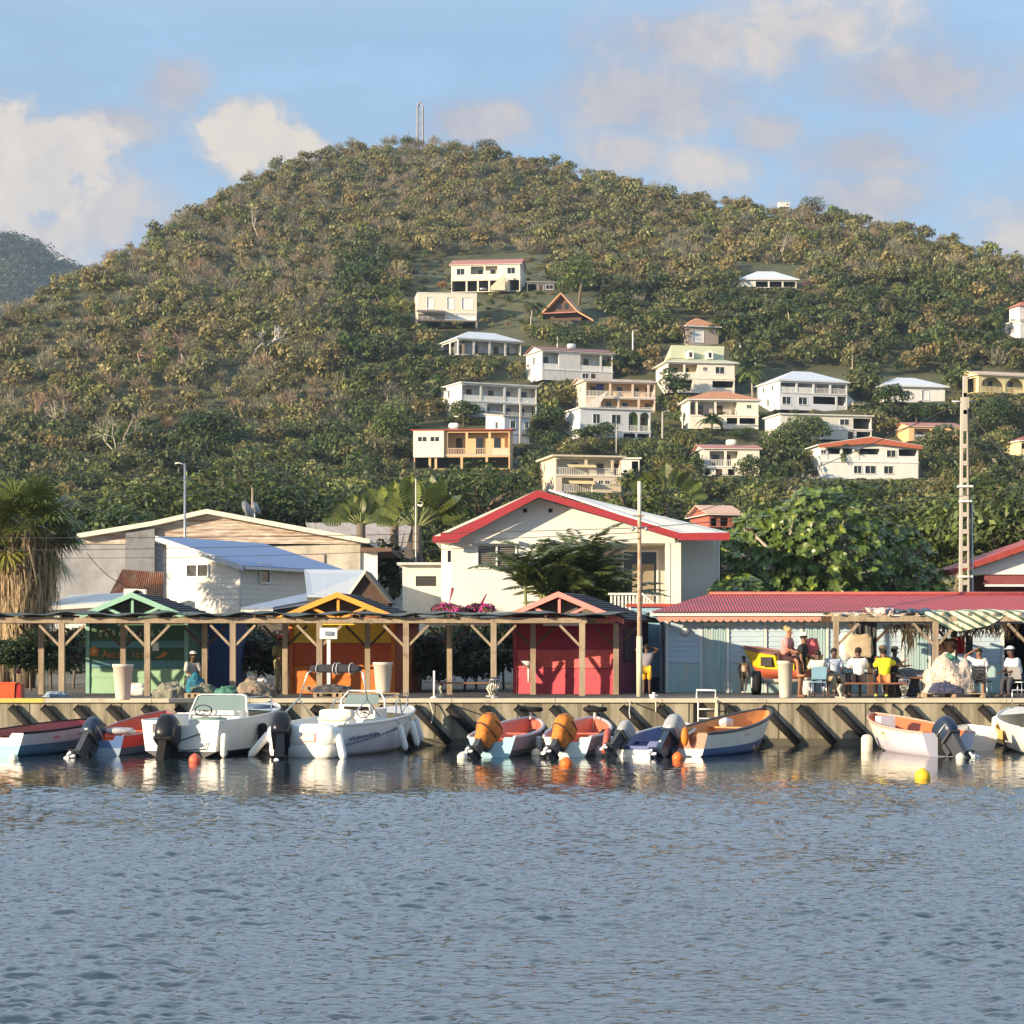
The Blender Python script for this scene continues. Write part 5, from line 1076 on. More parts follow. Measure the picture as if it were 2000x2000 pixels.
for a, b in doors:
    m = MB(); z1 = Z(1222, Y8); n = 9; wd_ = (X(b-1,Y8)-X(a+1,Y8))/n
    for i in range(n): x = X(a+1,Y8)+i*wd_; m.box((x+.006,Y8-.035-.012*(i%2),zb_+.02),(x+wd_-.006,Y8-.005,z1), pbd)
    m.box((X(a+1,Y8),Y8-.06,z1+.003),(X(b-1,Y8),Y8-.02,z1+.09), wt); d_ = m.build('door', T, o)
    mh = MB(); mh.box((X(b-3,Y8),Y8-.09,ZD+.95),(X(b-2,Y8),Y8-.052,ZD+1.08), metalgrey); mh.build('handle', d_, o)
# scalloped trim under the eaves
m = MB(); x = X(1284, 67.25); redt = mat('coral_trim', (.62,.30,.22), .6)
while x < xR:
    r = .115; m.poly([(x,67.2,Z(1204,67.2))]+[(x+r-r*math.cos(PI*q/8),67.2,Z(1204,67.2)-.07-.10*math.sin(PI*q/8)) for q in range(9)]+[(x+2*r,67.2,Z(1204,67.2))], (0,.03,0), redt); x += 2*r
m.build('scalloped_trim', T, o)
m = MB(); m.box((X(1270,67.2),67.14,Z(1203,67.2)),(xR,67.33,Z(1194.5,67.2)), white); m.box((X(1275,67.2),67.34,Z(1204,67.2)),(xR,Y8-.005,Z(1200,67.2)), wt); m.build('eaves_board', T, o)
corr = mat('red_corrugated', (.38,.045,.045), .5, .12, 3, dirt=(.22,.05,.04), damt=.2); m = MB(); vs = []; n = 0
pitch = .098; x = X(1270, 67.1); xe = xR; xr0 = X(1385, 69.6); z0 = Z(1195, 67.1); z1 = Z(1160.5, 69.6); st = 0
while x < xe:
    f = min(1, (x-X(1270,67.1))/(xr0-X(1270,67.1))); ztop = z0+(z1-z0)*f; ytop = 67.1+(69.6-67.1)*f; dz = .022*math.cos(st*PI/2)
    vs += [(x,67.05,z0+dz),(x+.02*0,ytop,ztop+dz)]; st += 1; x += pitch/4
n = len(vs)//2; m.add(vs, [(2*i,2*i+2,2*i+3,2*i+1) for i in range(n-1)], corr, True)
m.poly([(xr0,69.6,z1-.01),(xe,69.6,z1-.01),(xe,72.6,z0),(X(1270,67.1),72.6,z0)], (0,0,-.03), corr); m.add([(X(1270,67.1),67.1,z0-.02),(xr0,69.6,z1-.02),(X(1270,67.1),72.6,z0-.02)], [(0,1,2)], corr)
m.tube([(xr0,69.6,z1+.02),(xe,69.6,z1+.02)], .06, mat('ridge_cap', (.46,.10,.08), .5)); m.build('roof', T, o)
for px, dy in ((1338,0),):
    p = W(px, 1233, Y8-.1); Tq = thing('wall_lamp', 'round white bulkhead lamp on the pale blue wall', 'lamp', p); m = MB(); m.lathe([(.10,0),(.11,.03),(.08,.07),(.0,.085)], white, (0,0,0), 16, True, Matrix.Rotation(PI/2, 4, 'X')); m.build('lamp_shade', Tq); m = MB(); m.lathe([(.135,-.02),(.135,.01),(.11,.01)], steel, (0,0,0), 16, True, Matrix.Rotation(PI/2, 4, 'X')); m.build('rim', Tq)
# smooth light-blue wall in the gap
o = W(1277, 1353, 70.5); o.z = ZD; T = thing('garden_wall', 'smooth light blue wall with dark foot in the gap beside the pink kiosk', 'wall', o)
m = MB(); m.box((-.75,0,.45),(1.2,.2,2.75), mat('sky_blue_render', (.28,.50,.62), .7, .08)); m.build('wall', T); m = MB(); m.box((-.75,-.01,0),(1.2,.21,.449), mat('dark_foot', (.08,.10,.12), .8)); m.build('plinth', T); m = MB(); m.box((-.9,-.1,2.751),(1.3,.3,2.85), redroof); m.build('coping', T)
# ================================================================ PLANTS NEAR THE QUAY
# --- fan palm with a skirt of dead fronds, far left
def fan_palm(label, px, pyb, Y, trunk_h, seed):
    g = np.random.default_rng(seed); o = W(px, pyb, Y); o.z = ZD; T = thing('fan_palm', label, 'palm tree', o)
    m = MB(); m.tube([(0,0,-.2),(0.1,0,trunk_h*.5),(0,0,trunk_h)], [.34,.27,.24], bark, 10); m.build('trunk', T)
    VV = []; CC = []
    for i in range(62):
        a = g.random()*2*PI; el = -.75+2.1*g.random()**.8; d = np.array([math.cos(a)*math.cos(el), math.sin(a)*math.cos(el), math.sin(el)])
        pl = 1.1+.5*g.random(); hub = np.array([0,0,trunk_h])+d*pl+np.array([0,0,-.15*pl]); side = np.array([-math.sin(a), math.cos(a), 0]); upv = np.cross(side, d)
        c = np.array((.13,.165,.045))*(.6+.8*g.random()); c = c if el > -.3 else c*np.array((1.5,1.2,.9))
        b0 = np.array([0,0,trunk_h]); s_ = side*.02; VV += [b0-s_, b0+s_, hub+s_, hub-s_]; CC += [np.array((.16,.17,.05))]*4
        nbl = 30; L0 = .95+.3*g.random()
        for k in range(nbl):
            f = (k/(nbl-1)-.5)*2; an = f*2.2; dd = d*math.cos(an)+side*math.sin(an)+upv*.06*(-1)**k; dd = dd/np.linalg.norm(dd)
            l = L0*(1-.25*abs(f)); mid = hub+dd*l*.6; tip = hub+dd*l+np.array([0,0,-.30*l*(.4+g.random())]); w_ = np.cross(dd, upv); w_ = w_/(np.linalg.norm(w_)+1e-6)*.048
            VV += [hub-w_*.3, mid-w_, tip, mid+w_]; CC += [c*(.8+.4*g.random())]*4
    np_mesh('crown', np.array(VV), np.arange(len(VV)).reshape(-1, 4), [GLOSSLEAF], False, np.clip(np.array(CC), .004, 1), T)
    VV = []; CC = []
    for i in range(1500):                      # hanging dead leaves
        a = g.random()*2*PI; z0 = trunk_h*(.30+.72*g.random()**.7); r0 = .3+.2*g.random(); l = .8+1.3*g.random(); r1 = r0+.25+.95*g.random()*(z0/trunk_h)**1.5
        d = np.array([math.cos(a), math.sin(a), 0]); sd = np.array([-math.sin(a), math.cos(a), 0])*(.010+.022*g.random())
        p = [d*r0+np.array([0,0,z0]), d*r1+np.array([0,0,z0-l*.35]), d*r1*(1+g.normal()*.08)+np.array([0,0,max(.05, z0-l)])+sd*g.normal()*5]
        c = np.array((.40,.30,.18))*(.35+1.0*g.random())
        for j in range(2): VV += [p[j]-sd, p[j]+sd, p[j+1]+sd*(.9 if j == 0 else .2), p[j+1]-sd*(.9 if j == 0 else .2)]; CC += [c]*4
    np_mesh('dead_frond_skirt', np.array(VV), np.arange(len(VV)).reshape(-1, 4), [DRYLEAF], False, np.clip(np.array(CC), .004, 1), T)
    return T
fan_palm('tall fan palm with a thick skirt of dead fronds at the left edge', 50, 1350, 75, 5.6, 3)
fan_palm('shorter fan palm half hidden behind the tall one at the left edge', 5, 1350, 80, 5.3, 8)
# --- breadfruit tree: rosettes of big lobed leaves
def breadfruit(label, px, Y, w, h, seed, n=430, col=(.095,.145,.028), zb=1.3, depth=3.0, name='breadfruit_tree', low=.05, lsz=.31):
    g = np.random.default_rng(seed); o = W(px, 1200, Y); o.z = zb; T = thing(name, label, 'tree', o)
    m = MB(); top = Vector((-.4,0,h*.5)); m.tube([(0,0,-.3),(.15,0,h*.22),top], [.34,.30,.20], palebark, 9)
    tips = []
    outl = []
    K = 7
    for k in range(K*2+1):                    # lobed half outline
        t = k/(K*2); outl.append((t, (.30 if k % 2 else .12)*math.sin(PI*min(1, t*.85+.14))**.6))
    VV = []; CC = []; FF = []
    for i in range(n):
        a = g.random()*2*PI; u = g.random()**.5; x = math.cos(a)*u*w; y = math.sin(a)*u*depth; zt = h*(.52+.48*(1-u*u)**.5*(.9+.1*g.random())); z = low*h+(zt-low*h)*(1-g.random()**1.8*.98)
        if y > depth*.4: continue
        P = np.array([x, y-.4*abs(g.normal()), z]); ax = np.array([x/w*.8, y/depth*.8-.45, .75])+g.normal(0, .45, 3); ax /= np.linalg.norm(ax)
        e1 = np.cross(ax, [0,0,1.0]); e1 /= np.linalg.norm(e1); e2 = np.cross(ax, e1); tone = .75+.5*g.random()
        if i % 6 == 0: tips.append(Vector(P))
        for j in range(8):
            th = 2*PI*j/8+g.random()*.5; d = e1*math.cos(th)+e2*math.sin(th)+ax*(.35+.5*g.random()); d /= np.linalg.norm(d); sd = np.cross(d, ax); sd /= np.linalg.norm(sd)+1e-6; l = lsz*(.65+.55*g.random())
            b_ = len(VV); c = np.clip(np.array(col)*tone*(.8+.45*g.random())*(np.array((2.2,1.7,1.5)) if g.random() < .06 else 1), .004, 1)
            for t, hw in outl:
                dr = np.array([0,0,-.30*t*t*l]); q = P+d*(t*l)+dr; up_ = ax*.10*hw*l
                VV.append(q+sd*hw*l*1.35+up_); VV.append(q); VV.append(q-sd*hw*l*1.35+up_); CC += [c, c*1.15, c]
            for k in range(K*2): r_ = b_+k*3; FF += [(r_, r_+1, r_+4, r_+3), (r_+1, r_+2, r_+5, r_+4)]
    for tp in tips: q = top.lerp(tp, .5)+Vector((0,.5,0)); m.tube([top*.9, q, tp], [.10,.06,.02], palebark, 5)
    m.build('trunk', T)
    np_mesh('crown', np.array(VV), np.array(FF), [GLOSSLEAF], False, np.array(CC), T)
    for k in range(7): p = Vector((g.normal()*w*.4, -depth*.80, h*(.35+.5*g.random()))); m = MB(); m.ell(p, (.11,.11,.13), mat('breadfruit_skin', (.36,.42,.10), .7), 8, 6); m.build('fruit', T)
    return T
BF = [('big breadfruit tree with pale forked trunk right of the white red-gabled house', 1500, 92, 2.6, 7.3, 21, 330), ('tallest breadfruit tree with lobed leaves above the pale blue building', 1600, 91, 2.9, 8.2, 22, 400), ('breadfruit tree between the tallest one and the concrete pole', 1715, 94, 2.8, 7.0, 23, 330),
      ('low breadfruit tree close behind the red corrugated roof, left part', 1440, 86, 1.5, 4.3, 24, 150)]
for a in BF: breadfruit(a[0], a[1], a[2], a[3], a[4], a[5], int(a[6]*2.5))
m = MB(); p = W(1492, 1128, 89.6); o = p.copy(); T = thing('pollarded_tree', 'thick pale forked trunk leaning in front of the breadfruit leaves', 'tree', p)
m.tube([(0,0,-1.8),(.25,0,.2),(.6,-.1,1.0)], [.24,.2,.17], palebark, 8); m.tube([(.55,-.1,.9),(1.05,0,1.6),(1.25,.1,2.5)], [.13,.09,.05], palebark, 6); m.tube([(.5,-.1,.9),(.1,0,1.3),(-.3,.1,1.7)], [.1,.07,.05], palebark, 6); m.build('trunk', T)
# --- mango and other dense trees right behind the town
MG = [('dense mango tree at the right edge behind the tall pole', 1960, 120, 5.6, 8.6, G3, 5200), ('mango tree right of the tall concrete pole', 1868, 124, 4.6, 8.4, G2, 4200), ('dark mango tree behind the breadfruit trees', 1770, 128, 5.0, 8.4, G3, 4200), ('dark mango tree over the roof gap right of the red gable', 1660, 135, 5.2, 9.0, G1, 3600),
      ('rounded mango tree behind the breadfruit trunk', 1530, 132, 4.6, 8.2, G3, 3400), ('dark tree behind the ridge of the red gabled house, left side', 905, 150, 5.6, 9.8, G1, 4200), ('dark rounded tree behind the traveller palm', 740, 160, 6.0, 9.2, G1, 3600), ('dense green tree right of the orange hillside house', 1010, 165, 4.6, 9.0, G3, 2800), 
      ('dark tree above the warehouse gable', 500, 150, 6.0, 9.2, G1, 4000), ('bright topped tree above the warehouse, beside the lamp', 330, 145, 6.2, 9.0, G3, 4200), ('dense tree between fan palm and warehouse', 190, 125, 4.8, 8.4, G1, 3800), ('dark dense tree behind the fan palm', 60, 125, 5.2, 9.0, G1, 3800), ('leafy tree between the peaks of warehouse and streaked roof', 620, 150, 5.0, 7.2, G3, 3000),
      ('bushy tree in the gap before the small pink roofed cottage', 1300, 130, 3.6, 6.6, G3, 2600), ('light green almond tree above the white ribbed roof', 1240, 150, 3.8, 9.4, G2, 2200), ('dark bush under the red gable at the right edge', 1850, 84, 2.4, 3.2, G1, 2400)]
for i, (lab, px, Y, w, h, c, n) in enumerate(MG):
    o = W(px, 1200, Y); o.z = 1.3 if Y < 101 else 1.2+(min(Y, 150)-100)*.11
    tree(lab, o, w, h, np.array(c)*1.05, n, .20 if Y > 110 else .14, 300+i, nb=20, low=.10, shell=.28, cat='tree', var=.22, hue2=(.15,.19,.04) if c is not G1 else (.09,.12,.03))
# low backing hedge so no bare ground shows between buildings: single shrubs
HB = [(1330,80,'shrub between the red gabled house and the breadfruit leaves'),(1392,79,'shrub at the downpipe of the red gabled house'),(30,80,'dark bush under the fan palm at the left edge'),(100,72,'dark bougainvillea-like bush behind the first pergola bay'),(60,70.5,'bushy shrub behind the orange box'),(500,72,'large dark bush filling the gap between blue hut and orange kiosk'),(455,72.5,'dark bush beside the blue hut'),(858,70,'dark bush right of the orange kiosk'),(905,71,'dark bush in the middle of the unlit bay'),(955,70,'dark bush left of the pink kiosk'),(820,71,'bush touching the orange kiosk side'), (1120,82,'shrub under the balcony'), (878,72.5,'tall dark hedge plant behind the unlit bay, left one'), (930,73,'tall dark hedge plant behind the unlit bay, right one'), (478,74,'tall dark plant at the back of the gap beside the blue hut'), (985,73,'dark plant showing at the left edge of the pink kiosk'), (140,74,'dark plant behind the left edge of the green kiosk')]
for i, (px, Y, lab) in enumerate(HB):
    o = W(px, 1300, Y); o.z = ZD; hh = 1.9 if px < 1300 else 3.2
    if px in (500,455): hh = 2.3
    if px == 1120: hh = 2.4
    if Y in (72.5,73,74) and px not in (455,): hh = 2.5
    tree(lab, o, 1.5 if px < 1300 else 1.6, hh*1.12, np.array(G1)*.85, 3600, .09, 500+i, 'shrub', 'shrub', 12, None, .05, LEAF, .5, (.10,.015,.04) if px in (100,905,858,500) else None, .25, bark, .5, .05)  # leaves darkened: the pergola's shade is put into their colour
# bougainvillea on top of the pergola bay
g = np.random.default_rng(77); o = W(905, 1205, 66.5); T = thing('bougainvillea', 'magenta bougainvillea sprawling on the pergola roof between orange and pink kiosks', 'plant', o)
bl = [((x, g.normal()*.3, .10+.16*math.sin(abs(x)*3)), (.26,.3,.17)) for x in np.linspace(-.75, .75, 9)]; leafcloud('blossom', bl, 1500, .05, (.42,.05,.20), g, DRYLEAF, T)
leafcloud('leaves', bl, 500, .06, G2, g, LEAF, T)
m = MB(); m.tube([(-.35,0,0),(-.42,0,.5),(-.33,0,.9)], [.025,.02,.05], mat('bract', (.35,.05,.10)), 6); m.tube([(.2,0,.05),(.55,0,.4),(.72,0,.72)], [.02,.05,.02], mat('bract', (.35,.05,.10)), 6); m.build('stem', T)
# areca palm clump in front of the white house
def clump(label, px, Y, zb, n, L_, seed, col, up0=(.7,1.45), droop=.95, width=.62, stems=5, leaflets=34, name='areca_palm', hgt=.8):
    g = np.random.default_rng(seed); o = W(px, 1200, Y); o.z = zb; T = thing(name, label, 'palm tree', o); m = MB(); VV = []; CC = []
    for i in range(stems):
        q = Vector((g.normal()*.45, g.normal()*.3, 0)); top = q*1.4+Vector((0,0,hgt*(1.2+g.random()))); m.tube([q, top], [.07,.055], mat('green_stem', (.18,.20,.07)), 7)
        V_, C_ = fronds(g, n//stems, L_, width, col, leaflets, up0, droop, origin=top); VV.append(V_); CC.append(C_)
    m.build('stems', T); V_ = np.concatenate(VV); np_mesh('fronds', V_, np.arange(len(V_)).reshape(-1, 4), [GLOSSLEAF], False, np.clip(np.concatenate(CC), .004, 1), T); return T
clump('areca palm with arching fronds before the louvred window of the white house', 1052, 80, 2.2, 62, 2.5, 5, np.array(G3)*1.4, hgt=1.6, droop=.85, up0=(.85,1.57), width=.5)
clump('areca palm under the balcony opening, right of the first one', 1118, 80.5, 2.2, 74, 2.6, 6, np.array(G3)*1.4, hgt=1.7, droop=.85, up0=(.85,1.57), width=.5)
clump('small areca palm before the balcony door', 1178, 81, 2.2, 44, 2.5, 7, np.array(G2)*1.2, hgt=1.0, droop=.75, up0=(.8,1.57), width=.45)
# traveller's palm: fan of paddle leaves
def traveller(label, px, pyb, Y, seed, n=15, L_=2.6, spread=1.25, dx=0):
    g = np.random.default_rng(seed); o = W(px, pyb, Y); T = thing('traveller_palm', label, 'palm tree', o); VV = []; CC = []; m = MB(); m.tube([(0,0,-3.5),(0,0,.2)], [.28,.22], bark, 8)
    for i in range(n):
        a = (i/(n-1)-.5)*2*spread+dx; d = np.array([math.sin(a), g.normal()*.10, math.cos(a)]); l = L_*(.85+.3*g.random()); b0 = d*l*.52; m.tube([(0,0,.1), Vector(b0)], [.05,.03], mat('green_stem', (.18,.20,.07)), 5)
        sd = np.array([math.cos(a), .5*g.normal(), -math.sin(a)]); sd /= np.linalg.norm(sd); c = np.array((.12,.145,.035))*(.6+.8*g.random()); K = 9
        for k in range(K):
            t0, t1 = k/K, (k+1)/K
            for sg in (-1, 1):
                def pt(t, w): 
                    bend = np.array([0, 0, -.5*(t**2)*l*.3*abs(math.sin(a))]); return b0+d*t*l*.55+bend+sd*sg*w*.34*l*.55*math.sin(PI*min(.97, t*.9+.07))**.6+np.array([0, -.15*w, -.12*w])
                VV += [pt(t0, 0), pt(t0+.01, 1), pt(t1-.02, 1), pt(t1, 0)]; CC += [c*(.8+.4*g.random())]*4
    m.build('stems', T); np_mesh('leaves', np.array(VV), np.arange(len(VV)).reshape(-1, 4), [GLOSSLEAF], False, np.clip(np.array(CC), .004, 1), T)
traveller("large traveller's palm with a fan of paddle leaves above the streaked roof", 815, 1035, 108, 4, 21, 2.5, 1.15)
traveller("smaller banana-like plant left of the large traveller's palm", 705, 1030, 110, 5, 11, 1.8, 1.2)
traveller("paddle-leaved plant beside the white mast at the streaked roof", 770, 1035, 112, 6, 9, 2.4, 1.1)
traveller('banana plant right of the small pink roofed cottage', 1300, 985, 150, 9, 9, 2.6, 1.2)
# ================================================================ PERGOLA
YF, YB = 63.4, 65.2
zt = Z(1217, YF)
T = thing('pergola', 'long weathered timber pergola with braced posts and a dark green roof sheet along the quay', 'pergola', (-5, YF, ZD)); o = Vector((-5, YF, ZD))
fposts = [-47, 121, 288, 455, 624, 793, 964, 1137]; bposts = [-86, 81, 241, 400, 557, 718, 878, 1041, 1203]
def brace(m, x, y, z, sg, mt): m.bar((x+sg*.02, y, z-.72), (x+sg*.66, y, z-.06), .07, .12, mt, (0,1,0))
for px in fposts:
    x = X(px, YF); m = MB(); m.box((x-.085,YF-.085,ZD),(x+.085,YF+.085,zt), timber); m.build('post', T, o)
    for sg in (-1, 1):
        if px == 1137 and sg == 1: continue
        m = MB(); brace(m, x, YF, zt, sg, timber); m.build('brace', T, o)
for px in bposts:
    x = X(px, YB); m = MB(); m.box((x-.08,YB-.08,ZD),(x+.08,YB+.08,zt), timber); m.build('post', T, o)
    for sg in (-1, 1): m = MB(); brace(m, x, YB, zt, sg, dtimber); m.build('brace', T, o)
xa, xb = X(-200, YF), X(1146, YF)
for y, nm in ((YF, 'front_beam'), (YB, 'rear_beam')):
    m = MB(); xs = [xa]+[X(p, YF) for p in fposts if p > -60]+[xb+(.9 if y == YB else 0)]
    for i in range(len(xs)-1): m.box((xs[i]+.003,y-.07-(i%2)*.006,zt+.001),(xs[i+1]-.003,y+.07,zt+.165), timber)
    m.build(nm, T, o)
m = MB(); x = xa
k = 0
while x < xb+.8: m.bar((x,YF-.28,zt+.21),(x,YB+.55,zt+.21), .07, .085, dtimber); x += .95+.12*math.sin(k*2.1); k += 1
m.build('rafters', T, o)
tarp_g = mat('dark_green_sheet', (.055,.075,.055), .6, .3, 1.5, dirt=(.12,.12,.09), damt=.35); m = MB(); nx, ny = 200, 6; vs = []; x1 = X(1235, YF)
for i in range(nx+1):
    for j in range(ny+1):
        x = xa+(x1-xa)*i/nx; y = YF-.36+(YB+1.0-YF)*j/ny; z = zt+.275+.035*math.sin(x*2.3)+.025*math.sin(x*6.1+j)+.03*noise.noise(Vector((x*1.5, y, 2)))-.015*(j == 0)+.05*math.sin(PI*j/ny); vs.append((x, y, z))
fs = [(i*(ny+1)+j, (i+1)*(ny+1)+j, (i+1)*(ny+1)+j+1, i*(ny+1)+j+1) for i in range(nx) for j in range(ny)]; m.add(vs, fs, tarp_g, True); m.add([(a, b_, c-.02) for a, b_, c in vs], [f[::-1] for f in fs], tarp_g, True); m.build('roof_sheet', T, o)
for px in (830, 905, 1060): m = MB(); x = X(px, YB-.6); m.tube([(x,YB-.6,zt-.03),(x+1.1,YB-.6,zt-.03)], .035, white); m.build('light_tube', T, o)
# ================================================================ RIGHT CANOPY
YC = 63.2; zc_ = Z(1214, YC); o = Vector((X(1633,YC), YC, ZD)); T = thing('market_canopy', 'rough timber canopy frame with fish stall covers before the pale blue building', 'canopy', o)
for px in (1633, 1827, 2012): x = X(px,YC); m = MB(); m.box((x-.075,YC-.075,ZD),(x+.075,YC+.075,zc_), timber); m.build('post', T, o)
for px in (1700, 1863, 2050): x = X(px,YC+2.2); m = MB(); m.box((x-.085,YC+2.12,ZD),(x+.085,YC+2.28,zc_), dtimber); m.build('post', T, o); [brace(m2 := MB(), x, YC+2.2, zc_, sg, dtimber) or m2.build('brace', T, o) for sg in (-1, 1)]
for px, sgs in ((1633,(1,)),(1827,(-1,1)),(2012,(-1,))):
    for sg in sgs: m = MB(); brace(m, X(px,YC), YC, zc_, sg, timber); m.build('brace', T, o)
m = MB(); m.box((X(1625,YC),YC-.06,zc_+.002),(X(2100,YC),YC+.06,zc_+.17), timber); m.build('front_beam', T, o)
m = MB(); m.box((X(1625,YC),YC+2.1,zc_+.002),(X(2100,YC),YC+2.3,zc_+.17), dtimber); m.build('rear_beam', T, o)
for i in range(9): x = X(1640+i*50,YC); m = MB(); m.bar((x,YC-.2,zc_+.22),(x,YC+2.5,zc_+.22), .06, .08, timber); m.build('rafter', T, o)
def sheet(label, name, cat, px0, px1, Y, y0, zf, dep, mt, sag=.1, nx=50, ny=14, hem=None, seed=0, th=.01, ridged=None):
    # draped cloth: px range, front edge drops by hem(x)
    g = np.random.default_rng(seed); o = W((px0+px1)/2, 1214, Y); vs = []
    for i in range(nx+1):
        f = i/nx; x = X(px0+(px1-px0)*f, Y)
        for j in range(ny+1):
            q = j/ny; h = hem(f) if hem else .2
            if q < .45: t = q/.45; y = Y-.10-.02*math.sin(f*23); z = zf-h*(1-t)
            else: t = (q-.45)/.55; y = Y-.10+dep*t; z = zf+.05*math.sin(PI*t)
            z += sag*noise.noise(Vector((f*7+seed, q*3, seed)))*.7; y += .12*noise.noise(Vector((f*13, q*2, seed+5)))
            vs.append(Vector((x, y, z))-o)
    m = MB(); fs = [(i*(ny+1)+j, (i+1)*(ny+1)+j, (i+1)*(ny+1)+j+1, i*(ny+1)+j+1) for i in range(nx) for j in range(ny)]; m.add(vs, fs, mt, True); ob = m.build(name); ob.location = o; return tagd(ob, label, cat)
# striped tarpaulin material: stripes across the object's own x and height
sm_, nt, b = matnodes('green_striped_canvas'); t = nt.nodes.new('ShaderNodeTexCoord'); mp = nt.nodes.new('ShaderNodeMapping'); mp.inputs['Rotation'].default_value = (0, R(-28), 0); wv = nt.nodes.new('ShaderNodeTexWave'); wv.wave_type = 'BANDS'; wv.bands_direction = 'Z'; wv.inputs['Scale'].default_value = 1.75; wv.inputs['Distortion'].default_value = 1.2; wv.inputs['Detail Scale'].default_value = .6
cr_ = nt.nodes.new('ShaderNodeValToRGB'); cr_.color_ramp.interpolation = 'CONSTANT'; e = cr_.color_ramp.elements; e[0].color = (.72,.68,.48,1); e[1].position = .62; e[1].color = (.09,.15,.10,1)
nt.links.new(t.outputs['Object'], mp.inputs[0]); nt.links.new(mp.outputs[0], wv.inputs['Vector']); nt.links.new(wv.outputs[0], cr_.inputs[0]); nt.links.new(cr_.outputs[0], b.inputs['Base Color']); b.inputs['Roughness'].default_value = .8
sheet('cream and green striped canvas sagging over the canopy beam at the right', 'striped_tarpaulin', 'tarpaulin', 1805, 2080, YC, 0, zc_+.30, 2.0, sm_, .12, 70, 16, lambda f: .10+.46*max(0, math.sin(PI*min(1, f*1.75)))**.8*(f < .57)+(.25*abs(math.sin((f-.57)*9)) if f >= .57 else 0), 3)
sheet('dark blue tarpaulin bundled on the canopy beam', 'blue_tarpaulin', 'tarpaulin', 1728, 1818, YC, 0, zc_+.33, 1.6, mat('navy_tarp', (.035,.06,.10), .5, .3, 3), .12, 26, 10, lambda f: .10+.05*math.sin(f*9), 5)
sheet('red and white cloth folded at the left end of the canopy', 'red_white_cloth', 'cloth', 1692, 1745, YC-.02, 0, zc_+.36, 1.0, mat('red_white_cloth', (.72,.62,.56), .8, .1, 3, dirt=(.55,.08,.07), damt=.5, dscale=3), .08, 14, 10, lambda f: .06+.13*f, 8)
sheet('pale canvas stretched from the blue building to the left canopy post', 'canvas_sheet', 'tarpaulin', 1628, 1706, YC+.2, 0, zc_+.24, 2.4, mat('pale_canvas', (.52,.46,.36), .85, .15, 3), .06, 14, 10, lambda f: .05+.05*(1-f), 9)
# dry palm fronds hanging from the canopy
g = np.random.default_rng(31); o = W(1760, 1222, YC+.3); VV = []; CC = []
for i in range(190):
    x = X(1735+(1985-1735)*g.random(), YC+.3); l = .25+.3*g.random(); 
    if g.random() < .12: x = X(1768+g.random()*14, YC+.3); l = .8+.25*g.random()
    p = np.array([x-o.x, g.normal()*.25, g.random()*.05]); q = p+np.array([g.normal()*.09, 0, -l*.5]); r = q+np.array([g.normal()*.10, 0, -l*.5]); s_ = np.array([.012+.01*g.random(), .004, 0]); VV += [p-s_, p+s_, q+s_, q-s_, q-s_, q+s_, r, r]; CC += [np.array((.10,.075,.045))*(.6+.8*g.random())]*8
T = np_mesh('dry_fronds', np.array(VV)+g.normal(0, 1e-5, (len(VV), 3)), np.arange(len(VV)).reshape(-1, 4), [DRYLEAF], False, np.array(CC)); T.location = o; T['kind'] = 'stuff'; tagd(T, 'dry dark palm fronds hanging from the canopy beams in front of the pale blue doors', 'palm fronds')
# hanging bags, clothes and net by the canopy
def blobobj(name, label, cat, c, r, mt, e=.7, ns=3.0, amp=.12, nu=22, nv=16, group=None, rz=0, seed=0, flat=None):
    o = Vector(c); m = MB()
    def fn(p): 
        d = p.normalized() if p.length > 0 else p; k = 1+amp*noise.noise(d*ns+Vector((seed*7.3, seed, 0)))+amp*.5*noise.noise(d*ns*2.7+Vector((seed, 0, 3))); q = p*k
        if flat is not None and q.z < flat: q.z = flat
        return q
    m.ell((0,0,0), r, mt, nu, nv, None, e, fn); ob = m.build(name); ob.location = o; ob.rotation_euler = (0,0,rz); return tagd(ob, label, cat, group)
beige = mat('beige_sacking', (.58,.47,.32), .9, .2, 4, bump=.4); wht_s = mat('white_sack', (.66,.65,.62), .85, .2, 3, bump=.4); charc = mat('charcoal_net', (.07,.075,.08), .9, .3, 7, bump=.6)
blobobj('beige_sack', 'large folded beige sack hanging under the canopy near its left post', 'sack', W(1679,1262,64.2), (.42,.14,.34), beige, .45, 2.5, .22, seed=1)
blobobj('white_sack', 'pale grey sack hanging next to the left canopy post', 'sack', W(1652,1262,64.4), (.20,.16,.42), wht_s, .7, 2.5, .2, seed=2)
sheet('dark grey fishing net hung like a curtain under the canopy', 'hanging_net', 'net', 1664, 1712, 64.6, 0, zc_+.0, .3, charc, .15, 20, 14, lambda f: 1.35, 12)
blobobj('brown_jacket', 'dark brown jacket hanging between the canopy posts', 'jacket', W(1845,1262,64.6), (.28,.09,.22), brown, .5, 2.5, .25, seed=3)
sheet('bright red shirt hanging from the dark canopy post', 'red_shirt', 'shirt', 1868, 1883, 65.0, 0, Z(1246,65.0), .05, mat('scarlet_cloth', (.62,.03,.03), .8, .12, 4), .04, 8, 12, lambda f: .48, 13)
sheet('black and grey net bag hanging right of the red shirt', 'net_bag', 'net', 1884, 1899, 65.1, 0, Z(1244,65.1), .05, charc, .05, 8, 12, lambda f: .55, 14)
sheet('white towel hanging low on the dark canopy post', 'towel', 'towel', 1842, 1866, 65.3, 0, Z(1271,65.3), .05, white, .05, 8, 12, lambda f: .32, 15)

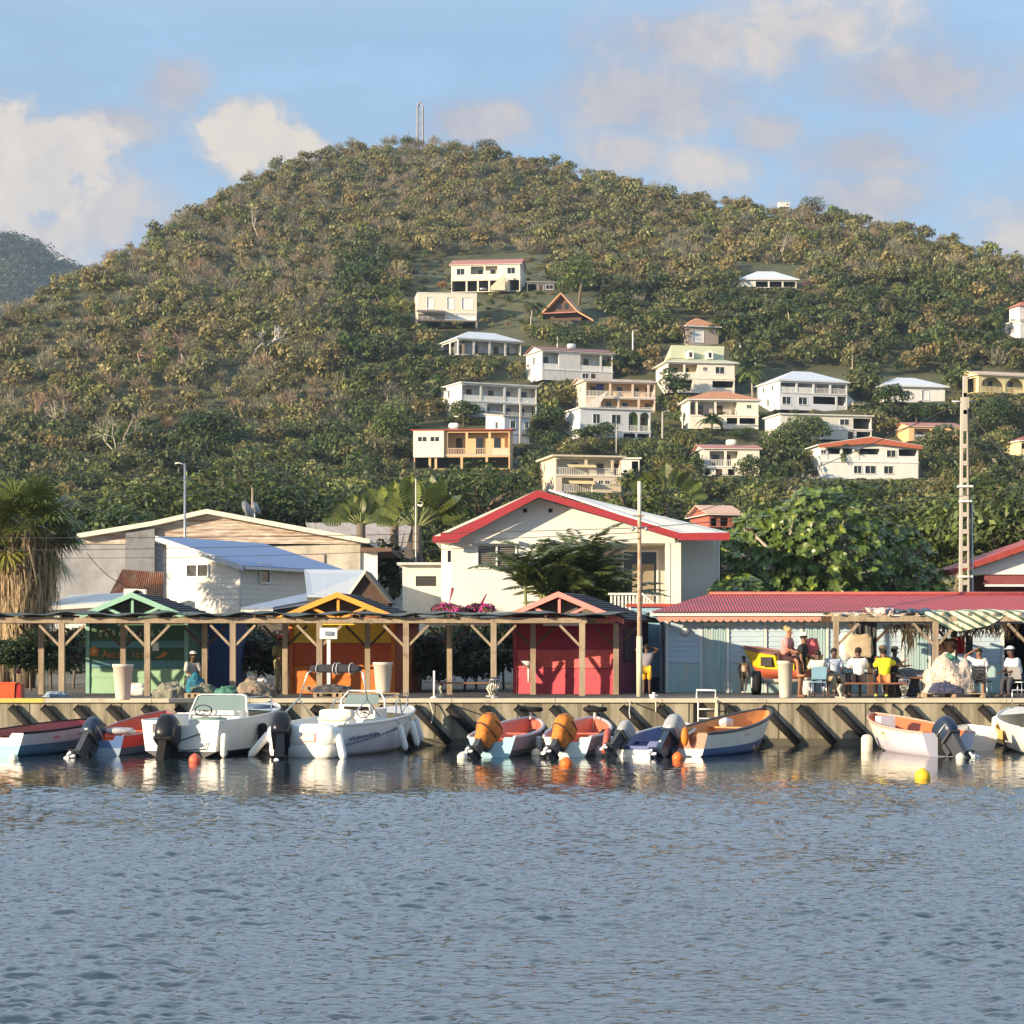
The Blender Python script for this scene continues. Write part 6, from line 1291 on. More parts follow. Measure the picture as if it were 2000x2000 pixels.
# ================================================================ THINGS ON THE DECK
plc = mat('planter_concrete', (.60,.55,.45), .85, .10, 3, bump=.15, dirt=(.35,.31,.25), damt=.18)
def planter(label, px, pyb, hpx, wpx, grp='tall round concrete planters'):
    Y = F*(ZC-ZD)/(pyb-HZ); s = F/Y; h = hpx/s; r = wpx/2/s; T = thing('planter', label, 'planter', (X(px,Y), Y, ZD), 0, grp)
    m = MB(); m.lathe([(r*.66,0),(r*.68,.02),(r*.93,h-.09),(r*1.0,h-.085),(r*1.0,h-.01),(r*.97,h)], plc, (0,0,0), 32); m.build('body', T); m = MB(); m.lathe([(r*.90,h-.02),(r*.90,h+.004),(r*.2,h-.002+.008),(.01,h+.007)], mat('planter_soil', (.10,.08,.06), .95, .3, 8), (0,0,0), 24); m.build('soil', T); return T, Y, h
planter('pale concrete planter standing in front of the green kiosk', 240, 1367, 70, 41)
PT, PY, PH = planter('pale concrete planter used as a seat by the man in pink', 1534, 1362.5, 72, 33)
# pallets
def pallet(label, px, Y, w, d, n=5, rz=0, z=ZD, col=None):
    mt = col or mat('pallet_wood', (.42,.31,.19), .85, .3, 5); T = thing('pallet', label, 'pallet', (X(px,Y), Y, z), rz)
    for i in range(n): m = MB(); y = -d/2+d*(i+.5)/n; m.box((-w/2,y-.05,.115),(w/2,y+.05,.14), mt); m.build('top_board', T)
    for x in (-w/2+.05, 0, w/2-.05): m = MB(); m.box((x-.05,-d/2,.022),(x+.05,d/2,.114), mt); m.build('bearer', T)
    for y in (-d/2+.05, d/2-.05): m = MB(); m.box((-w/2,y-.05,0),(w/2,y+.05,.02), mt); m.build('base_board', T)
    return T
pallet('wide wooden pallet under the planter before the orange kiosk', 722, 61.4, 1.7, .9); pallet('pale pallet propped near the orange kiosk counter', 640, 63.9, 1.3, .9, z=ZD+.15); pallet('low pallet below the dark blue net heap', 655, 62.0, 1.2, .9)
pallet('small pallet beside the grey net pile at the left', 378, 61.0, .45, .5, 3); pallet('wooden pallet under the big pile of pink-white net', 1857, 61.3, 1.75, 1.0)
Y = 61.3; s = F/Y; T = thing('planter', 'pale concrete planter standing on the pallet before the orange kiosk', 'planter', (X(748,Y), Y, ZD+.142), 0, 'tall round concrete planters'); r = .29; h = .87
m = MB(); m.lathe([(r*.66,0),(r*.68,.02),(r*.93,h-.09),(r,h-.085),(r,h-.01),(r*.97,h)], plc, (0,0,0), 32); m.build('body', T); m = MB(); m.lathe([(r*.9,h-.02),(r*.9,h+.004),(.01,h+.005)], mat('planter_soil', (.1,.08,.06)), (0,0,0), 24); m.build('soil', T)
# net piles: lumpy mound plus loose strands
def netpile(label, px, Y, w, h, d, col, scol, seed, ns=230, z=ZD, top=None):
    g = np.random.default_rng(seed); T = thing('net_pile', label, 'fishing net', (X(px,Y), Y, z)); mt = mat('net_%d' % seed, col, .95, .5, 9, bump=1.0, dirt=scol, damt=.55, dscale=7)
    def fn(p): d_ = p.normalized(); k = 1+.22*noise.noise(d_*2.2+Vector((seed,0,0)))+.12*noise.noise(d_*6+Vector((0,seed,0)))+.06*noise.noise(d_*15); q = p*k; q.z = max(q.z, 0); return q
    m = MB(); m.ell((0,0,0), (w/2,d/2,h), mt, 40, 30, None, .9, fn); m.build('heap', T)
    m = MB(); st = mat('strand_%d' % seed, scol, .9, .3, 8)
    for i in range(ns):
        a = g.random()*2*PI; e = g.random()*1.35+.1; pts = []; da, de = g.normal(0,.13), g.normal(0,.10)
        for k in range(6):
            a += da+g.normal(0,.08); e = min(1.5, max(.03, e+de)); dd = Vector((math.cos(a)*math.cos(e), math.sin(a)*math.cos(e), math.sin(e))); p = Vector((dd.x*w/2, dd.y*d/2, dd.z*h)); p = fn(p)*(1.015); pts.append(p)
        m.tube(pts, .006+.006*g.random(), st, 3)
    m.build('strands', T)
    return T
netpile('pale grey-green net pile left of the small pallet', 333, 61.2, .95, .42, .8, (.16,.17,.13), (.36,.34,.26), 1); netpile('bright blue net heap in front of the green kiosk corner', 382, 62.6, .62, .62, .6, (.02,.10,.16), (.03,.22,.30), 2, 160)
netpile('grey-green net pile behind the small pallet', 400, 61.9, .9, .36, .7, (.10,.12,.09), (.25,.26,.2), 9); netpile('green net trailing left of the float-covered pile', 445, 61.6, .9, .30, .6, (.05,.14,.11), (.10,.28,.21), 3, 160); netpile('large grey and pink net pile with white floats on top', 500, 61.6, 1.15, .55, .9, (.19,.17,.13), (.42,.30,.22), 4, 300)
netpile('dark blue and brown net heap on the pallet before the orange kiosk', 650, 62.0, 1.35, .20, .6, (.04,.05,.08), (.13,.12,.11), 5, 200, ZD+.142)
NP = netpile('big pile of pink-white net on a pallet at the right', 1855, 61.3, 1.55, 1.0, .95, (.50,.40,.33), (.68,.60,.50), 6, 420, ZD+.142)
netpile('dark blue net showing under the pink-white pile', 1846, 60.9, .95, .34, .3, (.035,.045,.10), (.10,.10,.15), 7, 120, ZD+.142); netpile('small green net bundle on top of the pink-white pile', 1851, 61.3, .42, .17, .3, (.05,.22,.12), (.12,.40,.24), 8, 80, ZD+1.08)
netpile('blue and white rags on the ground at the left pergola posts', 108, 62.2, .75, .16, .4, (.15,.24,.34), (.4,.45,.5), 10, 60)
for i, (px, py, Y, r, lab) in enumerate([(472,1361,60.9,(.17,.09,.09),'white oval net float lying on the coping by the pile'),(490,1332,61.5,(.13,.08,.06),'white float on top of the large net pile, left one'),(512,1331,61.5,(.15,.09,.08),'white float on top of the large net pile, right one')]):
    m = MB(); m.ell((0,0,0), r, white, 14, 8, e=.8); m.tube([(-r[0]*1.1,0,0),(-r[0]*.8,0,0)], .03, white); ob = m.build('net_float'); ob.location = W(px, py, Y); tagd(ob, lab, 'float')
# orange box left, kerb rope
T = thing('orange_box', 'orange and red plastic fish box on the quay at the left edge', 'box', (X(14,60.9), 60.9, ZD)); obx = mat('orange_plastic', (.62,.10,.03), .45, .08, 3); rbx = mat('red_plastic', (.34,.02,.015), .45, .08, 3)
m = MB(); m.lathe([(0.001,0),(.36,0),(.40,.40),(.43,.41),(.43,.45),(.38,.45),(.34,.06),(.001,.06)], obx, (0,0,0), 4, False, Matrix.Rotation(PI/4+.0, 4, 'Z') ); m.build('tub', T); m = MB(); m.box((.306,-.24,.0),(.44,.25,.40), rbx); m.build('side_panel', T)
# benches on cast legs
def bench(label, px0, px1, Y, leg_px, z=.50):
    T = thing('bench', label, 'bench', (X(px0,Y), Y, ZD)); o = Vector(T.location); wd = mat('bench_wood', (.24,.10,.06), .7, .25, 5)
    for y in (-.17, .02): m = MB(); m.box((X(px0,Y),Y+y,ZD+z-.045),(X(px1,Y),Y+y+.16,ZD+z), wd); m.build('seat_plank', T, o)
    for lp in leg_px:
        x = X(lp,Y); m = MB(); m.tube([(x-.02,Y-.12,ZD+z-.05),(x-.08,Y-.1,ZD+z-.18),(x-.02,Y-.05,ZD+.12),(x,Y-.12,ZD+.02)], [.035,.045,.035,.03], plc, 7); m.tube([(x+.05,Y+.14,ZD+z-.05),(x-.02,Y+.1,ZD+z-.2),(x+.03,Y+.08,ZD+.12),(x,Y+.15,ZD+.02)], [.035,.045,.035,.03], plc, 7); m.box((x-.13,Y-.2,ZD+.001),(x+.1,Y+.2,ZD+.04), plc); m.build('leg', T, o)
    return T
bench('long brown bench where men sit beside the canopy', 1651, 1768, 61.0, (1642,), .44); bench('brown bench table behind the men, right part', 1740, 1812, 63.2, (1800,), .56); bench('timber bench under the unlit pergola bay', 846, 968, 62.6, (860, 958), .42)
# wire basket bins
def basket(label, px, Y):
    T = thing('wire_bin', label, 'litter bin', (X(px,Y), Y, ZD)); m = MB(); n = 14
    for k in range(n): a = 2*PI*k/n; c, s_ = math.cos(a), math.sin(a); m.tube([(c*.05,s_*.05,.06),(c*.10,s_*.10,.25),(c*.17,s_*.17,.52)], .008, steel, 4)
    for z, r in ((.52,.175),(.4,.14),(.25,.10)): m.tube([(math.cos(q)*r, math.sin(q)*r, z) for q in np.linspace(0, 2*PI, 17)], .01, steel, 4)
    m.lathe([(.13,0),(.12,.03),(.04,.05),(.03,.07)], steel, (0,0,0), 16); m.build('basket', T); m = MB(); m.ell((0,0,.50), (.16,.16,.10), mat('bin_bag', (.07,.07,.08), .35), 12, 8); m.build('bin_bag', T)
basket('wire litter basket at the end of the bench in the unlit bay', 966, 61.2); basket('wire litter basket right of the man in yellow', 1766, 61.0)
# posts, sign, ladder, cleat
T = thing('mooring_post', 'thin white post at the coping before the unlit bay', 'post', (X(848,60.8), 60.8, ZD)); m = MB(); m.tube([(0,0,0),(0,0,.78)], .03, white); m.build('shaft', T); m = MB(); m.lathe([(.11,0),(.11,.025),(.04,.05)], white, (0,0,0), 12); m.build('foot', T)
T = thing('sign_post', 'white post with a box-like white sign board before the orange kiosk', 'sign', (X(642,62.3), 62.3, ZD)); m = MB(); m.box((-.05,-.04,0),(.05,.04,2.0), white); m.build('post', T); m = MB(); m.box((-.25,-.10,1.68),(.25,-.045,2.0), white); m.box((-.10,-.16,1.78),(.10,-.101,1.90), steel); m.build('board', T)
T = thing('mooring_cleat', 'pale T-shaped mooring post on the coping above the small grey engine', 'cleat', (X(1277,60.5), 60.5, ZD+.012)); m = MB(); m.tube([(0,0,0),(0,0,.16)], .045, white); m.tube([(-.13,0,.07),(.13,0,.07)], .03, white); m.lathe([(.12,0),(.10,.02)], white, (0,0,0), 12); m.build('bollard', T)
T = thing('quay_ladder', 'white handrailed boat ladder set in a dark recess of the quay wall', 'ladder', (X(1383,60), 60, ZD)); o = Vector(T.location); xl_, xr_ = X(1364,59.8), X(1401,59.8)
m = MB(); m.tube([(xl_,60.35,ZD+.0),(xl_,60.3,ZD+.24),(xr_,60.3,ZD+.24),(xr_,60.35,ZD)], .028, white, 8); m.build('handrail', T, o)
m = MB(); m.box((X(1354,60),59.99,.0),(X(1374,60),60.019,ZD-.105), rubber); m.box((X(1374,60)+.001,59.995,.1),(X(1404,60),60.018,ZD-.105), mat('recess_shadow', (.12,.10,.07), .9)); m.build('recess', T, o)  # recess is a flat panel with its shadow put into the colour
for z in (.25,.50,.76,1.02): m = MB(); m.tube([(xl_,59.86,z),(xr_,59.86,z)], .018, white, 6); m.build('rung', T, o)
m = MB(); m.tube([(xl_,59.86,.0),(xl_,59.86,ZD-.12),(xl_,60.2,ZD+.03)], .02, white, 6); m.tube([(xr_,59.86,.0),(xr_,59.86,ZD-.12),(xr_,60.2,ZD+.03)], .02, white, 6); m.build('rail', T, o)
def rope(label, pts, r=.018, mt=None, cat='rope'):
    mt = mt or mat('rope_cream', (.62,.58,.46), .9, .2, 20); ps = [W(*p) for p in pts]; m = MB()
    out = []
    for i in range(len(ps)-1):
        for k in range(5): out.append(ps[i].lerp(ps[i+1], k/5))
    out.append(ps[-1]); m.tube([p-ps[0] for p in out], r, mt, 5); ob = m.build('rope'); ob.location = ps[0]; return tagd(ob, label, cat)
rope('yellow-cream rope looped at the right of the quay ladder', [(1402,1362,60.2),(1399,1372,59.75),(1397,1400,59.75),(1402,1412,59.7),(1399,1420,59.6)], .025, mat('rope_yellow', (.66,.56,.30), .9))
rope('thin white rope hanging to the small grey engine', [(1232,1366,60.3),(1231,1372,59.85),(1229,1390,58.5),(1231,1402,57.2)]); rope('thin white rope hanging from the pale cleat', [(1278,1362,60.45),(1281,1372,59.85),(1281,1392,59.8)])
rope('frayed rope hanging on the wall below the thin white post', [(841,1366,60.2),(840,1374,59.85),(846,1392,59.8),(843,1412,59.8)]); rope('rope with a knot on the wall behind the lavender-shaded boat', [(1742,1366,60.2),(1742,1384,59.82),(1740,1402,59.8)], .03, mat('rope_grey', (.2,.18,.14), .9))
# chairs
def chair(label, px, Y, rz, seatm, kind='plastic', h=.45):
    T = thing('chair', label, 'chair', (X(px,Y), Y, ZD), rz)
    m = MB(); m.poly([(-.22,-.22,h),(.22,-.22,h),(.20,.2,h-.01),(-.20,.2,h-.01)], (0,0,.03), seatm); m.build('seat', T)
    m = MB()
    if kind == 'plastic': m.poly([(-.2,.22,h+.08),(.2,.22,h+.08),(.22,.30,h+.40),(.15,.31,h+.44),(-.15,.31,h+.44),(-.22,.30,h+.40)], (0,.025,.008), seatm)
    else:
        for k in range(5): m.box((-.2,.24+.02*k,h+.06+.08*k),(.2,.26+.02*k,h+.115+.08*k), seatm)
    m.build('backrest', T)
    for x, y in ((-.2,-.2),(.2,-.2),(-.2,.22),(.2,.22)): m = MB(); m.tube([(x,y,h),(x*1.12,y*1.15,0)], .015, steel, 6); m.build('leg', T)
    if kind != 'plastic': m = MB(); m.tube([(-.22,.24,h),(-.22,.34,h+.46)], .014, steel); m.tube([(.22,.24,h),(.22,.34,h+.46)], .014, steel); m.build('back_frame', T)
    return T
chair('pale blue plastic chair on steel legs under the person in stripes', 1597, 61.0, PI, mat('pale_blue_plastic', (.25,.44,.56), .5, .08)); chair('black slatted chair of the man with a raised arm', 1918, 61.2, PI-.5, rubber, 'slat'); chair('grey metal chair at the right edge under the man in a white cap', 1992, 61.0, PI-.8, metalgrey, 'plastic')
# yellow boat on its trailer
T = thing('trailer', 'steel boat trailer with black tyres under the yellow boat', 'trailer', (X(1536,65.0), 65.0, ZD)); m = MB(); m.tube([(-1.0,0,.42),(.9,0,.42)], .06, polec); m.tube([(-.9,-.1,.48),(-.9,1.4,.48)], .04, polec); m.tube([(.6,-.1,.48),(.6,1.4,.48)], .04, polec); m.build('axle_frame', T)
for x in (-.95,): m = MB(); m.tube([(x-.09,0,.36),(x+.16,0,.36)], .36, rubber, 22); wl = m.build('tyre', T); m = MB(); m.tube([(x-.11,0,.36),(x-.08,0,.36)], .16, white, 14); m.build('rim', wl)
# ================================================================ BOATS
def paint(name, c, v=.1): return mat(name, c, .38, v, 2.5, (1,1,.5), dirt=tuple(x*.45 for x in c), damt=.16, spec=.5)
WHT = paint('gelcoat_white', (.78,.76,.70)); 
def boat(label, pxc, Y, rz, L_, B, Bt, hs, hb, low, up, gun, inner, zsplit=.45, rake=.35, chine=.75, flare=1.0, thw=(.35,.62), trm=None, name='motor_boat', cat='boat', kd=.18, deck=0, fullness=.62, inz=.12, trlow=None, group=None, gr=.035, bow=None):
    # local: stern centre at the origin, bow towards +y, waterline z = 0
    if bow is not None:
        rz = 0
        for _ in range(12): y1 = Y+L_*math.cos(rz); rz = -math.asin(max(-.99, min(.99, (X(bow, y1)-X(pxc, Y))/L_)))
    T = thing(name, label, cat, (X(pxc, Y), Y, 0), rz, group)
    NS = 18
    def hw(t): return (Bt/2+(B/2-Bt/2)*math.sin(min(1, t/.45)*PI/2))*(1-max(0, (t-.45)/.55)**(2.0/fullness*.9))**.75 if t < 1 else .0
    def sheer(t): return hs+(hb-hs)*t**1.9
    def keel(t): return -kd+(kd+hb*.35)*max(0, (t-.70)/.30)**2.2
    def sect(t, off=0.0):
        w_ = max(.012, hw(t)-off); zk = keel(t)+off*1.2; zs = sheer(t); cz = zk+(zs-zk)*.30; cw = w_*(chine-.45*max(0, t-.55)); y = L_*t+rake*max(0, t-.6)/.4*0
        zsp = max(cz+.01, zk+(zs-zk)*zsplit)
        pts = [(0, zk), (cw*.6, zk+(cz-zk)*.45), (cw, cz), (cw+(w_-cw)*(zsp-cz)/(zs-cz)*1.05, zsp), (w_, zs)]
        return pts, y
    P = []
    for i in range(NS+1):
        t = i/NS; t = t**.85; pts, y = sect(t); row = []
        for (x, z) in pts: row.append(Vector((x, y+rake*(z-keel(t))/max(.1, sheer(t)-keel(t))*max(0, (t-.55)/.45)**1.5, z)))
        P.append(row)
    def skin(m, rows, mt, flip=False, sm=True):
        n = len(rows[0])
        for sg in (1, -1):
            vs = [Vector((p.x*sg, p.y, p.z)) for r in rows for p in r]; fs = [(i*n+j, (i+1)*n+j, (i+1)*n+j+1, i*n+j+1) for i in range(len(rows)-1) for j in range(n-1)]
            m.add(vs, fs, mt, sm)
    m = MB(); skin(m, [r[:4] for r in P], low); skin(m, [r[3:] for r in P], up, sm=False); ht = m.build('hull', T)
    m = MB(); pts = P[0]; trm = trm or up; tl = trlow or low
    full = [Vector((-p.x, p.y, p.z)) for p in pts[::-1]]+pts[1:]
    m.add([Vector((-pts[3].x,-.001,pts[3].z)), Vector((pts[3].x,-.001,pts[3].z)), Vector((pts[4].x,-.001,pts[4].z)), Vector((pts[4].x*.55,-.001,pts[4].z)), Vector((pts[4].x*.42,-.001,pts[4].z-.12)), Vector((-pts[4].x*.42,-.001,pts[4].z-.12)), Vector((-pts[4].x*.55,-.001,pts[4].z)), Vector((-pts[4].x,-.001,pts[4].z))], [(0,1,2,3,4,5,6,7)], trm)
    m.add([Vector((-p.x, 0, p.z)) for p in pts[3::-1]]+[Vector((p.x, 0, p.z)) for p in pts[1:4]], [(0,1,2,3,4,5,6)], tl); m.build('transom', T)
    off = .055; I = []
    for i in range(NS+1):
        t = (i/NS)**.85; w_ = max(.006, hw(t)-off); zs = sheer(t)-.004; zf = max(inz, keel(t)+.12); y = P[i][4].y; row = [Vector((0, L_*t+(.05 if i == 0 else 0), zf)), Vector((w_*.80*max(.3, 1-max(0, t-.6)), L_*t+(.05 if i == 0 else 0), zf)), Vector((w_, y+(.05 if i == 0 else -.03), zs))]; I.append(row)
    m = MB(); skin(m, I, inner, sm=False); r0 = I[0]; m.add([(-r0[2].x,.05,r0[2].z-.12),(r0[2].x,.05,r0[2].z-.12),(r0[1].x,.05,r0[1].z),(-r0[1].x,.05,r0[1].z)], [(0,1,2,3)], inner); m.build('interior', T)
    m = MB()
    for sg in (1, -1): m.tube([Vector(((p[4].x-off*.4)*sg, p[4].y, p[4].z)) for p in P], gr, gun, 6)
    m.build('gunwale', T)
    for t in thw:
        w_ = hw(t)-.06; z = sheer(t)-.20; m = MB(); m.box((-w_, L_*t-.13, z), (w_, L_*t+.13, z+.035), inner if inner is not WHT else WHT); m.build('thwart', T)
    T['L'] = L_; T['B'] = B
    if deck:
        rows = [r for r, i in zip(P, range(NS+1)) if (i/NS)**.85 > 1-deck]; m = MB()
        vs = []; 
        for r in rows: vs += [Vector((-r[4].x+.02, r[4].y, r[4].z+.002)), Vector((0, r[4].y, r[4].z+.06)), Vector((r[4].x-.02, r[4].y, r[4].z+.002))]
        m.add(vs, [(3*i+j, 3*i+j+1, 3*i+4+j, 3*i+3+j) for i in range(len(rows)-1) for j in range(2)], up, True); m.build('foredeck', T)
    return T, hw, sheer
def outboard(T, x, y, z, k, tilt, cowl, leg, accent=None, yaw=0, prop=True, cover=None):
    M = Matrix.Translation((x, y, z)) @ Matrix.Rotation(yaw, 4, 'Z') @ Matrix.Rotation(tilt, 4, 'X') @ Matrix.Scale(k, 4)
    m = MB(); root = None
    def cw(p): q = p.copy(); q.x *= 1-.18*max(0, p.z/.30); q.y += -.06*p.z; q.z *= 1; q.z += .05*(p.y/.4); return q
    m.ell((0,-.20,.42), (.21,.34,.30), cowl, 22, 14, None, .62, cw)
    if accent: m.ell((0,-.19,.36), (.214,.345,.055), accent, 22, 6, None, .62)
    m.box((-.17,-.46,.10),(.17,.05,.17), leg)
    for i in range(len(m.v)): m.v[i] = M @ m.v[i]
    root = m.build('outboard_motor', T)
    m = MB(); m.poly([(0,-.42,.12),(0,.02,.12),(0,-.06,-.55),(0,-.34,-.62)], (.16,0,0), leg, Matrix.Translation((-.08,0,0))); m.poly([(0,-.34,-.55),(0,-.10,-.55),(0,-.14,-.78),(0,-.30,-.80)], (.07,0,0), leg, Matrix.Translation((-.035,0,0)))
    m.box((-.15,-.50,-.60),(.15,-.02,-.575), leg); m.ell((0,-.24,-.80), (.06,.24,.06), leg, 12, 8); m.poly([(0,-.30,-.84),(0,-.12,-.84),(0,-.20,-1.0)], (.02,0,0), leg); m.box((-.14,-.04,-.22),(.14,.10,.14), leg)
    for i in range(len(m.v)): m.v[i] = M @ m.v[i]
    m.build('leg', root)
    if prop:
        m = MB(); m.ell((0,-.50,-.80), (.05,.08,.05), steel, 10, 6)
        for q in range(3): a = 2*PI*q/3; m.ell((.09*math.cos(a),-.50,-.80+.09*math.sin(a)), (.085 if abs(math.cos(a)) > .5 else .06,.014,.085 if abs(math.sin(a)) > .5 else .05), white, 10, 6)
        for i in range(len(m.v)): m.v[i] = M @ m.v[i]
        m.build('propeller', root)
    if cover:
        m = MB()
        def cv_(p): q = p*(1+.10*noise.noise(p*7)+.06*noise.noise(p*17)); return q
        m.ell((0,-.20,.36), (.27,.42,.40), cover, 26, 18, None, .75, cv_); m.ell((0,-.18,.02), (.22,.30,.26), cover, 22, 12, None, .8, cv_)
        for i in range(len(m.v)): m.v[i] = M @ m.v[i]
        m.build('cover', root)
        m = MB()
        for zz in (.16,.52): m.tube([(math.cos(a)*.27, -.2+math.sin(a)*.43, zz+.04*math.sin(2*a)) for a in np.linspace(0, 2*PI, 19)], .022, brown, 5)
        for i in range(len(m.v)): m.v[i] = M @ m.v[i]
        m.build('strap', root)
    return root
def fender(T, a, b, r=.10, mt=None, rope_=None):
    a = Vector(a); b = Vector(b); d = (b-a); m = MB(); m.tube([a, a+d*.04, a+d*.12, a+d*.85, a+d*.95, b], [r*.3, r*.75, r, r, r*.6, r*.2], mt or white, 12)
    o_ = m.build('fender', T)
    if rope_: m = MB(); m.tube([rope_, a], .012, mat('rope_teal', (.2,.35,.36), .9), 4); m.build('rope', o_)
def onside(t, hw, sheer, sg=1, dz=0, out=.08, L_=5): return Vector(((hw(t)+out)*sg, L_*t, sheer(t)+dz))
blk = mat('cowl_black', (.010,.011,.016), .30, .1, 3, spec=.4); nvy = mat('cowl_navy', (.020,.034,.065), .32, .12, 3, spec=.4); gry = mat('cowl_grey', (.30,.31,.32), .32, .1, 3, coat=.3); lgry = mat('leg_grey', (.045,.05,.06), .45, .15, 4); silver = mat('cowl_silver', (.60,.60,.60), .35, .05)
# 1: white / orange transom, blue side (left edge)
B1, hw, sh = boat('blue sided boat with a white, orange and cyan stern at the left edge', -4, 54.0, -.42, 4.6, 1.7, 1.45, .60, .78, paint('boat_blue', (.03,.16,.27)), paint('boat_grey_white', (.55,.57,.56)), rubber, paint('boat_crimson_in', (.34,.06,.06)), .60, trm=paint('stern_white', (.74,.70,.62)), trlow=paint('stern_cyan', (.22,.48,.56)), bow=165)
m = MB(); m.poly([(-.72,-.006,.30),(-.02,-.006,.34),(-.02,-.006,.60),(-.70,-.006,.60)], (0,.003,0), paint('stern_orange', (.62,.15,.05))); m.build('painted_panel', B1)
# 2: red boat with navy engine
B2, hw, sh = boat('dark red and blue fishing boat between the blue boat and the white windscreen boat', 205, 54.3, -.62, 4.8, 1.5, 1.0, .52, .98, paint('boat_navy', (.025,.05,.14)), paint('boat_red', (.42,.03,.03)), paint('gun_plum', (.30,.14,.16)), paint('boat_red_in', (.50,.08,.03)), .55, trm=paint('stern_blue', (.06,.13,.30)), trlow=paint('stern_blue_grey', (.25,.33,.42)), bow=318)
outboard(B2, -.35, -.10, .22, 1.0, R(-48), nvy, lgry, silver, -.25)
m = MB()
def rag(p): return p*(1+.3*noise.noise(p*9))
m.ell((.28,.35,.62), (.38,.30,.10), mat('grey_rags', (.5,.48,.5), .9, .4, 9), 20, 12, None, 1, rag); m.build('net_bundle', B2)
# 3: white boat with tall windscreen
B3, hw, sh = boat('white motor boat with a tall framed windscreen, green seat and black engine', 352, 53.6, -.34, 5.4, 2.3, 2.12, .92, 1.22, paint('hull_black', (.03,.03,.035)), WHT, WHT, WHT, .30, chine=.9, fullness=.8, thw=(), deck=.38, inz=.30, gr=.03, bow=520)
m = MB(); g3 = mat('seat_green', (.17,.25,.21), .6)
m.box((.15,.2,.5),(.95,.9,.98), WHT); m.ell((.55,.55,1.0), (.42,.34,.10), g3, 18, 8, None, .6); m.build('seat', B3)
m = MB(); m.box((-.55,1.9,.5),(.75,2.5,1.28), WHT); m.box((-.45,1.78,1.12),(.65,1.9,1.30), WHT); m.box((-.9,1.7,1.16),(-.2,1.76,1.20), steel); m.build('console', B3)
m = MB(); m.tube([(-.15+.24*math.cos(q),1.68,1.30+.24*math.sin(q)) for q in np.linspace(0, 2*PI, 19)], .02, rubber, 6); m.tube([(-.15,1.7,1.30),(-.15,1.85,1.28)], .03, rubber, 6); m.tube([(-.38,1.69,1.3),(.08,1.69,1.3)], .012, rubber, 4); m.build('steering_wheel', B3)
m = MB(); scr = mat('smoked_screen', (.16,.22,.22), .15, .1, 1, spec=.6); m.poly([(-.72,2.2,1.25),(.82,2.2,1.25),(.74,2.35,1.92),(-.60,2.35,1.92)], (0,.012,0), scr); ws = m.build('windscreen', B3)
m = MB(); m.tube([(-.76,2.15,.9),(-.74,2.19,1.25),(-.62,2.33,1.90),(-.5,2.36,1.97),(.64,2.36,1.97),(.76,2.33,1.90),(.84,2.19,1.25),(.88,2.15,.9)], .026, white, 7); m.build('frame', ws)
m = MB()
for sg in (-1, 1): m.tube([onside(.62, hw, sh, sg, .02, -.1, 5.4), onside(.7, hw, sh, sg, .28, -.15, 5.4), onside(.92, hw, sh, sg, .34, -.12, 5.4), Vector((0, 5.62, 1.55))], .018, steel, 6); m.tube([onside(.82, hw, sh, sg, .0, -.1, 5.4), onside(.82, hw, sh, sg, .31, -.15, 5.4)], .014, steel, 5)
m.build('bow_rail', B3)
m = MB(); m.ell((.15,4.3,1.30), (.55,.5,.16), mat('blue_grey_net', (.12,.18,.26), .9, .4, 8), 22, 12, None, .9, rag); m.build('net_bundle', B3)
fender(B3, onside(.02, hw, sh, 1, -.30, .08, 5.4), onside(.02, hw, sh, 1, -.92, .06, 5.4), .085, WHT); fender(B3, onside(.42, hw, sh, 1, -.18, .1, 5.4), onside(.42, hw, sh, 1, -.85, .08, 5.4), .12, rubber); fender(B3, onside(.66, hw, sh, 1, -.02, .16, 5.4), onside(.66, hw, sh, 1, -.95, .14, 5.4), .22, rubber)
m = MB(); m.box((-.75,-.012,.62),(-.33,-.004,.84), mat('hatch_dark', (.12,.09,.10), .6)); m.poly([(-.95,-.006,.88),(-.30,-.006,.88),(-.30,-.006,.30),(-.72,-.006,.30)], (0,.002,0), mat('shade_panel', (.46,.48,.55), .5)); m.build('stern_panel', B3)  # blue-grey patch beside the hatch paints shade on the white stern
m = MB(); m.tube([(.55,-.03,.60),(.0,-.05,.42),(-.1,-.08,.25),(.1,-.05,.18),(.7,-.04,.22),(.75,-.04,.40)], .013, rubber, 5); m.build('cable_loop', B3)
outboard(B3, -.20, -.28, .08, 1.3, R(-30), blk, rubber, None, .1)
for ch in B3.children_recursive:
    if ch.name.split('.')[0] in ('console','windscreen','frame','steering_wheel','seat','bow_rail','net_bundle'):
        for v in ch.data.vertices:
            if v.co.z > .85: v.co.z = .85+(v.co.z-.85)*(.60 if ch.name[:3] != 'bow' else .8)
# 4: white console boat with rolled bimini
B4, hw, sh = boat('white console boat with a rolled dark bimini, fenders and big black engine', 596, 53.8, -.52, 5.6, 2.35, 1.75, .80, 1.12, paint('hull_pale_grey', (.60,.60,.64)), WHT, WHT, WHT, .62, chine=.85, fullness=.85, thw=(), deck=.30, inz=.28, gr=.045, bow=786)
m = MB(); m.ell((0,.0,.55), (.98,.42,.30), WHT, 26, 12, None, .5); m.ell((0,-.05,.20), (.92,.34,.26), WHT, 26, 10, None, .5); m.build('stern_platform', B4)
m = MB(); m.box((-.1,.9,.35),(.75,1.35,.95), WHT); m.ell((.3,1.15,1.12), (.48,.16,.17), mat('seat_cream', (.72,.66,.52), .5), 18, 10, None, .5); m.ell((.3,1.1,.96), (.46,.30,.07), mat('seat_cream', (.72,.66,.52), .5), 18, 8, None, .5); m.build('seat', B4)
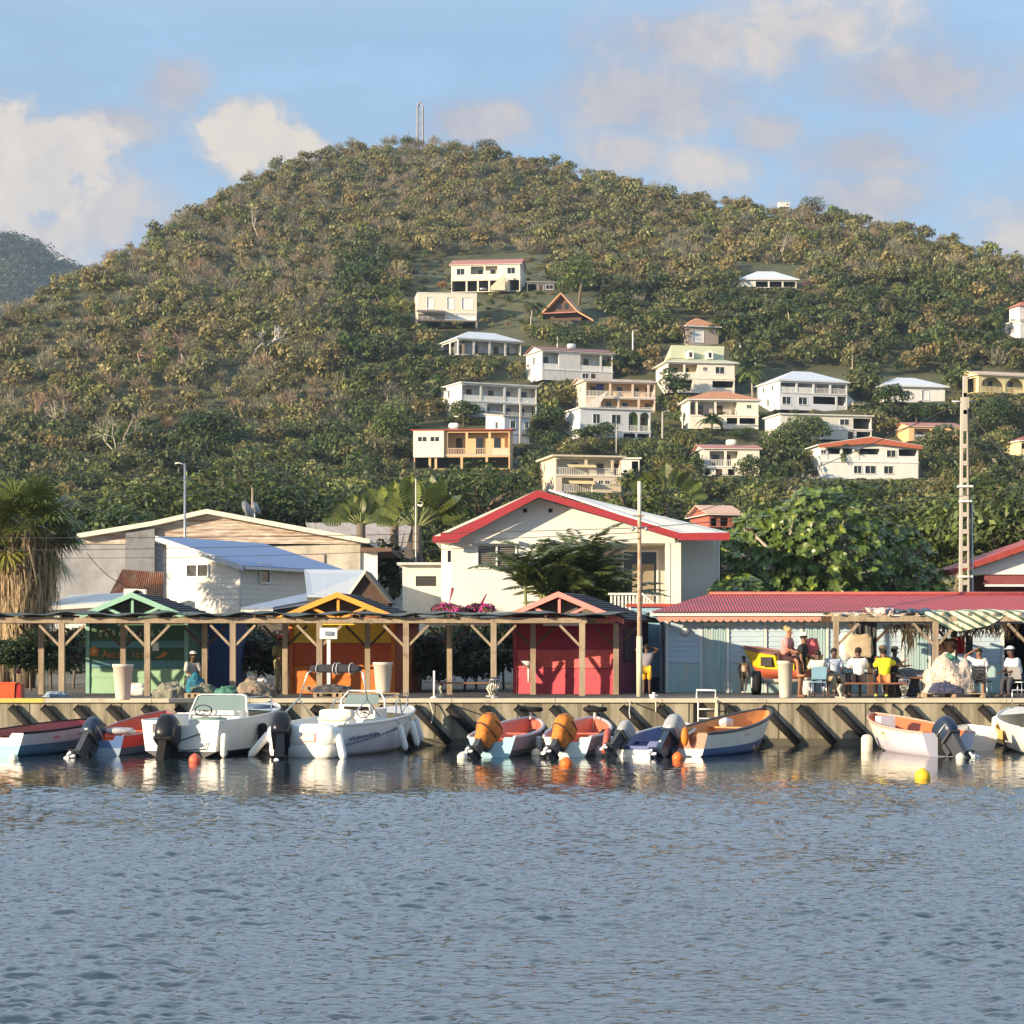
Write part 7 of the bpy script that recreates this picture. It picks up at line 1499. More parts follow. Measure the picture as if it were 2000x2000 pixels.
m = MB(); m.box((-.25,2.2,.35),(.85,2.9,1.25), WHT); m.box((-.15,2.12,1.1),(.75,2.2,1.4), WHT); m.box((.0,2.10,1.2),(.7,2.118,1.34), rubber); m.build('console', B4)
m = MB(); m.tube([(.60+.18*math.cos(q),2.02,1.15+.18*math.sin(q)) for q in np.linspace(0, 2*PI, 17)], .018, rubber, 6); m.tube([(.6,2.03,1.15),(.6,2.15,1.15)], .03, rubber); m.build('steering_wheel', B4)
m = MB(); m.poly([(-.2,2.5,1.4),(.8,2.5,1.4),(.75,2.62,1.72),(-.15,2.62,1.72)], (0,.01,0), scr); m.tube([(-.35,2.6,1.0),(-.33,2.62,1.55),(-.15,2.68,1.84),(.75,2.68,1.84),(.93,2.62,1.55),(.95,2.6,1.0)], .028, WHT, 7); m.build('windscreen', B4)
m = MB(); arch = [(-1.0,.6,.85),(-1.0,1.7,1.75)]
zt_ = 2.20
for sg in (-1, 1):
    m.tube([(sg*1.0,.15,.82),(sg*.98,1.5,1.42)], .02, steel, 6); m.tube([(sg*1.0,2.2,.95),(sg*.98,1.5,1.42)], .02, steel, 6); m.tube([(sg*.98,1.5,1.42),(sg*.80,1.62,2.08),(sg*.62,1.66,zt_)], .024, steel, 6)
bf = m.build('bimini_frame', B4)
m = MB()
def rl(p): q = p.copy(); k = 1+.12*noise.noise(Vector((p.x*5, 0, 3))); q.y *= k; q.z *= k; return q
m.ell((0,1.66,zt_), (.74,.12,.11), mat('bimini_cloth', (.022,.024,.032), .85, .2, 5, bump=.3), 20, 20, None, .55, rl); bc = m.build('bimini_roll', B4)
for x in (-.5,-.02,.08,.45): m = MB(); m.tube([(x+.01*math.sin(q), 1.66+.148*math.cos(q), zt_+.148*math.sin(q)) for q in np.linspace(0, 2*PI, 15)], .012, dwhite, 5); m.build('strap', bc)
m = MB()
for sg in (-1, 1): m.tube([onside(.55, hw, sh, sg, .0, -.12, 5.6), onside(.60, hw, sh, sg, .42, -.22, 5.6), onside(.66, hw, sh, sg, .42, -.22, 5.6), onside(.64, hw, sh, sg, .02, -.12, 5.6)], .02, steel, 6); m.tube([onside(.64, hw, sh, sg, .06, -.12, 5.6), onside(.86, hw, sh, sg, .25, -.12, 5.6), Vector((0, 5.9, 1.48))], .018, steel, 6)
m.build('bow_rail', B4)
m = MB()
for k in range(11): a = onside(.10+.022*k, hw, sh, 1, -.36+.006*k, -.005, 5.6); m.box((a.x-.01,a.y,a.z-.03),(a.x+.014,a.y+.09,a.z+.03+.02*(k%2)), mat('hull_graphic', (.10,.11,.18), .5))
for k in range(14): a = onside(.06+.035*k, hw, sh, 1, -.50+.020*k, -.02, 5.6); m.box((a.x-.02,a.y,a.z-.012),(a.x+.022,a.y+.19,a.z+.012), mat('hull_graphic', (.10,.11,.18), .5))
m.build('hull_lettering', B4)
fender(B4, (-.98,.0,.62), (-1.35,-.45,.0), .10); fender(B4, (.95,-.05,.60), (1.30,-.42,-.02), .10)
for t in (.50,.68,.86): a = onside(t, hw, sh, 1, -.16, .10, 5.6); fender(B4, a, a+Vector((.16,.05,-.66)), .085, None, onside(t, hw, sh, 1, .02, -.03, 5.6))
outboard(B4, -.38, -.55, .16, 1.28, R(-46), blk, blk, None, .45, True)
m = MB(); m.box((.12,-.42,.40),(.52,-.40,.62), mat('ladder_red', (.45,.18,.10), .5)); m.box((.16,-.43,.43),(.48,-.415,.59), WHT); m.build('stern_step', B4)
for ch in B4.children_recursive:
    if ch.name.split('.')[0] in ('console','windscreen','steering_wheel','seat'):
        for v in ch.data.vertices:
            if v.co.z > .8: v.co.z = .8+(v.co.z-.8)*.78
# 5 and 6: twin small boats with orange covered engines
cov = mat('orange_cover', (.62,.20,.03), .75, .35, 6, bump=.7, dirt=(.25,.05,.02), damt=.3, dscale=5)
for i, (lab, px, low_, trm_, k) in enumerate([('light blue boat with coral interior and an orange-covered engine, left of the twin pair', 960, paint('boat_sky', (.30,.50,.58)), paint('boat_sky2', (.34,.55,.62)), 1.0), ('pale boat with coral interior and a smaller orange-covered engine, right of the twin pair', 1108, paint('boat_ice', (.56,.66,.66)), paint('boat_ice2', (.62,.70,.68)), .97)]):
    Bx, hw, sh = boat(lab, px, 53.9, -.22+.04*i, 4.4, 1.62, 1.22, .50, .84, paint('boat_dark_side', (.10,.12,.15)), paint('boat_plum_grey', (.40,.33,.36)), paint('gun_mauve', (.52,.44,.48)), paint('coral_in', (.62,.16,.10)), .5, trm=trm_, trlow=trm_, thw=(.40,.66), fullness=.85, flare=1.2, gr=.05, group=None)
    outboard(Bx, -.12, -.05, .34, .92*k, R(-48), nvy, lgry, None, -.35, True, cov)
    m = MB(); m.box((.35,.7,.18),(.62,.95,.50), paint('coral_box', (.66,.30,.12))); m.build('gear', Bx)
    m = MB(); M = Matrix.Translation((.1, 4.25, 1.02)); m.tube([(.28*math.cos(q), .12*math.sin(q), .02*math.sin(3*q)) for q in np.linspace(0, 2*PI, 15)], .06, rubber, 8) if False else m.tube([M @ Vector((.27*math.cos(q), .16*math.sin(q), .05)) for q in np.linspace(0, 2*PI, 15)], .065, rubber, 8); m.tube([(.1,4.2,.8),(.1,4.2,1.05)], .04, silver); m.build('bow_tyre', Bx)
    for t in (.35,.6): a = onside(t, hw, sh, 1, -.08, .08, 4.4); fender(Bx, a, a+Vector((.04,0,-.5)), .09, metalgrey if t > .5 else dwhite)
    m = MB(); m.tube([(.62,1.4,.55),(.72,1.9,.62),(.6,2.0,.60)], .025, rubber, 5); m.build('oar_strap', Bx)
# 7: small low dinghy
B7, hw, sh = boat('low white and navy dinghy with a small grey tilted engine and red ring fender', 1243, 53.9, -.48, 3.3, 1.45, 1.30, .40, .72, WHT, paint('boat_deep_blue', (.03,.06,.22)), dwhite, paint('boat_deep_blue_in', (.03,.06,.20)), .62, trm=paint('boat_deep_blue', (.03,.06,.22)), trlow=WHT, thw=(.5,), bow=1330)
outboard(B7, -.35, -.05, .36, .72, R(-50), gry, lgry, silver, -.4)
m = MB(); M = Matrix.Translation((-.80,-.05,.30)) @ Matrix.Rotation(R(20), 4, 'Z'); m.tube([M @ Vector((.10*math.sin(q)*.5, .30*math.cos(q), .34*math.sin(q))) for q in np.linspace(-.5, PI+.6, 13)], .085, mat('ring_red', (.42,.10,.07), .6), 9); m.ell((-1.05,.1,.10), (.12,.12,.16), dwhite, 12, 8); m.build('ring_fender', B7)
# 8: blue and white wooden boat with orange inside
wi = mat('orange_wood_in', (.60,.27,.09), .6, .2, 4, (1,.4,1)); B8, hw, sh = boat('blue and white wooden boat with high bow and varnished orange inside', 1338, 53.9, -.74, 4.7, 1.75, 1.25, .60, 1.08, paint('boat_royal', (.035,.10,.27)), paint('boat_cream', (.70,.69,.62)), mat('gun_dark', (.06,.055,.06), .5), wi, .50, trm=paint('stern_rust', (.34,.10,.05)), trlow=paint('boat_cream2', (.6,.62,.58)), rake=.5, thw=(.42,.66), fullness=.8, gr=.045, bow=1484)
outboard(B8, -.35, -.08, .26, 1.05, R(-50), gry, nvy, silver, -.1)
m = MB(); m.ell((-.35,3.3,.74), (.15,.30,.14), mat('plastic_bag_white', (.62,.60,.62), .4, .15), 16, 10, None, .9, rag); m.build('bag', B8)
m = MB(); m.ell((.10,-.22,.52), (.10,.10,.24), mat('orange_vest', (.72,.20,.02), .6), 12, 8); m.build('float', B8)
# 9: white boat with orange interior, bow to the left
B9, hw, sh = boat('cream and lavender boat with orange interior, its bow pointing left, black tilted engine', 1853, 54.2, .74, 4.5, 1.75, 1.45, .60, .94, paint('boat_lavender', (.58,.55,.64)), paint('boat_cream3', (.74,.72,.58)), paint('gun_salmon', (.58,.34,.26)), paint('tangerine_in', (.62,.14,.05)), .58, trm=paint('stern_lavender', (.56,.55,.64)), trlow=paint('stern_lavender', (.56,.55,.64)), rake=.35, thw=(.5,), fullness=.8, bow=1716)  # hull is white: lit cream and shaded lavender are put into the paint
m = MB(); m.box((-.30,-.012,.02),(.30,-.004,.60), dark); m.build('engine_well', B9)
outboard(B9, -.02, -.06, .24, 1.0, R(-46), nvy, lgry, silver, .3)
m = MB(); m.box((-.60,2.9,.55),(-.2,3.3,.92), paint('lilac_box', (.55,.55,.62))); m.build('box', B9)
a = onside(.62, hw, sh, -1, -.30, .12, 4.9); fender(B9, a, a+Vector((0,0,-.75)), .15, mat('cream_fender', (.68,.64,.52), .6))
# 10: small white dinghy
B10, hw, sh = boat('small plain white dinghy behind the stern of the lavender boat', 1912, 57.0, .95, 2.2, 1.25, 1.05, .52, .60, WHT, paint('boat_dirty_white', (.62,.63,.63)), WHT, WHT, .5, thw=(.5,), name='dinghy', fullness=1.2, trm=dwhite, trlow=dwhite, gr=.03, rake=.1, bow=1892)
# 11: right edge boat
B11, hw, sh = boat('white and yellow motor boat with hanging fenders cut by the right edge', 2060, 54.4, .80, 5.0, 2.0, 1.8, .72, 1.08, WHT, WHT, dwhite, WHT, .62, thw=(), deck=.3, fullness=.85, bow=1990)
m = MB()
for k in range(9): a = onside(.35+.06*k, hw, sh, -1, -.20-.01*k, .012, 5.2); b_ = onside(.41+.06*k, hw, sh, -1, -.20-.01*(k+1), .012, 5.2); m.poly([a, b_, b_+Vector((0,0,-.24)), a+Vector((0,0,-.24))], (.02,0,0), paint('boat_ochre', (.62,.34,.06)))
m.build('yellow_band', B11)
for t in (.84,.93): a = onside(t, hw, sh, -1, -.12, .12, 5.2); fender(B11, a, a+Vector((-.05,-.1,-.62)), .11, mat('cream_fender', (.68,.64,.52), .6))
m = MB(); m.tube([(0,3.9,1.1),(0,3.9,1.75)], .025, steel); m.tube([(-.5,3.2,1.1),(-.5,3.2,1.6),(.5,3.2,1.6),(.5,3.2,1.1)], .02, steel); m.build('rail', B11)
# yellow boat on the trailer (on the quay)
BY, hw, sh = boat('yellow and red wooden boat standing on its trailer behind the planter seat', 1582, 65.2, 1.15, 2.3, 1.4, 1.2, .58, .86, paint('trailer_red', (.50,.12,.06)), paint('trailer_yellow', (.72,.48,.02)), paint('gun_plum2', (.22,.07,.09)), brown, .42, rake=.45, thw=(.4,), bow=1472); BY.location.z = ZD+.60
a = onside(.50, hw, sh, -1, -.20, .01, 2.3); m = MB(); m.box((a.x-.02,a.y-.25,a.z-.2),(a.x+.01,a.y+.2,a.z+.08), dark); m.build('dark_patch', BY)
# tarp-covered boat behind the bench
blobobj('covered_boat', 'grey tarpaulin-covered boat behind the bench of the man in yellow', 'boat', (X(1778,63.9), 63.9, ZD+.38), (.82,.5,.42), mat('grey_tarp', (.20,.20,.21), .6, .25, 3, bump=.4, dirt=(.5,.48,.42), damt=.35, dscale=2), .8, 2.0, .18, seed=6)
# buoys
def buoy(label, px, py, r, mt, rz=0):
    Y = F*ZC/(py-HZ); T = thing('buoy', label, 'buoy', (X(px,Y), Y, 0)); m = MB(); m.ell((0,0,r*.35), r, mt, 20, 14); m.build('float', T); m = MB(); m.lathe([(r*.18,r*1.28),(r*.2,r*1.42),(.01,r*1.46)], mt, (0,0,0), 10); m.build('eyelet', T)
bo = mat('buoy_orange', (.72,.15,.02), .5, .12, 5); by = mat('buoy_yellow', (.78,.48,.02), .5, .12, 5); bw_ = mat('buoy_white', (.72,.68,.54), .6, .12, 5); br = mat('buoy_red', (.66,.12,.06), .5, .12, 5)
buoy('red-orange buoy floating behind the windscreen boat engine', 381, 1489, .15, br); buoy('orange buoy floating behind the pale twin boat', 1106, 1497, .155, bo); buoy('orange buoy floating at the stern of the wooden boat', 1324, 1484, .14, bo); buoy('yellow buoy floating free in front of the lavender boat', 1802, 1522, .165, by)
buoy('white float at the left of the light blue boat', 903, 1483, .13, bw_); buoy('white float between the twin boats', 1047, 1476, .13, bw_); buoy('cream buoy at the stern of the lavender boat', 1876, 1483, .115, bw_); buoy('cream buoy at the white and orange stern, left edge', 27, 1485, .11, bw_)
# ================================================================ POLES AND WIRES IN TOWN
def tp(label, px, Y, pyt, zb, r, name='utility_pole', cat='utility pole', mt=polec):
    h = Z(pyt, Y)-zb; T = thing(name, label, cat, (X(px,Y), Y, zb)); m = MB(); m.tube([(0,0,0),(0,0,h*.5),(0,0,h)], [r*1.3, r, r*.75], mt, 10); m.build('shaft', T); return T, h
mixp = mat('peeling_pole', (.34,.20,.13), .85, .3, 3, (1,1,.3), dirt=(.62,.56,.44), damt=.5, dscale=2.5)
T, h = tp('tall round pole with peeling brown paint right of the pink kiosk', 1249, 62.5, 940, ZD, .062, mt=mixp)
m = MB(); m.tube([(0,0,.0),(0,0,1.75)], .088, mat('pole_cream', (.58,.55,.40), .8, .15), 12); m.build('painted_foot', T); m = MB(); m.tube([(0,0,h*.80),(0,0,h+.0)], .056, mat('pole_cream2', (.66,.62,.50), .8), 10); m.build('pale_top', T)
m = MB(); z = Z(1030,62.5)-ZD; m.tube([(-.2,0,z),(.2,0,z)], .02, metalgrey); m.tube([(-.16,-.06,z-.02),(-.22,-.1,z-.08)], .05, metalgrey); m.tube([(.16,-.06,z-.02),(.22,-.1,z-.08)], .05, metalgrey); m.box((-.18,-.12,Z(1008,62.5)-ZD),(.14,.1,Z(1006,62.5)-ZD), mixp); m.build('floodlights', T)
# big precast concrete pole with ladder openings
Yp = 76; zb = ZD; h = Z(776, Yp)-zb; T = thing('concrete_pole', 'tall precast concrete utility pole with ladder-like openings at the right', 'utility pole', (X(1884,Yp), Yp, zb)); 
m = MB(); wb_, wt_ = .225, .13
for sg in (-1, 1): m.poly([(sg*wb_,-.12,0),(sg*(wb_-.10),-.12,0),(sg*(wt_-.07),-.09,h),(sg*wt_,-.09,h)], (0,.2,0), polec)
n = 17
for i in range(n+1):
    z = h*i/n; w_ = wb_+(wt_-wb_)*i/n-.07; m.box((-w_,-.10,z),(w_,.06,z+(.16 if i < n-2 else .75)), polec)
m.build('shaft', T)
m = MB(); m.tube([(.30,-.05,0),(.24,-.05,Z(970,Yp)-zb)], .035, metalgrey, 7); m.tube([(.18,-.16,0),(.14,-.14,h*.55),(.10,-.13,h-.4)], .02, cable, 5); m.build('conduit', T)
for py, w_ in ((952,.30),(981,.24),(1128,.28)): m = MB(); z = Z(py,Yp)-zb; m.box((-w_*.8,-.15,z),(w_*.9,.10,z+.07), white); m.build('band', T)
m = MB(); m.tube([(-.45,0,Z(784,Yp)-zb),(.4,0,Z(784,Yp)-zb)], .03, metalgrey, 6); m.build('crossarm', T)
T, h = tp('thin metal lamp pole above the warehouse roof', 361, 92, 905, 1.3, .06, 'street_lamp', 'street lamp', metalgrey); m = MB(); m.tube([(0,0,h-.05),(-.25,0,h+.02),(-.42,0,h-.0)], .03, silver, 6); m.build('lamp_arm', T)
T, h = tp('short grey post holding satellite dishes behind the warehouse roof', 493, 104, 952, 1.3, .07, mt=timber)
sat('large grey satellite dish behind the warehouse roof ridge', 480, 999, 103.5, .5); sat('pale satellite dish beside the post behind the warehouse roof', 497, 994, 103.0, .35)
T, h = tp('slanting pale mast in front of the traveller palm', 812, 106, 935, 1.3, .035, mt=dwhite)
def wire(label, pts, r=.012, sag=.3, n=14):
    ps = [W(*p) for p in pts]; out = []
    for a, b in zip(ps[:-1], ps[1:]):
        for k in range(n): t = k/n; q = a.lerp(b, t); q.z -= sag*4*t*(1-t); out.append(q)
    out.append(ps[-1]); m = MB(); m.tube([p-ps[0] for p in out], r, cable, 4); ob = m.build('overhead_wire'); ob.location = ps[0]; tagd(ob, label, 'wire')
wire('thick black cable sloping down to the right from the tall concrete pole', [(1892,800,76),(2060,990,74)], .028, .2); wire('upper thin wire crossing in front of the white house gable', [(-60,1050,70),(1249,1031,62.4),(2100,940,70)], .010, .1); wire('second wire crossing the white house under the upper one', [(-60,1075,70),(1249,1040,62.4)], .010, .12)
wire('third wire running to the pole beside the pink kiosk', [(100,1090,74),(1249,1052,62.4)], .009, .15); wire('thin cable crossing the dark trees at the left', [(100,921,95),(560,940,95)], .02, .1); wire('black cable from the concrete pole to the hillside at the left', [(1878,786,76),(1200,1040,140)], .02, .6)
wire('wire dipping over the grey warehouse wall', [(170,1080,72),(226,1134,72),(290,1150,74)], .012, .1)
# ================================================================ PEOPLE
def person(label, px, Y, rz, pose, H=1.72, skin=(.10,.05,.03), shirt=(.6,.6,.6), pants=(.05,.05,.06), hair=(.012,.010,.009), shorts=True, sleeve=.45, seat=.45, z=None, shoes=(.1,.08,.07), hat=None, arms=None, lean=0, legs=None, shirtlen=1, topless=False, bun=False, xoff=0):
    k = H/1.75; base = ZD if z is None else z
    T = thing('person', label, 'person', (X(px,Y), Y, base), rz)
    # facing -y in local space. joints
    zp = .93*k if pose == 'stand' else seat+.10
    J = {}
    J['pel'] = Vector((0,0,zp)); J['spi'] = Vector((0,-.06*lean,zp+.20*k)); J['che'] = Vector((0,-.20*lean,zp+.40*k)); J['nec'] = Vector((0,-.30*lean,zp+.55*k)); J['hd'] = Vector((0,-.35*lean-.01,zp+.66*k)); J['crn'] = Vector((0,-.37*lean,zp+.77*k))
    for s_, sg in (('l', 1), ('r', -1)):
        J['sh'+s_] = Vector((.175*k*sg,-.27*lean,zp+.49*k)); a = (arms or {}).get(s_, 'down')
        sh = J['sh'+s_]
        if a == 'down': e = sh+Vector((.06*sg,.01,-.29*k)); w_ = e+Vector((.0,-.06,-.25*k))
        elif a == 'lap': e = sh+Vector((.06*sg,-.06,-.27*k)); w_ = e+Vector((-.08*sg,-.22*k,-.06))
        elif a == 'table': e = sh+Vector((.09*sg,-.14,-.22*k)); w_ = e+Vector((-.10*sg,-.22*k,.03))
        elif a == 'head': e = sh+Vector((.24*sg,-.03,.12)); w_ = J['crn']+Vector((.05*sg,-.02,.06)) 
        elif a == 'up': e = sh+Vector((.20*sg,-.08,.16)); w_ = J['crn']+Vector((.10*sg,-.06,-.02))
        elif a == 'point': e = sh+Vector((.22*sg,-.12,-.12)); w_ = e+Vector((.20*sg,-.08,.10))
        J['el'+s_] = e; J['wr'+s_] = w_
        hx = .095*k*sg; J['hi'+s_] = Vector((hx,0,zp-.02))
        if pose == 'stand':
            J['kn'+s_] = Vector((hx*1.05,-.02,zp*.52)); J['an'+s_] = Vector((hx*1.1,.02,.085)); J['to'+s_] = Vector((hx*1.25,-.14,.03))
        else:
            spread = 1.5; kz = min(seat+.12, .52*k) if seat < .7 else seat+.02; J['kn'+s_] = Vector((hx*spread,-.42*k,kz)); dz = (legs or 0); J['an'+s_] = Vector((hx*spread,-.40*k-.05+.0*sg,max(.085, kz-.42*k) if seat < .7 else kz-.40*k)); J['to'+s_] = J['an'+s_]+Vector((.02*sg,-.15,-.05))
    def skinmesh(name, verts, edges, rad, mt, parent, root=0, extra=None):
        me = bpy.data.meshes.new(name+'_t'); me.from_pydata([tuple(v) for v in verts], edges, []); ob = bpy.data.objects.new('tmp', me); COL.objects.link(ob)
        sk = ob.modifiers.new('s', 'SKIN'); sk.use_smooth_shade = True; ss = ob.modifiers.new('u', 'SUBSURF'); ss.levels = 1; ss.render_levels = 1
        sv = me.skin_vertices[0].data if me.skin_vertices else None
        if sv is None: return None
        for i, r in enumerate(rad): sv[i].radius = (r, r) if not isinstance(r, tuple) else r; sv[i].use_root = bool(i == root or (extra and i in extra))
        bpy.context.view_layer.update(); dg = bpy.context.evaluated_depsgraph_get(); m2 = bpy.data.meshes.new_from_object(ob.evaluated_get(dg)); bpy.data.objects.remove(ob); bpy.data.meshes.remove(me)
        return m2
    sk_m = mat('skin_%d' % int(skin[0]*1000), skin, .55, .10, 6, spec=.4)
    names = ['pel','spi','che','nec','hd','crn','shl','ell','wrl','shr','elr','wrr','hil','knl','anl','tol','hir','knr','anr','tor']; idx = {n: i for i, n in enumerate(names)}
    V = [J[n] for n in names]; E = [('pel','spi'),('spi','che'),('che','nec'),('nec','hd'),('hd','crn'),('che','shl'),('shl','ell'),('ell','wrl'),('che','shr'),('shr','elr'),('elr','wrr'),('pel','hil'),('hil','knl'),('knl','anl'),('anl','tol'),('pel','hir'),('hir','knr'),('knr','anr'),('anr','tor')]
    E = [(idx[a], idx[b]) for a, b in E]; RD = {'pel':.125,'spi':.12,'che':.135,'nec':.055,'hd':.088,'crn':.085,'sh':.062,'el':.043,'wr':.030,'hi':.095,'kn':.058,'an':.040,'to':.035}
    rad = [RD.get(n, RD.get(n[:2]))*k for n in names]; extra = []
    for s_, sg in (('l', 1), ('r', -1)):                 # palm and five fingers of different lengths
        w_ = J['wr'+s_]; d = (w_-J['el'+s_]).normalized(); sd = d.cross(Vector((0,0,1))); sd = sd.normalized() if sd.length > .1 else Vector((1,0,0)); up_ = sd.cross(d)
        pi = len(V); V.append(w_+d*.07*k); rad.append(.034*k); E.append((idx['wr'+s_], pi))
        for f, (o_, ln) in enumerate(((-.033,.055),(-.012,.072),(.010,.078),(.030,.066))):
            a = len(V); b0 = w_+d*.09*k+sd*o_*k; V += [b0, b0+d*ln*.55*k-up_*.006, b0+d*ln*.9*k-up_*.026]; rad += [.0095*k,.009*k,.007*k]; E += [(a,a+1),(a+1,a+2)]; extra.append(a)
        a = len(V); b0 = w_+d*.035*k-sd*.028*k*sg; V += [b0, b0+d*.035-sd*.030*sg, b0+d*.062-sd*.036*sg]; rad += [.011*k,.010*k,.008*k]; E += [(a,a+1),(a+1,a+2)]; extra.append(a)
    me = skinmesh('body', V, E, rad, sk_m, T, 0, extra)
    me.materials.clear(); me.materials.append(sk_m)
    bm = bmesh.new(); bm.from_mesh(me)
    # face: nose, ears, eyes, mouth in the same mesh
    me.materials.append(mat('eye_white', (.6,.58,.54), .4)); me.materials.append(mat('lip_dark', (.16,.05,.04), .5))
    hc = (J['hd']+J['crn'])/2; S = k
    for c, r, mi in ((Vector((0,-.098,-.022)), (.016,.022,.026), 0), (Vector((.086,0,-.01)), (.012,.022,.03), 0), (Vector((-.086,0,-.01)), (.012,.022,.03), 0), (Vector((.032,-.082,.008)), (.013,.010,.008), 1), (Vector((-.032,-.082,.008)), (.013,.010,.008), 1), (Vector((0,-.088,-.062)), (.026,.010,.008), 2)):
        rt = bmesh.ops.create_uvsphere(bm, u_segments=8, v_segments=6, radius=1, matrix=Matrix.Translation(hc+c*S) @ Matrix.Diagonal((r[0]*S, r[1]*S, r[2]*S, 1)))
        fs_ = set(f for v in rt['verts'] for f in v.link_faces)
        for f in fs_: f.material_index = mi; f.smooth = True
    bm.to_mesh(me); bm.free(); me.name = 'body'; ob = bpy.data.objects.new('body', me); COL.objects.link(ob); ob.parent = T
    def cloth(name, chain, radd, col, grow=1.0):
        n2 = list(chain.keys()); ix = {n: i for i, n in enumerate(n2)}; ed = [(ix[a], ix[b]) for a, b in chain_edges if a in ix and b in ix]
        m2 = skinmesh(name, [chain[n] for n in n2], ed, [radd[n]*k for n in n2], None, T, 0); mt = mat('cloth_%02d_%02d_%02d' % tuple(int(c*99) for c in col), col, .85, .14, 7, bump=.25); m2.materials.clear(); m2.materials.append(mt); m2.name = name
        o_ = bpy.data.objects.new(name, m2); COL.objects.link(o_); o_.parent = T; return o_
    chain_edges = [('pel','spi'),('spi','che'),('che','nk'),('che','shl'),('shl','sll'),('che','shr'),('shr','slr'),('pel','hil'),('hil','kfl'),('pel','hir'),('hir','kfr'),('kfl','kgl'),('kfr','kgr')]
    if not topless:
        ch = {'pel': J['pel']+Vector((0,0,.02)), 'spi': J['spi'], 'che': J['che'], 'nk': J['nec'].lerp(J['che'], .35)}
        ra = {'pel':.166,'spi':.164,'che':.182,'nk':.088}
        for s_ in 'lr': ch['sh'+s_] = J['sh'+s_]; ch['sl'+s_] = J['sh'+s_].lerp(J['el'+s_], sleeve*1.9 if sleeve < .5 else 1.0); ra['sh'+s_] = .098; ra['sl'+s_] = .082
        if sleeve == 0:
            for s_ in 'lr': ch['sl'+s_] = J['sh'+s_].lerp(J['el'+s_], .15)
        cloth('shirt', ch, ra, shirt)
    ch = {'pel': J['pel']+Vector((0,0,-.02))}; ra = {'pel':.142}
    for s_ in 'lr':
        ch['hi'+s_] = J['hi'+s_]; ra['hi'+s_] = .112; ch['kf'+s_] = J['hi'+s_].lerp(J['kn'+s_], .92 if shorts else 1.0); ra['kf'+s_] = .088
        if not shorts: ch['kg'+s_] = J['kn'+s_].lerp(J['an'+s_], .9); ra['kg'+s_] = .066
    cloth('trousers' if not shorts else 'shorts', ch, ra, pants)
    m = MB(); hm = mat('hair_%02d' % int(hair[0]*99), hair, .9, .3, 12)
    m.ell(J['crn']+Vector((0,.015,-.005)), (.095*k,.105*k,.088*k), hm, 16, 10, None, 1, lambda p: Vector((p.x, p.y, max(p.z, -.02 if p.y < -.02 else -.07))) )
    if bun: m.ell(J['crn']+Vector((0,.11,.06)), (.06,.06,.06), hm, 12, 8); m.ell(J['crn']+Vector((.03,.10,.10)), (.035,.035,.035), hm, 10, 6)
    m.build('hair', T)
    if hat:
        m = MB(); hmt = mat('hat_%02d_%02d' % (int(hat[0][0]*99), int(hat[0][2]*99)), hat[0], .8, .1, 6); c = J['crn']+Vector((0,0,.035)); m.ell(c, (.108*k,.115*k,.085*k), hmt, 18, 10, None, .9, lambda p: Vector((p.x, p.y, max(p.z, -.01))))
        if hat[1] == 'cap': m.ell(c+Vector((0,-.13,-.005)), (.075,.085,.012), hmt, 14, 6)
        elif hat[1] == 'brim': m.lathe([(.10,0),(.19,-.02),(.195,-.012),(.10,.015)], hmt, c, 18)
        m.build('hat', T)
    if pose == 'stand' or seat < .7 or True:
        for s_ in 'lr':
            m = MB(); a = J['an'+s_]; t_ = J['to'+s_]; m.ell((a+t_)/2+Vector((0,.0,-.012)), (.045*k,.125*k,.036*k), mat('shoe_%02d' % int(shoes[0]*99), shoes, .7, .1), 14, 8, None, .7); m.build('shoe', T)
    return T
DK = (.095,.050,.032); MD = (.22,.105,.06); LT = (.42,.17,.09)
YPL = PY
person('man in a pink t-shirt with a blond bun sitting on the concrete planter', 1533, YPL, R(62), 'sit', 1.78, LT, (.62,.24,.23), (.055,.02,.022), (.50,.34,.14), True, .42, PH, arms={'l':'lap','r':'lap'}, lean=.35, bun=True, shoes=LT)
person('man in black t-shirt and white cap standing beside the planter seat', 1563, 61.5, R(70), 'stand', 1.80, MD, (.018,.018,.02), (.03,.022,.02), (.02,.015,.01), True, .42, arms={'l':'lap','r':'down'}, lean=.3, hat=((.74,.72,.62),'cap'), shoes=MD)
person('person in striped pale shirt seen from behind on the light blue chair', 1597, 60.95, R(168), 'sit', 1.66, DK, (.64,.60,.50), (.10,.13,.20), shorts=False, sleeve=.7, seat=.46, arms={'l':'table','r':'table'}, lean=.25)
person('man in pale blue polo shirt and khaki trousers facing the water', 1628, 61.9, R(12), 'sit', 1.76, DK, (.50,.56,.68), (.38,.29,.18), shorts=False, sleeve=.45, seat=.47, arms={'l':'lap','r':'lap'}, lean=.1)
person('broad man in a white t-shirt sitting with his back to the water on the bench', 1678, 61.05, R(186), 'sit', 1.82, DK, (.80,.76,.70), (.03,.02,.02), shorts=True, sleeve=.5, seat=.46, arms={'l':'table','r':'table'}, lean=.3)
person('person in a bright yellow shirt sitting with back to the water on the bench', 1727, 61.05, R(180), 'sit', 1.74, MD, (.78,.72,.02), (.62,.22,.08), shorts=True, sleeve=.4, seat=.46, arms={'l':'table','r':'point'}, lean=.25, shoes=(.5,.6,.1))
person('man in a brown wide hat sitting behind the person in yellow', 1722, 62.9, R(20), 'sit', 1.74, DK, (.20,.09,.05), (.06,.05,.05), shorts=False, seat=.52, arms={'l':'table','r':'table'}, lean=.1, hat=((.16,.10,.06),'brim'), sleeve=.7)
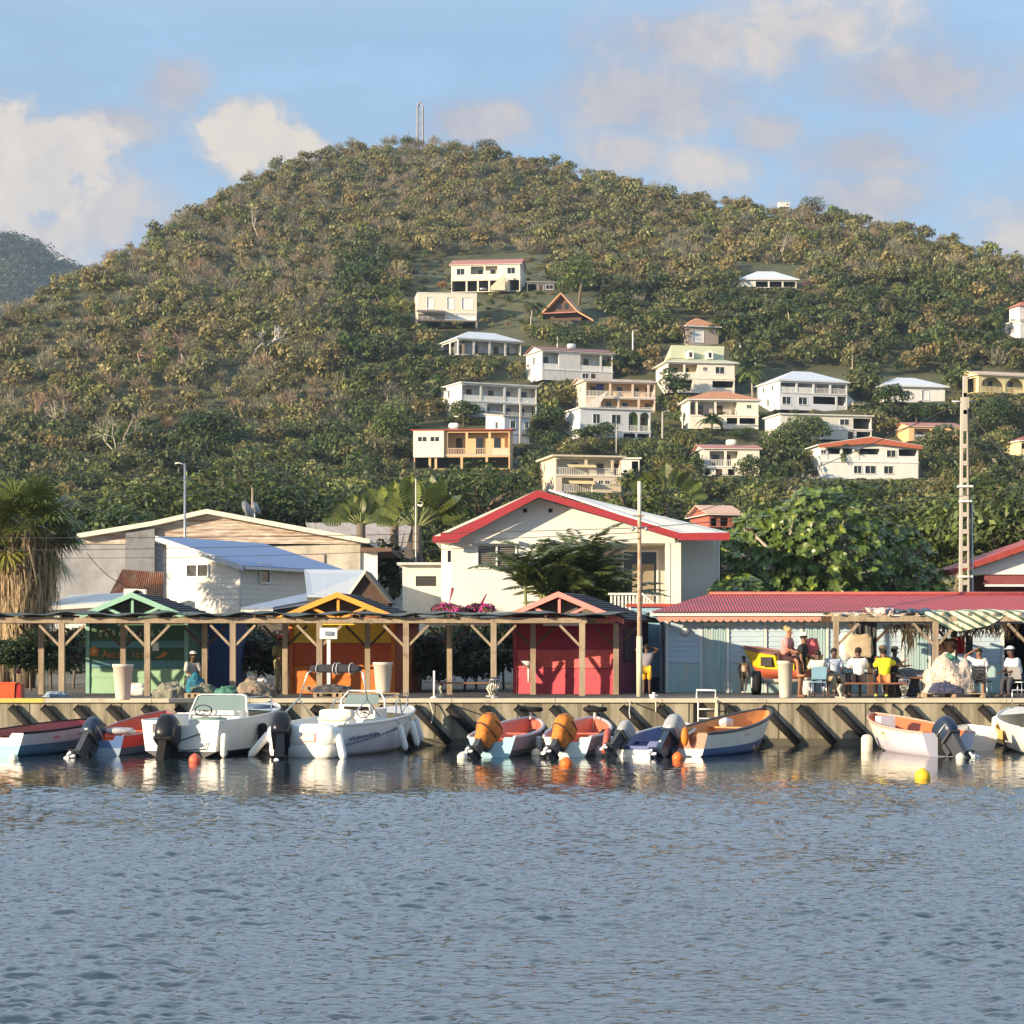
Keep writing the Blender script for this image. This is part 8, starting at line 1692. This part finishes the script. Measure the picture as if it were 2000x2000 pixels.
person('man with a dark cap sitting behind the bench at the right of the hat wearer', 1745, 63.2, R(60), 'sit', 1.72, DK, (.07,.06,.06), (.06,.05,.05), shorts=False, seat=.50, arms={'l':'table','r':'table'}, lean=.1, hat=((.05,.05,.06),'cap'), sleeve=.7)
person('man in white shirt with one arm bent over his head beside the net pile', 1912, 61.6, R(-15), 'sit', 1.74, MD, (.76,.73,.68), (.08,.07,.08), shorts=True, sleeve=.4, seat=.47, arms={'l':'lap','r':'head'}, lean=-.1)
person('man in white t-shirt and white cap bending forward at the right edge', 1988, 61.2, R(-62), 'sit', 1.80, DK, (.74,.74,.76), (.05,.05,.06), shorts=False, sleeve=.4, seat=.47, arms={'l':'lap','r':'lap'}, lean=.75, hat=((.76,.76,.76),'cap'))
person('small child in beige vest and dark shorts standing before the pale blue wall', 1453, 66.6, R(20), 'stand', 1.15, DK, (.52,.38,.26), (.09,.08,.075), shorts=True, sleeve=0, arms={'l':'down','r':'down'}, shoes=(.6,.58,.5))
person('bare-armed youth in yellow shorts standing behind the peeling pole, hands on head', 1263, 63.6, R(172), 'stand', 1.50, DK, (.24,.22,.25), (.70,.38,.03), shorts=True, sleeve=0, arms={'l':'up','r':'up'}, shoes=DK)
person('person in long olive clothes and red cap standing in shade by the orange kiosk', 547, 65.9, R(35), 'stand', 1.74, DK, (.28,.24,.08), (.30,.27,.12), shorts=False, sleeve=.8, arms={'l':'down','r':'lap'}, hat=((.55,.04,.03),'cap'))
person('person in a white cap crouched in shade behind the blue net heap', 372, 64.0, R(30), 'sit', 1.68, DK, (.42,.40,.36), (.05,.05,.06), shorts=False, sleeve=.8, seat=.38, arms={'l':'lap','r':'lap'}, lean=.6, hat=((.62,.60,.56),'cap'))
# stools for seated figures without a chair, table for the group
for lab, px, Y in (('small dark stool under the man in pale blue polo', 1628, 61.95), ('dark stool under the man in the brown hat', 1722, 62.95), ('dark stool under the man with the dark cap', 1745, 63.25), ('low crate seat under the crouched person in the shade', 372, 64.05)):
    T = thing('stool', lab, 'stool', (X(px,Y), Y, ZD)); hh = .46 if 'crate' not in lab else .36; m = MB(); m.box((-.19,-.17,hh-.05),(.19,.17,hh-.005), dtimber); m.build('seat', T)
    for x in (-.15,.15):
        for y in (-.13,.13): m = MB(); m.bar((x,y,0),(x,y,hh-.05), .035, .035, dtimber, (0,1,0)); m.build('leg', T)
T = thing('table', 'dark wooden table between the men seated near the canopy', 'table', (X(1700,62.2), 62.2, ZD)); m = MB(); m.box((-.75,-.35,.66),(.75,.35,.70), dtimber); m.build('tabletop', T)
for x in (-.65,.65):
    for y in (-.28,.28): m = MB(); m.box((x-.03,y-.03,0),(x+.03,y+.03,.659), dtimber); m.build('leg', T)
T = thing('bucket', 'white plastic bucket standing behind the planter seat', 'bucket', (X(1577,62.6), 62.6, ZD)); m = MB(); m.lathe([(.13,0),(.16,.42),(.17,.43),(.17,.46),(.15,.46),(.14,.44)], white, (0,0,0), 18); m.build('body', T); m = MB(); m.tube([(.165*math.cos(a),.02,.42+.14*math.sin(a)) for a in np.linspace(0, PI, 9)], .006, steel, 4); m.build('handle', T)
blobobj('red_plastic_bag', 'bright pink-red plastic bag held up beside the man in black', 'plastic bag', W(1586,1262,61.9), (.20,.12,.24), mat('pink_red_plastic', (.66,.13,.13), .4, .1), .8, 3, .2, seed=9)
blobobj('white_bundle', 'white cloth bundle lying on the ground beside the planter at the green kiosk', 'bundle', (X(268,64.3), 64.3, ZD+.16), (.30,.2,.20), white, .8, 3, .3, seed=12)
build_woods()
build_haze()
